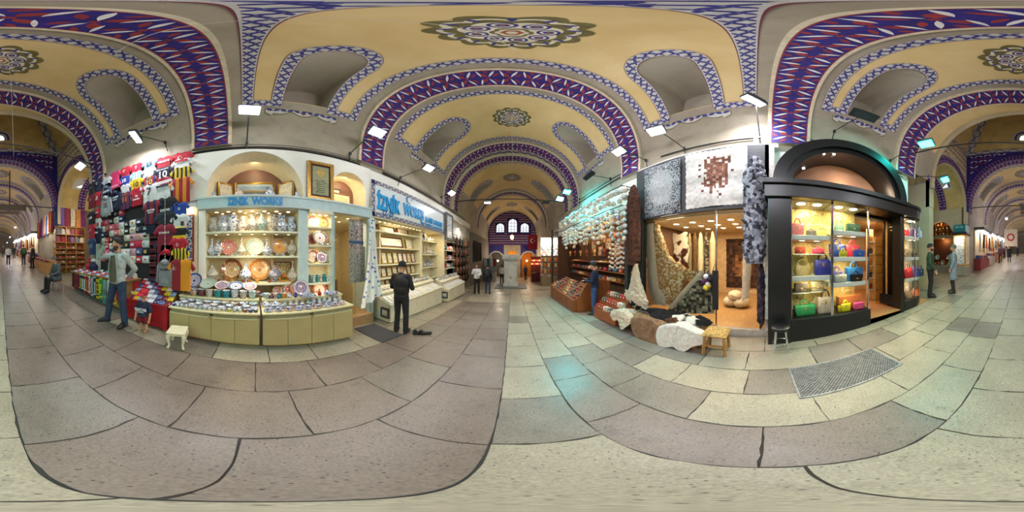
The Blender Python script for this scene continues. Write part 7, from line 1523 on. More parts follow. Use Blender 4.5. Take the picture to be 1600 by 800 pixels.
bags(1.282, 3.02, ((1254, 28, 25, 'hobo', '#a89a5a', 'golden olive slouch bag, middle shelf'), (1285, 27, 34, 'tote2', '#27308a', 'large blue and black tote, middle shelf')), S1)
bags(.953, 3.06, ((1251, 21, 14, 'clutch', '#5a544c', 'dark silver flap bag, lower glass shelf'), (1277, 20, 14, 'clutch', '#8a8468', 'olive flap bag, lower glass shelf')), S1)
bags(.502, 3.0, ((1257, 32, 24, 'tote', '#2f9a5a', 'shiny green tote, floor of the case'), (1289, 26, 38, 'tote2', '#b9b3a2', 'pale grey snakeskin tote, floor of the case')), S1)
S2 = 'in the middle case beside the doorway'
bags(2.152, 3.02, ((1311, 16, 18, 'hobo', '#7aa08a', 'faded green bag, top shelf'), (1332, 20, 18, 'satchel', '#3f6a52', 'dark green satchel, top shelf')), S2); bags(1.632, 3.02, ((1307, 22, 28, 'tote', '#2f4fa0', 'royal blue tote, second shelf'), (1331, 20, 26, 'tote', '#c0283a', 'bright red tote, second shelf')), S2); bags(1.632, 2.92, ((1317, 12, 13, 'satchel', '#b9b83a', 'small lime bag in front, second shelf'), (1341, 16, 14, 'satchel', '#2a5ab0', 'blue flap bag in front, second shelf')), S2)
bags(1.122, 3.02, ((1307, 20, 24, 'tote', '#6a4fa8', 'violet tote, third shelf'), (1333, 24, 30, 'satchel', '#2a6aa8', 'blue satchel, third shelf')), S2); bags(1.122, 2.92, ((1313, 18, 18, 'tote', '#9aa8a0', 'pale grey green bag in front, third shelf'), (1337, 18, 16, 'satchel', '#1c1c20', 'black bag in front, third shelf')), S2)
bags(.502, 3.10, ((1325, 36, 30, 'satchel', '#a8663a', 'large bronze flowered bag, floor of the case'),), S2); bags(.502, 2.92, ((1321, 14, 18, 'tote', '#c9c81e', 'lemon yellow mini tote, floor of the case'), (1313, 8, 9, 'clutch', '#c0c42a', 'tiny lime purse, floor of the case'), (1341, 15, 10, 'clutch', '#d8508a', 'pink pouch, floor of the case')), S2)
S3 = 'in the rounded end case'
bags(2.202, 3.0, ((1415, 13, 16, 'hobo', '#b02a34', 'red bag, top shelf'), (1428, 10, 18, 'tote', '#3a3f6a', 'navy tote, top shelf'), (1436, 7, 17, 'tote', '#8ab0c8', 'pale blue bag, top shelf')), S3); bags(1.622, 3.0, ((1415, 13, 18, 'satchel', '#b8a888', 'beige bag, second shelf'), (1427, 7, 9, 'satchel', '#3a3a3f', 'small black bag, second shelf')), S3); bags(1.032, 3.0, ((1416, 16, 23, 'tote2', '#a82234', 'crimson tote, third shelf'), (1429, 10, 18, 'tote', '#4a68b0', 'blue crinkled tote, third shelf'), (1438, 7, 16, 'tote', '#2f3a5a', 'dark blue bag, third shelf')), S3); bags(.462, 2.98, ((1419, 14, 18, 'hobo', '#7a6a58', 'brown hobo bag, floor of the case'), (1431, 14, 16, 'hobo', '#d87a4a', 'orange bag, floor of the case')), S3)
# bag shop interior seen through the door
rm = MB(); rm.box(5.6, 5.7, -4.2, -1.2, .1, 2.8, M('#e6c9a4', .6)); rm.box(3.5, 5.6, -4.25, -4.15, .1, 2.8, M('#d8c2a0', .6)); rm.box(3.5, 5.6, -1.25, -1.15, .1, 2.8, M('#e0b88a', .6)); rm.box(3.5, 5.7, -4.2, -1.2, 2.72, 2.82, M('#d8c4ac', .6)); st(rm, 'wall_bag_shop'); fb = MB(); fb.box(XB, 5.6, -4.2, -1.2, .12, .27, WOOD('#b07a48', '#cf9a66')); st(fb, 'floor_bag_shop'); area((4.2, -2.8, 2.68), (4.2, -2.8, 0), 1.0, 1.0, 34, '#ffdca8')
t = root('drawer_cabinet', 'tall light wood cabinet of drawers seen through the bag shop door', 'cabinet', (0, 0, 0)); b = MB(); p0, p1 = atx(1366, 400, 3.9), atx(1398, 400, 3.9); b.box(3.92, 4.3, p1.y, p0.y, .28, 2.25, WOOD('#b98a4a', '#d8ad6c')); b.build('carcass', t)
for i in range(7): b = MB(); b.box(3.90, 3.92, p1.y+.02, p0.y-.02, .32+.27*i, .56+.27*i, WOOD('#c0924f', '#dcb374')); b.build('drawer', t, bev=.006)
t = root('bag_rack', 'narrow lit rack of small bags inside the bag shop doorway', 'rack', (0, 0, 0)); pa, pb = atx(1356, 400, 4.1).y, atx(1366, 400, 4.1).y; b = MB(); b.box(4.15, 4.2, pb, pa, .3, 2.5, M('#f0e4cc', .5)); b.build('back_panel', t)
for i in range(5): b = MB(); b.box(3.9, 4.15, pb, pa, .62+.36*i, .64+.36*i, SHW); b.build('shelf', t); bags(.641+.36*i, 4.03, ((1360, 7, 11, 'satchel', ['#8a2a2a', '#2a2a2e', '#a86a3a', '#4a3a34', '#c9a05a'][i], f'small bag on the {nth(4-i)} rack shelf down'),), 'inside the bag shop')
t = root('hanging_mirror_frame', 'orange framed mirror on the back wall inside the bag shop', 'mirror', (5.55, -3.4, 1.9)); b = MB()
for s in (-1, 1): b.box(-.02, .02, s*.4-.05, s*.4+.05, -.8, .8, M('#d88a34', .4)); b.box(-.02, .02, -.4, .4, s*.75-.05, s*.75+.05, M('#d88a34', .4))
b.build('mirror_frame', t); b = MB(); b.box(0, .01, -.36, .36, -.7, .7, M('#c9c4bc', .08, .9, var=0)); b.build('mirror_glass', t)
so = root('black_stool', 'small round black stool with steel legs in front of the black shop front', 'stool', (2.52, -.20, fz(-.2))); b = MB(); b.lathe([(0, .42), (.14, .42), (.15, .44), (.145, .47), (.12, .485), (0, .49)], M('#18181a', .35), n=24); b.build('seat', so)
for k in range(4): a = pi/4+pi/2*k; b = MB(); b.tube([(.10*cos(a), .10*sin(a), .42), (.15*cos(a), .15*sin(a), .01)], .012, CHROME, 8); b.build('leg', so)
b = MB(); b.tube([(.135*cos(2*pi*k/24), .135*sin(2*pi*k/24), .17) for k in range(25)], .007, CHROME, 6); b.build('foot_ring', so)
# floor grate
G = root('floor_grate', 'rectangular metal ventilation grate set in the pale floor before the bag shop', 'grate', (1.66, -.86, fz(-.86))); G.rotation_euler = (-atan2(SLOPE, 1), 0, .02); GM = M('#8a8b8c', .5, .3, var=.2, sc=20); b = MB(); b.box(-.31, .31, -.60, .60, -.004, .004, M('#33322f', .8)); b.build('pit', G); b = MB()
for s in (-1, 1): b.box(s*.305-.012, s*.305+.012, -.60, .60, 0, .012, GM); b.box(-.31, .31, s*.595-.012, s*.595+.012, 0, .012, GM)
b.build('rim', G); b = MB()
for k in range(-46, 46):
    for s in (-1, 1):
        y = k*.04; pts = []
        a = max(-.30, (-.59-y)/s if s > 0 else -.30); x0, x1 = -.30, .30; y0, y1 = y+s*x0, y+s*x1
        def clip(x0, y0, x1, y1):
            t0, t1 = 0.0, 1.0
            for lo, hi, p, d in ((-.59, .59, y0, y1-y0),):
                if d: ta, tb_ = (lo-p)/d, (hi-p)/d; ta, tb_ = min(ta, tb_), max(ta, tb_); t0, t1 = max(t0, ta), min(t1, tb_)
            return (t0, t1) if t1 > t0 else None
        q = clip(x0, y0, x1, y1)
        if q: b.bar((x0+(x1-x0)*q[0], y0+(y1-y0)*q[0], .008), (x0+(x1-x0)*q[1], y0+(y1-y0)*q[1], .008), .008, .006, GM)
b.build('lattice', G)
# ------------------------------------------------------------------ people
def remesh(mb, vox, it=4):
    me = mb.mesh('tmp'); o = bpy.data.objects.new('tmp', me); COL.objects.link(o); r = o.modifiers.new('r', 'REMESH'); r.mode = 'VOXEL'; r.voxel_size = vox; r.use_smooth_shade = True
    s = o.modifiers.new('s', 'SMOOTH'); s.factor = .5; s.iterations = it; dg = bpy.context.evaluated_depsgraph_get(); out = bpy.data.meshes.new_from_object(o.evaluated_get(dg)); bpy.data.objects.remove(o)
    out.materials.clear(); [out.materials.append(m) for m in mb.mats[:1]]; return out
def hand(b, wr, d, side, m, curl=.5):
    """Palm, four unequal bent fingers and a thumb off the side of the palm."""
    d = d.normalized(); s = side-d*side.dot(d); s = s.normalized(); n = d.cross(s).normalized(); c = wr+d*.05
    for k in (-1.2, -.4, .4, 1.2): b.caps(wr+d*.012+s*.010*k, wr+d*.085+s*.019*k, .015, .0125, m, 8, 3)
    for k, L in ((-1.2, .064), (-.4, .078), (.4, .084), (1.2, .074)):
        p0 = wr+d*.085+s*.019*k; p1 = p0+(d*cos(curl*.6)+n*sin(curl*.6))*L*.48; p2 = p1+(d*cos(curl*1.5)+n*sin(curl*1.5))*L*.32; p3 = p2+(d*cos(curl*2.3)+n*sin(curl*2.3))*L*.26
        b.caps(p0, p1, .0102, .0092, m, 8, 3); b.caps(p1, p2, .0092, .0085, m, 8, 3); b.caps(p2, p3, .0085, .007, m, 8, 3)
    t0 = wr+d*.03+s*.026; t1 = t0+(d*.5+s*.75+n*.3).normalized()*.038; t2 = t1+(d*.8+s*.25+n*.45).normalized()*.034; b.caps(t0, t1, .0135, .011, m, 8, 3); b.caps(t1, t2, .011, .008, m, 8, 3)
SKIN = M('#b98a6c', .55, var=.06, sc=20)
def person(label, pos, heading, H=1.75, top='#333333', legs='#22242c', hair='#1c1613', shoe='#17171a', J=None, coat=0.0, near=True, inner=None, hat=None, hood=False, bald=False, turn=0.0, nod=0.0, vest=None, pack=None, skin=None, seated=False, beard=False, skirt=False):
    t = root('person', label, 'person', pos, atan2(heading[1], heading[0])+pi/2); k = H/1.75; vx = .0065 if near else .014; cv = .013 if near else .022; sk = skin or SKIN
    j = {'pel': (0, .0, .93), 'chest': (0, .0, 1.26), 'neck': (0, .02, 1.45), 'head': (0, -.01, 1.62), 'shR': (-.18, .01, 1.405), 'shL': (.18, .01, 1.405), 'elR': (-.235, .03, 1.13), 'elL': (.235, .03, 1.13), 'wrR': (-.245, -.07, .90), 'wrL': (.245, -.07, .90),
         'hiR': (-.09, 0, .90), 'hiL': (.09, 0, .90), 'knR': (-.105, -.02, .50), 'knL': (.105, -.02, .50), 'anR': (-.115, .02, .09), 'anL': (.115, .02, .09), 'toR': (-.135, -.15, .03), 'toL': (.135, -.15, .03), 'hdR': (0, -.25, -1), 'hdL': (0, -.25, -1)}
    j.update(J or {}); j = {a: V(b)*(k if not a.startswith('hd') else 1) for a, b in j.items()}
    hm = Matrix.Rotation(turn, 3, 'Z') @ Matrix.Rotation(nod, 3, 'X'); hp = j['head']
    def hd(x, y, z): return hp+hm@V((x, y, z))*k
    b = MB()
    b.sph(hd(0, .012, .035), .098*k, sk, 20, 14, (.80, 1.0, 1.0), hm); b.sph(hd(0, -.022, -.030), .075*k, sk, 16, 12, (.80, .92, 1.0), hm); b.sph(hd(0, -.055, -.085), .034*k, sk, 12, 8, (1.1, .9, .8), hm)
    b.caps(hd(0, -.088, .022), hd(0, -.112, -.020), .009*k, .015*k, sk, 8, 4); b.sph(hd(0, -.086, -.052), .020*k, sk, 10, 6, (1.3, .7, .55), hm)
    for s in (-1, 1): b.sph(hd(s*.080, .012, -.008), .026*k, sk, 10, 7, (.40, .7, 1.15), hm); b.sph(hd(s*.038, -.068, -.02), .026*k, sk, 10, 7, (1, .7, .8), hm)
    b.caps(j['neck']-V((0, 0, .04)), hd(0, .015, -.04), .058*k, .052*k, sk)
    b.sph(j['chest'], .17*k, sk, 18, 12, (1.0, .62, 1.15)); b.sph((j['chest']+j['pel'])/2, .145*k, sk, 18, 12, (1.0, .68, 1.2)); b.sph(j['pel'], .16*k, sk, 18, 12, (1.0, .68, .8))
    for s in 'RL':
        b.caps(j['chest']+V((0, 0, .1)), j['sh'+s], .07*k, .058*k, sk); b.caps(j['sh'+s], j['el'+s], .050*k, .038*k, sk); b.caps(j['el'+s], j['wr'+s], .038*k, .026*k, sk)
        hand(b, j['wr'+s], (j['wr'+s]-j['el'+s]).normalized()*.75+V(j['hd'+s])*.35, V((0, -1, 0)) if abs((j['wr'+s]-j['el'+s]).normalized().y) < .7 else V((1 if s == 'R' else -1, 0, .2)), sk, .55)
        b.caps(j['hi'+s], j['kn'+s], .082*k, .056*k, sk); b.caps(j['kn'+s], j['an'+s], .054*k, .038*k, sk); b.caps(j['an'+s], j['to'+s], .036*k, .026*k, sk)
    put('body', remesh(b, vx, 3), t)
    # head details
    eb = MB()
    for s in (-1, 1): eb = MB(); eb.sph(hd(s*.034, -.083, .012), .0095*k, M('#e9e4dc', .3), 8, 6); eb.sph(hd(s*.034, -.0905, .012), .0045*k, M('#20160f', .2), 6, 5); eb.build('eye', t)
    mb_ = MB(); mb_.sph(hd(0, -.098, -.053), .015*k, M('#8f5a50', .5), 8, 5, (1.4, .4, .35), hm); mb_.build('mouth', t)
    if beard: bb = MB(); bb.sph(hd(0, -.026, -.052), .074*k, M('#4a382c', .95, var=.35, sc=90), 28, 22, (.86, .97, .92), hm); bo = bb.mesh('beard'); bo2 = put('beard', bo, t); [None]; vs_ = bo.vertices; dl_ = [v.index for v in vs_ if (hm.inverted()@(v.co-hp)).z > -.070*k+(.05*k if abs((hm.inverted()@(v.co-hp)).x) > .045*k else 0)]; bmm = bmesh.new(); bmm.from_mesh(bo); bmm.verts.ensure_lookup_table(); bmesh.ops.delete(bmm, geom=[bmm.verts[i] for i in dl_], context='VERTS'); bmm.to_mesh(bo); bmm.free()
    if not bald:
        h = MB(); hmx = M(hair, .75, var=.3, sc=60, bump=.3); h.grid(lambda u, v: hd(.086*sin(pi*.62*v)*sin(2*pi*u)*(1+.02*sin(u*60)), .014+.106*sin(pi*.62*v)*cos(2*pi*u)*(1.0), .035+.112*cos(pi*.62*v)+(.10*max(0, -cos(2*pi*u))**1.0*(v**2)*1.0 if False else max(0, -cos(2*pi*u))*v*v*.10)), 36, 12, hmx, wrap=True); h.build('hair', t, ang=80)
    if hat:
        h = MB(); h.grid(lambda u, v: hd(.094*sin(pi*.55*v)**.8*sin(2*pi*u), .012+.114*sin(pi*.55*v)**.8*cos(2*pi*u), .045+.118*cos(pi*.55*v)), 30, 10, M(hat, .9, bump=.2), wrap=True); h.tube([hd(.089*sin(a), .012+.108*cos(a), .035) for a in [2*pi*q/24 for q in range(25)]], .009*k, M(hat, .9, bump=.2), 8); h.build('hat', t)
    # clothes
    tm = M(top, .85, var=.14, sc=14, bump=.08); c = MB(); lo = j['pel']-V((0, 0, .05*k)); g = .022*k
    c.sph(j['chest'], .17*k+g, tm, 18, 12, (1.02, .66, 1.15)); c.sph((j['chest']+j['pel'])/2, .15*k+g, tm, 18, 12, (1.02, .72, 1.25)); c.sph(j['pel']+V((0, 0, .02)), .158*k+g, tm, 18, 12, (1.02, .74, .75)); c.caps(j['neck']-V((0, 0, .06)), j['neck']+V((0, 0, .0)), .075*k, .066*k, tm)
    for s in 'RL':
        c.caps(j['chest']+V((0, .01, .10)), j['sh'+s], .09*k, .068*k, tm); c.caps(j['sh'+s], j['el'+s], .068*k, .056*k, tm); c.caps(j['el'+s], j['wr'+s]-(j['wr'+s]-j['el'+s])*.04, .055*k, .043*k, tm)
        if coat and not seated: c.caps(j['hi'+s]+V((0, .01, .05)), j['hi'+s]*(1-coat)+j['kn'+s]*coat+V((0, .015, 0)), .135*k, .15*k, tm)
        if coat and seated: c.caps(j['hi'+s], j['hi'+s]*(1-coat)+j['kn'+s]*coat, .115*k, .105*k, tm)
    if hood: c.tube([j['neck']+V((.10*k*sin(a), .035+.065*k*cos(a), -.01+.05*cos(a))) for a in [2*pi*q/16 for q in range(17)]], .036*k, tm, 8, False)
    jk = put('jacket' if coat or hood or inner else 'jumper', remesh(c, cv, 5), t)
    if coat and not seated:
        hem = (j['hiR']*(1-coat)+j['knR']*coat).z-.06
        for v in jk.data.vertices: v.co.z = max(v.co.z, hem)
    if inner:
        i_ = MB(); i_.grid(lambda u, v: (j['chest'].x+(u-.5)*.17*k*(.75+.5*sin(pi*v*.8)), j['chest'].y-(.135+.012*sin(pi*v)-.02*(2*u-1)**2)*k-.012, j['chest'].z+.15*k-v*(.50*k)), 8, 12, M(inner, .9, var=.15)); i_.build('shirt_front', jk)
        z_ = MB()
        for s in (-1, 1): z_.tube([(j['chest'].x+s*(.085*k*(.75+.5*sin(pi*v*.8))), j['chest'].y-(.133+.012*sin(pi*v)-.02)*k-.016, j['chest'].z+.15*k-v*.5*k) for v in [q/8 for q in range(9)]], .009*k, tm, 6)
        z_.build('zip_edge', jk)
    if inner: c = MB(); c.tube([j['neck']+V((.062*k*sin(a), .002+.062*k*cos(a), .0)) for a in [2*pi*q/16 for q in range(17)]], .022*k, M(inner, .9, var=.15), 8, False); c.build('collar', jk)
    if vest:
        c = MB(); c.sph(j['chest'], .17*k+g*1.7, M(vest, .45, var=.2, sc=10, bump=.1), 18, 12, (1.02, .70, 1.12)); c.sph((j['chest']+j['pel'])/2, .152*k+g*1.7, M(vest, .45, var=.2, sc=10, bump=.1), 18, 12, (1.03, .76, 1.2)); put('vest', remesh(c, cv, 4), t)
    if pack: c = MB(); c.sph(j['chest']+V((0, .17, -.06)), .17*k, M(pack, .7), 16, 10, (.9, .55, 1.2)); c.build('backpack', t)
    lm = M(legs, .85, var=.22, sc=9, bump=.1); c = MB(); c.sph(j['pel']-V((0, 0, .02)), .158*k+.012, lm, 18, 12, (1.0, .70, .75))
    for s in 'RL':
        c.caps(j['hi'+s], j['kn'+s], .098*k, .070*k, lm); c.caps(j['kn'+s], j['an'+s]+V((0, 0, -.02)), .068*k, .064*k, lm)
    put('trousers', remesh(c, cv, 4), t)
    for s in 'RL':
        c = MB(); sm = M(shoe, .4, var=.1); a, o = j['an'+s], j['to'+s]; d = (o-a); d.z = 0; d = d.normalized(); w = V((-d.y, d.x, 0)); base = min(a.z, o.z)-.03*k
        c.caps(V((a.x, a.y, base+.045))-d*.03, V((o.x, o.y, base+.036)), .046*k, .036*k, sm, 14, 5); c.caps(V((a.x, a.y, base+.05)), V((a.x, a.y, base+.11)), .047*k, .050*k, sm); c.caps(V((a.x, a.y, base+.10))+d*.01, V((o.x, o.y, base+.042)), .047*k, .036*k, sm); q = c.mesh('shoe')
        for v in q.vertices: v.co.z = max(v.co.z, base+.002)
        put('shoe', q, t)
    return t
def on(x, y): return (x, y, fz(y)+.003)
person('man in pale grey hooded top and jeans, hand at mouth, by the shirt counter', on(-2.20, -2.50), (.97, .12), 1.87, '#a9b0ac', '#2c3c56', '#1c1512', '#1b1b20', {'elR': (-.42, -.10, 1.38), 'wrR': (-.20, -.17, 1.57), 'hdR': (.6, 0, .6), 'elL': (.30, .15, 1.16), 'wrL': (.10, .21, .98), 'hdL': (-.9, .1, -.2), 'knR': (-.17, -.03, .50), 'anR': (-.28, .0, .09), 'toR': (-.36, -.15, .03), 'knL': (.13, 0, .5), 'anL': (.16, .02, .09), 'toL': (.17, -.16, .03)}, inner='#5a5244', hood=True, turn=-.75, beard=True)
person('man in black quilted vest and black knitted hat looking at a tile, facing the prints', on(-2.26, 2.80), (-.25, .97), 1.70, '#1d1d20', '#1f1f22', '#161210', '#141416', {'elR': (-.26, -.02, 1.14), 'wrR': (-.16, -.26, 1.12), 'elL': (.25, -.02, 1.14), 'wrL': (.12, -.27, 1.10), 'hdR': (.2, -1, .1), 'hdL': (-.2, -1, .1), 'head': (0, -.05, 1.60)}, hat='#1a1a1c', vest='#15161a', nod=.35)
person('man in a dark blue jumper and jeans choosing ornaments', on(2.50, 4.50), (-.75, .66), 1.74, '#16203c', '#33507a', '#16120f', '#2a2622', {'elR': (-.26, -.03, 1.14), 'wrR': (-.14, -.27, 1.16), 'elL': (.25, -.02, 1.14), 'wrL': (.15, -.28, 1.14), 'hdR': (.2, -1, .2), 'hdL': (-.2, -1, .2), 'head': (0, -.04, 1.61)}, nod=.25)
person('man in a dark green jacket standing beside the rounded bag case', on(2.92, -4.50), (-.75, -.6), 1.78, '#24402f', '#17181c', '#1a1512', '#141416', {'elR': (-.22, .02, 1.13), 'wrR': (-.20, -.12, .92)}, beard=True)
person('man in a long grey coat and scarf talking to the man in green', on(2.42, -5.25), (.93, .3), 1.74, '#7f878b', '#2a2521', '#6b655e', '#3a2c22', {'elR': (-.25, -.02, 1.14), 'wrR': (-.20, -.22, 1.02), 'knR': (-.12, -.08, .5), 'anR': (-.12, -.02, .09), 'toR': (-.13, -.19, .03)}, coat=.85, inner='#c9c4b8')
sd = person('seated man in a dark grey coat with bent head at the counter end', on(-1.98, -5.60), (.98, .2), 1.72, '#4c5054', '#15151a', '#5a5652', '#121214', {'pel': (0, .12, .50), 'chest': (0, .06, .84), 'neck': (0, .02, 1.03), 'head': (0, -.06, 1.18), 'shR': (-.18, .05, .99), 'shL': (.18, .05, .99), 'elR': (-.25, -.02, .74), 'elL': (.25, -.02, .74), 'wrR': (-.07, -.22, .62), 'wrL': (.07, -.22, .62), 'hdR': (.8, -.6, 0), 'hdL': (-.8, -.6, 0), 'hiR': (-.09, .10, .48), 'hiL': (.09, .10, .48), 'knR': (-.12, -.33, .50), 'knL': (.12, -.33, .50), 'anR': (-.10, -.36, .09), 'anL': (.11, -.38, .09), 'toR': (-.12, -.53, .03), 'toL': (.13, -.55, .03)}, coat=.55, seated=True, nod=.4)
tt = root('wooden_stool', 'low wooden stool under the seated man', 'stool', on(-2.10, -5.62), .2); b = MB(); b.box(-.17, .17, -.17, .17, .37, .40, WOOD('#8a6238', '#b08550')); b.build('seat', tt)
for sx in (-1, 1):
    for sy in (-1, 1): b = MB(); b.bar((sx*.15, sy*.15, 0), (sx*.14, sy*.14, .37), .03, .03, SILVER); b.build('leg', tt)
person('man in a white shirt and black trousers walking towards us with a phone', on(-2.02, 9.2), (.2, -.98), 1.74, '#d9dadc', '#16161a', '#1a1512', '#121214', {'elR': (-.27, 0, 1.16), 'wrR': (-.10, -.20, 1.36), 'hdR': (.4, 0, .8), 'elL': (.25, -.02, 1.14), 'wrL': (.08, -.24, 1.06), 'knR': (-.11, -.10, .5), 'anR': (-.11, -.10, .09), 'toR': (-.12, -.27, .03)}, near=False)
person('person in a black jacket with a backpack and jeans walking away from us', on(-1.40, 9.3), (.1, .99), 1.72, '#1b1d22', '#34465f', '#141010', '#2a2622', {'knL': (.11, -.10, .5), 'anL': (.11, -.06, .09), 'toL': (.12, -.22, .03)}, near=False, pack='#22252c', coat=.2)
person('man in a pale shirt half hidden behind the marble fountain', on(-.92, 14.8), (.2, .98), 1.74, '#c9c6bc', '#1d1c20', '#1a1512', near=False)
far = [((13, 414), '#d5d3d4', '#17181c', 'white top walking away down the back street', None, (0, -1), 0), ((22, 404), '#23262c', '#1c1d22', 'dark coat further down the back street behind the white top', None, (.2, 1), .4), ((37, 414), '#3a4a3c', '#23262e', 'dark jacket with a green backpack in the back street', '#3a7a44', (.1, -1), 0), ((51, 419), '#17181d', '#15161a', 'black coat standing nearest the hat shop in the back street', None, (.9, .3), .5),
       ((1577, 410), '#1c1d24', '#17181c', 'long black coat in the back street on the tile pillar side', None, (.1, 1), .7), ((1563, 409), '#8a2a34', '#2a2a30', 'red jacket with a bag beside the long black coat', '#b03a3a', (-.2, -1), 0), ((1569, 404), '#3a3d48', '#1c1d22', 'grey jacket behind the red jacket', None, (.3, 1), 0), ((1562, 411), '#46405a', '#22232a', 'purple grey jacket by the lit stalls of the back street', None, (.9, 0), 0), ((1590, 401), '#2a2c34', '#1d1e24', 'dark clothes far along the back street', None, (0, 1), 0), ((5, 402), '#4a4038', '#22232a', 'brown jacket far along the back street', None, (0, 1), 0),
       ((821, 430), '#5a6a7a', '#2a2c34', 'blue grey jacket near the red lit stall by the far doorways', None, (.5, -1), 0), ((838, 428), '#2c2a2e', '#1c1c20', 'dark jacket at the red lit stall', None, (.9, .2), 0), ((770, 424), '#2a2c38', '#1c1d22', 'dark jacket near the left far doorway', None, (.2, -1), 0)]
for (px, py), tc, lc, lab, pk, hdg, ct_ in far: p = fl(px, py) if py < 420 else V((xy(px, 18.6+.5*(py % 3)), 18.6+.5*(py % 3), 0)); person('person in '+lab, on(p.x, p.y), hdg, R.uniform(1.66, 1.8), tc, lc, near=False, pack=pk, coat=ct_, J={'knR': (-.11, -.09, .5), 'anR': (-.11, -.05, .09), 'toR': (-.12, -.21, .03)})
# pair of shoes left on the floor by the hatted man
for i, (dx, rz) in enumerate(((0, .3), (.13, .1))):
    c = MB(); c.caps((0, .10, .045), (0, -.11, .036), .045, .036, M('#17171a', .4)); c.caps((0, .09, .05), (0, .09, .10), .042, .044, M('#17171a', .4)); q = c.mesh('shoe')
    for v in q.vertices: v.co.z = max(v.co.z, .004)
    o = put('black_shoe', q, None, (-1.90+dx, 2.96+.05*i, fz(2.96)+.002), rz+2.2); tag(o, f'{["first", "second"][i]} empty black shoe on the floor beside the man in the knitted hat', 'shoe')
tl = MB(); tl.box(-.06, .06, -.004, .004, -.06, .06, POTS[4]); o = tl.build('ceramic_tile', loc=(-2.34, 3.15, 1.09+fz(2.80)), bev=.002); o.rotation_euler = (.5, 0, .2); tag(o, 'blue and white tile held by the man in the knitted hat', 'tile')
# ------------------------------------------------------------------ further things: leather shop, fountain, book stall, copper shop, cables
mb = MB(); mb.box(-3.95, -3.75, 8.9, 12.7, -1.2, 4.2, M('#4a3a30', .8)); st(mb, 'wall_leather_shop')
def lbag(c):
    def mk():
        b = MB(); m = M(c, .4, var=.25, sc=12); b.grid(lambda u, v: (.16*cos(2*pi*u)*(.75+.35*v-.15*v*v), .06*sin(2*pi*u)*(.6+.7*sin(pi*v)), -.12-.36*v), 16, 8, m, wrap=True); b.tube([(.09*cos(a), 0, -.14+.14*sin(a)) for a in [pi*q/8 for q in range(9)]], .008, m, 5); return b.mesh('bag')
    return mk
LC = ['#5a2e1c', '#1c1816', '#3a2018', '#7a4024', '#2a2220', '#4a2a20', '#6a3a2a', '#141314']
for r_ in range(5):
    for i in range(11): c = LC[(r_*3+i*5) % 8]; single(('lb', c), lbag(c), 'hanging_leather_bag', f'leather bag, {nth(i)} from the tile panel in the {nth(r_)} hanging row of the leather shop', 'bag', (-3.42+.10*(i % 2), 9.15+i*.32, 2.95-.62*r_), FACE_R, None, 1.25)
area((-3.0, 10.5, 3.4), (-3.5, 10.5, 1.5), .3, 2.5, 40, '#fff0dc'); rb_ = root('hanging_rail', 'dark rails of the leather shop wall carrying the bags', 'rail', (0, 0, 0))
for r_ in range(5): b = MB(); b.bar((-3.42, 9.0, 2.96-.62*r_), (-3.42, 12.6, 2.96-.62*r_), .02, .02, BLACKW); b.build('rail_bar', rb_)
for i in range(6): drape(-3.0, 12.9+i*.55, 2.9, .5, 1.7, ['#1d1a1c', '#3a2620', '#2a2a30', '#4a3028', '#1a1518', '#56382c'][i], f'dark leather jacket hung past the leather bags, {nth(i)} along', FACE_R, 'hanging_jacket', 'jacket')
mb = MB(); mb.box(-3.4, -3.15, 12.7, 22, -2, 3.6, M('#6a6258', .8)); st(mb, 'wall_left_passage')
# marble fountain pillar
F = root('marble_fountain', 'old grey marble fountain pillar on a step in the middle of the street', 'fountain', (-.10, 12.4, fz(12.4))); MARB = PLASTER('#a9aca4', '#c6c8bf', '#7f8279', 2.2); k = .47
b = MB(); b.box(-1.15, 1.15, -1.0, 1.0, -.06, .12, M('#6f716e', .6)); b.build('step', F, bev=.01); b = MB(); b.box(-k-.08, k+.08, -k-.08, k+.08, .12, .32, MARB); b.build('plinth', F, bev=.02); b = MB(); b.box(-k, k, -k, k, .32, 2.05, MARB); b.build('shaft', F, bev=.012); b = MB()
b.box(-k-.06, k+.06, -k-.06, k+.06, 2.05, 2.15, MARB); b.box(-k-.14, k+.14, -k-.14, k+.14, 2.15, 2.27, MARB); b.box(-k-.04, k+.04, -k-.04, k+.04, 2.27, 2.5, MARB); b.build('cornice', F, bev=.015); b = MB(); b.ext([(-.3, .5), (.3, .5), (.3, 1.5)]+[(.3*cos(pi*i/12), 1.5+.3*sin(pi*i/12)) for i in range(1, 12)]+[(-.3, 1.5)], PLASTER('#b4b7af', '#d0d2c9', '#8f9289', 3.0), .02, lambda a, z, c: (a, -k-c, z)); cpn = b.build('carved_panel', F, bev=.004); b = MB(); b.tube([(0, -k-.02, .78), (0, -k-.10, .78), (0, -k-.13, .73)], .02, M('#8a6a3a', .3, .8), 8); b.lathe([(.06, 0), (.05, .03), (0, .03)], M('#8a6a3a', .3, .8), (0, -k-.02, .78), 12, mat=Matrix.Rotation(pi/2, 3, 'X')); b.build('tap', cpn)
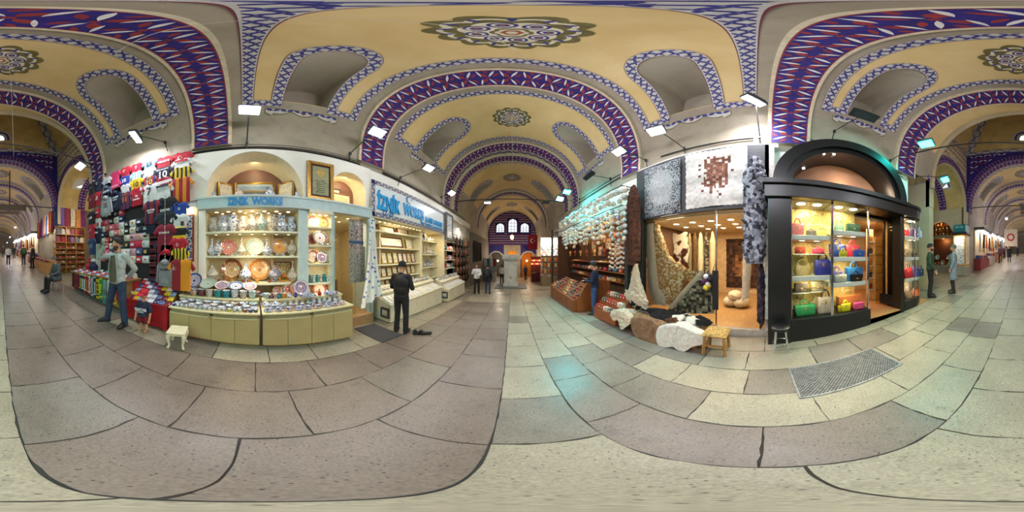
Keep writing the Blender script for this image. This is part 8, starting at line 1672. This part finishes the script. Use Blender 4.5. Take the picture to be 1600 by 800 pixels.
# red flag and lantern towards the end
o = MB(); o.grid(lambda u, v: ((u-.5)*.95, .05*sin(u*7+v*2), -v*1.45), 12, 6, M('#b0202c', .8)); f = o.build('hanging_flag', loc=(2.05, 16.0, 3.75)); tag(f, 'red flag with white crescent hanging near the far doorways', 'flag'); b = MB(); CRESC(b, (-.05, 0), .22, INKW, 0); b.build('crescent_print', f, loc=(0, -.07, -.6))
t = root('hanging_lantern', 'golden lantern hanging on a long chain before the far windows', 'lantern', (.0, 18.0, 3.65)); b = MB(); b.lathe([(0, -.3), (.10, -.22), (.26, 0), (.22, .3), (.08, .45), (.03, .55), (0, .55)], M('#c9a24a', .3, .8), n=12); b.build('lantern_body', t); b = MB(); b.sph((0, 0, .08), .2, EM('#ffe2a0', 5.0, 'lamp_bulb'), 12, 8, (1, 1, 1.3)); b.build('lamp_glass', t, loc=(0, -.12, 0)); b = MB(); b.tube([(0, 0, .55), (0, 0, 4.3)], .012, BLACKW, 5); b.build('chain', t)
for x, z, pw in ((-1.6, 1.4, 150), (1.8, 1.4, 150)): point((x, 20.6, z+.6), pw, '#ffe6c0', .2)  # added fill lights, no fixtures, brightening the blue end wall
point((.05, 25.5, 1.6), 120, '#ffcf80', .2); point((-2.2, 25.5, 1.2), 50, '#cfe0ff', .2); point((2.3, 25.5, 1.2), 70, '#ffb868', .2)
for i in range(3):
    b = MB(); b.sph((0, 0, 0), .14, EM('#ffe0a0', 10.0, 'lamp_bulb'), 10, 6); t = root('pendant_lamp', f'glowing round lamp inside the {["cool lit", "middle", "warm lit"][i]} far doorway', 'lamp', ([-2.2, .05, 2.3][i], 25.2, [.9, 1.5, .9][i])); b.build('bulb', t); b = MB(); b.tube([(0, 0, .12), (0, 0, 1.7)], .01, BLACKW, 5); b.build('cord', t)
# book and plate stall facing us beyond the ornament shop
Y = 13.0; t = root('book_stall', 'white lit stall of painted plates over rows of books past the ornament shop', 'stall', (0, 0, 0)); x0, x1 = 2.35, 4.4; b = MB(); b.box(x0, x1, Y+.25, Y+.3, -.78, 3.2, M('#e8e4da', .6)); b.build('back_panel', t)
for z in (.25, .75, 1.2, 1.65): b = MB(); b.box(x0, x1, Y-.05, Y+.25, z-.02, z+.02, M('#8a5a34', .5)); b.build('shelf', t)
b = MB(); b.box(x0, x1, Y-.6, Y+.2, fz(Y)-.1, .05, M('#8a7a5a', .6)); b.build('counter_base', t)
for i in range(5): stand_plate(x0+.28+i*.40, Y+.12, 1.68+.0, .19, [6, 1, 5, 8, 2][i], f'painted plate standing over the books, {nth(i)} from the street', 1.35, 0)
for i in range(5): o = stand_plate(x0+.28+i*.40, Y+.20, 2.20, .19, [5, 6, 8, 1, 7][i], f'painted plate hung high on the book stall, {nth(i)} from the street', 1.5, 0, 'hanging_plate')
for r_, z in enumerate((.27, .77, 1.22)):
    for i in range(20): c = ['#b8552a', '#8a3a2a', '#c99a5a', '#d8c9a8', '#5a4a3a', '#a86a34'][(i*7+r_*3) % 6]; single(('book', c), lambda: (lambda b: (b.box(-.035, .035, -.1, .1, 0, .30, M(c, .6)), b.box(-.036, .036, -.102, -.09, .20, .23, GOLD2), b.mesh('book'))[-1])(MB()), 'book', f'upright book, {nth(i)} from the street on the {["lowest", "middle", "upper"][r_]} book shelf', 'book', (x0+.08+i*.098, Y+.08, z+.003))
for i in range(16): goods(x0+.1+.125*i, Y-.35, .053, i*3, f'small souvenir, {nth(i)} from the street on the book stall counter')
area((3.2, Y-.5, 3.0), (3.2, Y+.2, 1.4), 1.4, .3, 70, '#fff6ea')
# red-lit stall near the far doorways
t = root('market_stall', 'stall glowing with red lamps beside the far doorways', 'market stall', (2.6, 16.8, fz(16.8))); b = MB(); b.box(-.6, .8, -.5, .5, 0, .9, M('#6a2a2a', .6)); b.build('stall_counter', t); b = MB(); b.box(-.6, .8, .45, .5, .9, 2.6, M('#8a4a3a', .6)); b.build('back_panel', t)
for i in range(14): single(('rl', i % 3), lambda: (lambda b: (b.sph((0, 0, 0), .09, EM(['#ff5a3a', '#ffb04a', '#ff3a5a'][i % 3], 3.0, 'coloured_lamp'), 10, 7), b.lathe([(.0, .16), (.03, .12), (.045, .07)], GOLD2, n=8), b.mesh('lamp'))[-1])(MB()), 'hanging_mosaic_lamp', f'small coloured mosaic lamp, {nth(i)} along the red-lit stall', 'lamp', (2.05+.19*(i % 7), 16.5+.2*(i//7), fz(16.8)+2.2-.35*(i//7)))
for i in range(8): goods(2.1+.16*i, 16.45, fz(16.8)+.9, i*3+1, f'trinket, {nth(i)} along the counter of the red-lit stall', 1.6)
t = root('market_stall', 'small white lit stall of goods before the cool far doorway', 'market stall', (-2.4, 18.5, fz(18.5))); b = MB(); b.box(-.7, .6, -.5, .5, 0, .9, M('#b8b4ac', .6)); b.build('stall_counter', t); b = MB(); b.box(-.7, .6, .4, .5, .9, 2.4, M('#8fa0b0', .6)); b.build('back_panel', t)
for i in range(8): goods(-3.0+.16*i, 18.2, fz(18.5)+.9, i*5, f'trinket, {nth(i)} along the counter of the small white stall', 1.6)
for i in range(4): drape(-3.0+.35*i, 18.1, fz(18.5)+2.5, .3, .9, ['#c9ccd4', '#3f7a8a', '#e0e0e0', '#8a3a4a'][i], f'cloth hung over the small white stall, {nth(i)} along', 0, 'hanging_cloth', 'cloth')
# ------------------------------------------------------------------ copper shop and tile pillar across the side street
YC = -9.35; fn = on_y(YC-.02, 1); mb = MB(); xa, xb_ = xy(1437, YC), xy(1484, YC); xl, xr_ = min(xa, xb_), max(xa, xb_); cxm = xy(1469, YC); rr_ = .95
for poly in halves(3.75, 8.2, 2.95, 4.8, cxm, rr_, 2.95): mb.ext(poly, CREAM, .1, fn)
mb.box(3.75, 3.95, YC-.1, YC+.1, .4, 2.95, GREYPL); mb.box(6.6, 8.2, YC-.1, YC+.1, .4, 2.95, CREAM); mb.box(3.9, 6.7, YC-.05, YC+.12, 2.78, 2.98, M('#8a7a5a', .6)); mb.box(3.9, 6.7, YC-.7, YC-.6, .3, 4.0, M('#4a2a18', .6)); mb.box(3.9, 6.7, YC-.6, YC+.05, .3, 1.05, M('#8f8878', .6)); mb.box(3.9, 6.7, YC-.62, YC-.1, 2.90, 2.95, M('#6a4a2a', .5)); st(mb, 'wall_copper_shop')
t = root('copper_shelf', 'wooden cabinet of copper vessels in the arched window across the side street', 'cabinet', (cxm, YC-.35, 2.95)); CWD = WOOD('#8a4a1c', '#b86a2c'); b = MB(); b.box(-.9, .9, -.22, -.18, 0, .95, CWD); b.build('back_panel', t)
for z in (0, .36, .70): b = MB(); b.box(-.9, .9, -.2, .2, z, z+.03, CWD); b.build('shelf', t)
for x in (-.9, -.45, 0, .45, .9): b = MB(); b.box(x-.015, x+.015, -.2, .2, 0, .9 if abs(x) < .6 else .6, CWD); b.build('upright', t)
COP = M('#b8763a', .25, .9, var=.2, sc=30); BRS = M('#c9a24a', .25, .9, var=.2, sc=30); TIN = M('#b9bab4', .25, .9, var=.1)
for r_, z in enumerate((2.985, 3.345, 3.68)):
    for i in range(6 if r_ < 2 else 4): vase(['jar', 'pitcher', 'urn', 'bulb'][(i+r_) % 4], 0, f'metal vessel, {nth(i)} from the tile pillar on the {["lowest", "middle", "top"][r_]} copper shelf', (cxm-.72+i*.29+(.15 if r_ > 1 else 0), YC-.22, z), .8 if r_ < 2 else .6, None, [COP, BRS, TIN][(i+r_) % 3])
for i in range(6): stand_plate(4.3+i*.42, YC-.15, 1.06+.34*(i % 2), .17, [5, 3, 9, 1, 4, 10][i], f'plate in the shop window below the copper shelf, {nth(i)} from the tile pillar', 1.3, pi)
for i in range(10): vase(['jar', 'bulb', 'urn'][i % 3], i, f'small pot in the window below the copper shelf, {nth(i)} from the tile pillar', (4.2+i*.24, YC-.02, 1.06), .7, None, [COP, None, BRS][i % 3])
point((5.2, YC-.3, 2.7), 25, '#ffc27a', .08); point((cxm, YC-.1, 3.85), 8, '#ffc27a', .05); point((4.6, -7.2, 4.2), 30, '#c8f4f0', .15); point((-4.8, -7.4, 4.2), 40, '#fff0dc', .15)
t = root('tile_kiosk', 'corner pillar kiosk with a lit blue tile panel, stone base and teal top', 'kiosk', (3.55, -8.72, fz(-8.72))); b = MB(); b.box(-.42, .42, -.45, .3, 0, .55, GREYPL); b.build('stone_base', t, bev=.02); b = MB(); b.box(-.38, .38, -.42, .26, .55, 2.35, M('#c9913f', .5)); b.build('kiosk_body', t, bev=.01); b = MB(); b.box(-.30, .30, .26, .275, .65, 2.22, TILE_('#d8dee2', '#2f5fa8', '#3f8fb8', 9.0)); b.build('tile_field', t); b = MB(); b.box(-.39, -.38, -.34, .20, .65, 2.22, TILE_('#e8d8a8', '#c99a3f', '#a8602f', 9.0)); b.build('side_panel', t); b = MB(); b.box(-.46, .46, -.48, .34, 2.35, 2.48, M('#2a2420', .5)); b.box(-.36, .36, -.40, .27, 2.48, 2.92, M('#1f6f74', .4)); b.build('teal_top', t, bev=.008)
b = MB(); [b.box(-.24+.27*q, -.24+.27*q+.21, .27, .276, 2.74, 2.80, M('#7fc4c8', .5)) for q in range(2)]; b.build('faded_sign_stripe', t); area((3.55, -8.2, 2.2+fz(-9.1)), (3.55, -8.7, 1.4), .4, .2, 10, '#fff0d0')
# ------------------------------------------------------------------ tie rods, cables, hanging boards
def rod(name, lab, cat, a, b_, r, m=None, sag=0.0):
    mb = MB(); a, b_ = V(a), V(b_); mb.tube([a.lerp(b_, t/12)-V((0, 0, sag*sin(pi*t/12))) for t in range(13)], r, m or BLACKW, 6); return tag(mb.build(name), lab, cat)
rod('hanging_tie_rod', 'iron tie rod spanning the street at the second painted arch', 'tie rod', (-W+.1, 9.1, 5.0), (W-.1, 9.3, 5.0), .03)
rod('hanging_tie_rod', 'iron tie rod across the near side of the crossing behind', 'tie rod', (-W+.1, -5.0, 5.35), (W-.1, -3.95, 5.35), .025)
rod('hanging_tie_rod', 'iron tie rod across the mouth of the back street', 'tie rod', (-W+.1, -9.7, 4.75), (W-.1, -9.7, 4.75), .03)
rod('hanging_wire', 'pale thin wire sagging under the first vault', 'wire', (-1.6, -2.3, 7.4), (.25, 2.55, 8.0), .006, M('#c9c2b0', .6), .1); rod('hanging_wire', 'thin wire running below the second medallion', 'wire', (.0, 5.2, 7.7), (.05, 17, 7.6), .008, M('#c9c2b0', .6), .5); rod('hanging_wire', 'thin wire dropping from the vault behind us', 'wire', (-.15, -2.6, 7.9), (-.5, -6.0, 5.9), .006, M('#c9c2b0', .6), .0)
for i, (z, r, s) in enumerate(((4.30, .018, .02), (4.36, .012, .05), (4.24, .012, .07), (4.40, .008, .03))): rod('wall_mounted_cable', f'black cable along the wall top over the pottery shop, {nth(i)} of its bunch', 'cable', (-W+.03+.01*i, -4.8, z), (-W+.03+.01*i, 2.5, z), r, None, s); rod('wall_mounted_cable', f'black cable along the wall top over the gallery sign, {nth(i)} of its bunch', 'cable', (-W+.03+.01*i, 3.3, z), (-W+.03+.01*i, 11.5, z), r, None, s)
for i, (z, y0, y1) in enumerate(((4.42, 3.2, -.0), (4.62, 2.6, .3), (4.52, 11.5, 3.6), (4.36, -.5, -3.6), (4.66, 8.5, 3.6))): rod('wall_mounted_cable', f'black conduit along the wall over the fur and bag shops, {nth(i)} of five', 'cable', (W-.04, y0, z), (W-.04, y1, z), .02 if i < 3 else .014, None, .03)
rod('hanging_cable', 'black cable slung over the black arch to the crossing', 'cable', (W-.06, -.6, 4.75), (W-.1, -3.6, 4.2), .014, None, .15)
t = root('hanging_sign', 'brown direction board hanging on a post over the mouth of the back street', 'sign', (-.55, -9.2, 4.05)); b = MB(); b.box(-.95, .75, -.03, .03, .25, .62, M('#5a4636', .6)); b.build('sign_board', t, bev=.008); b = MB(); b.box(-.55, .75, -.025, .025, .02, .20, M('#6a4a3a', .6)); b.build('lower_board', t); b = MB(); b.tube([(.0, 0, .6), (0, 0, 2.9)], .035, M('#5a2a22', .6), 8); b.build('post', t)
t = root('hanging_banner', 'tall pale banner with a red emblem over the back street on the tile pillar side', 'banner', (1.3, -16, 4.3)); b = MB(); b.grid(lambda u, v: ((u-.5)*1.3, .03*sin(u*6), -v*1.7), 8, 4, M('#d9c9b4', .8)); b.build('banner_cloth', t); b = MB(); b.face([(.38*cos(2*pi*i/24), .05, -.8+.38*sin(2*pi*i/24)) for i in range(24)], M('#b02a34', .8)); b.face([(.24*cos(2*pi*i/24), .055, -.8+.24*sin(2*pi*i/24)) for i in range(24)], M('#d9c9b4', .8)); b.build('emblem', t)
t = root('flood_lamp', 'white floodlight hanging from the tie rod at the second painted arch', 'lamp', (-1.36, 9.0, 4.75)); b = MB(); b.obox((0, 0, .03), .34, .24, .09, M('#55585c', .4, .5)); b.build('housing', t); b = MB(); b.obox((0, -.02, -.02), .32, .22, .02, EM('#f4f8ff', 25, 'lamp_lens')); b.build('lens', t); area((-1.36, 8.95, 4.70), (-1.0, 6.5, 0), .3, .2, 60, '#f4f8ff')
t = root('flood_lamp', 'unlit dark floodlight hanging from the tie rod at the ornament side', 'lamp', (1.9, 9.1, 4.78)); b = MB(); b.obox((0, 0, .03), .42, .24, .10, M('#1c1c1e', .5)); b.build('housing', t); b = MB(); b.obox((0, 0, -.03), .38, .2, .02, M('#30343a', .1)); b.build('lens', t)
# ------------------------------------------------------------------ lamps and daylight
w = bpy.data.worlds.new('world'); SC.world = w; w.use_nodes = True
w.node_tree.nodes['Background'].inputs[0].default_value = (.75, .8, .9, 1); w.node_tree.nodes['Background'].inputs[1].default_value = .35
FLOOD = .42
DARKM = M('#1c1c1e', .5); STEEL = M('#8d8f92', .35, .8)
def flood(px, py, X, wall_p, label, power, col='#f7f6ff', on=True, aim=None, sz=(.34, .22), zk=.10, spread=180):
    p = atx(px, py, X); aim = V(aim) if aim else V((0, p.y, 0)); d = (aim-p).normalized()
    t = root('flood_lamp', label, 'lamp', p, 0, None); q = d.to_track_quat('Z', 'Y').to_matrix()
    hb = MB(); hb.obox(-d*.06, sz[0]+.05, sz[1]+.05, .09, DARKM if not on else M('#55585c', .4, .5), q)
    for k in range(5): hb.obox(-d*.125+q@V((0, (k-2)*.04, 0)), sz[0]*.9, .008, .05, DARKM, q)
    ho = hb.build('housing', t, bev=.008)
    lb = MB(); lb.obox(d*.0, sz[0], sz[1], .02, EM(col, 60 if power > 60 else 25, 'lamp_lens') if on else M('#30343a', .1), q); lb.build('lens', ho)
    ab = MB(); wp = V(wall_p)-p; el = V((wp.x*.15, wp.y*.15, wp.z*.9)) if False else V((wp.x, wp.y, wp.z))
    mid = V((wp.x, wp.y*.85, wp.z+.02)); ab.tube([-d*.1, mid, wp+V((0, 0, -.35))], .013, DARKM, 6); ab.obox(mid, .05, .05, .09, DARKM); ab.build('arm', t)
    if on: area(p+d*.03, p+V((d.x, d.y, d.z*zk)), sz[0], sz[1], power*FLOOD, col, spread)
def wp(px, py, X): return atx(px, py, X)
LW, RW_ = -W+.07, W-.07
flood(390, 172, -2.75, (LW, -.2, 4.45), 'dazzling white floodlight on the wall over the pottery cabinet', 330, aim=(.2, .3, .5))
flood(590, 207, -2.6, wp(545, 240, LW), 'dazzling white floodlight by the pilaster over the framed calligraphy', 330, aim=(.3, 2.2, .3))
flood(670, 263, -2.7, wp(622, 276, LW), 'white floodlight above the long gallery sign', 260, aim=(0, 4.2, 0))
flood(212, 215, -2.75, wp(262, 222, LW), 'slim white lamp over the wall of football shirts', 140, aim=(-2.55, -3.0, 1.4), sz=(.5, .12), zk=1)
flood(125, 260, -2.4, wp(165, 273, LW), 'round-looking white floodlight at the corner of the crossing past the shirts', 240, aim=(0, -4.6, 0))
flood(1025, 205, 2.65, wp(1072, 232, RW_), 'white floodlight over the hanging fur rugs', 260, aim=(1.0, 1.8, .3))
flood(967, 237, 2.7, wp(1012, 250, RW_), 'smaller white floodlight by the pilaster over the ornament racks', 200, aim=(.4, 3.4, 0))
flood(1178, 158, 2.75, wp(1188, 215, RW_), 'pale tube lamp seen edge-on above the speckled fur', 130, aim=(3.15, .75, 2.2), sz=(.45, .14), zk=1, spread=110)
flood(1352, 181, 2.6, wp(1300, 205, RW_), 'dark unlit floodlight over the black arched bag shop', 0, on=False, sz=(.55, .2))
flood(1447, 225, 2.25, wp(1390, 251, RW_), 'blazing turquoise floodlight past the bag shop arch', 170, '#19f2e2', aim=(2.0, -2.0, 1.2), zk=.7)
flood(1477, 281, 2.5, wp(1430, 275, RW_), 'turquoise floodlight further back at the crossing', 90, '#19f2e2', aim=(1.6, -5, .2))
flood(706, 302, -2.7, wp(690, 309, LW), 'white floodlight past the gallery sign near the tile panel', 140, aim=(0, 6.6, -.3))
flood(886, 300, 2.6, wp(905, 312, RW_), 'turquoise floodlight over the upper ornament rack', 150, '#20e8e8', aim=(2.9, 5.0, 2.2), zk=1, spread=110)
flood(875, 311, 2.35, wp(905, 317, RW_), 'pale blue floodlight lower beside the ornament racks', 120, '#5fe8f4', aim=(3.0, 5.6, 2.2), zk=1, spread=110)
flood(919, 276, 2.6, wp(955, 279, RW_), 'dark unlit floodlight on a bracket above the ornaments', 0, on=False, sz=(.6, .14))
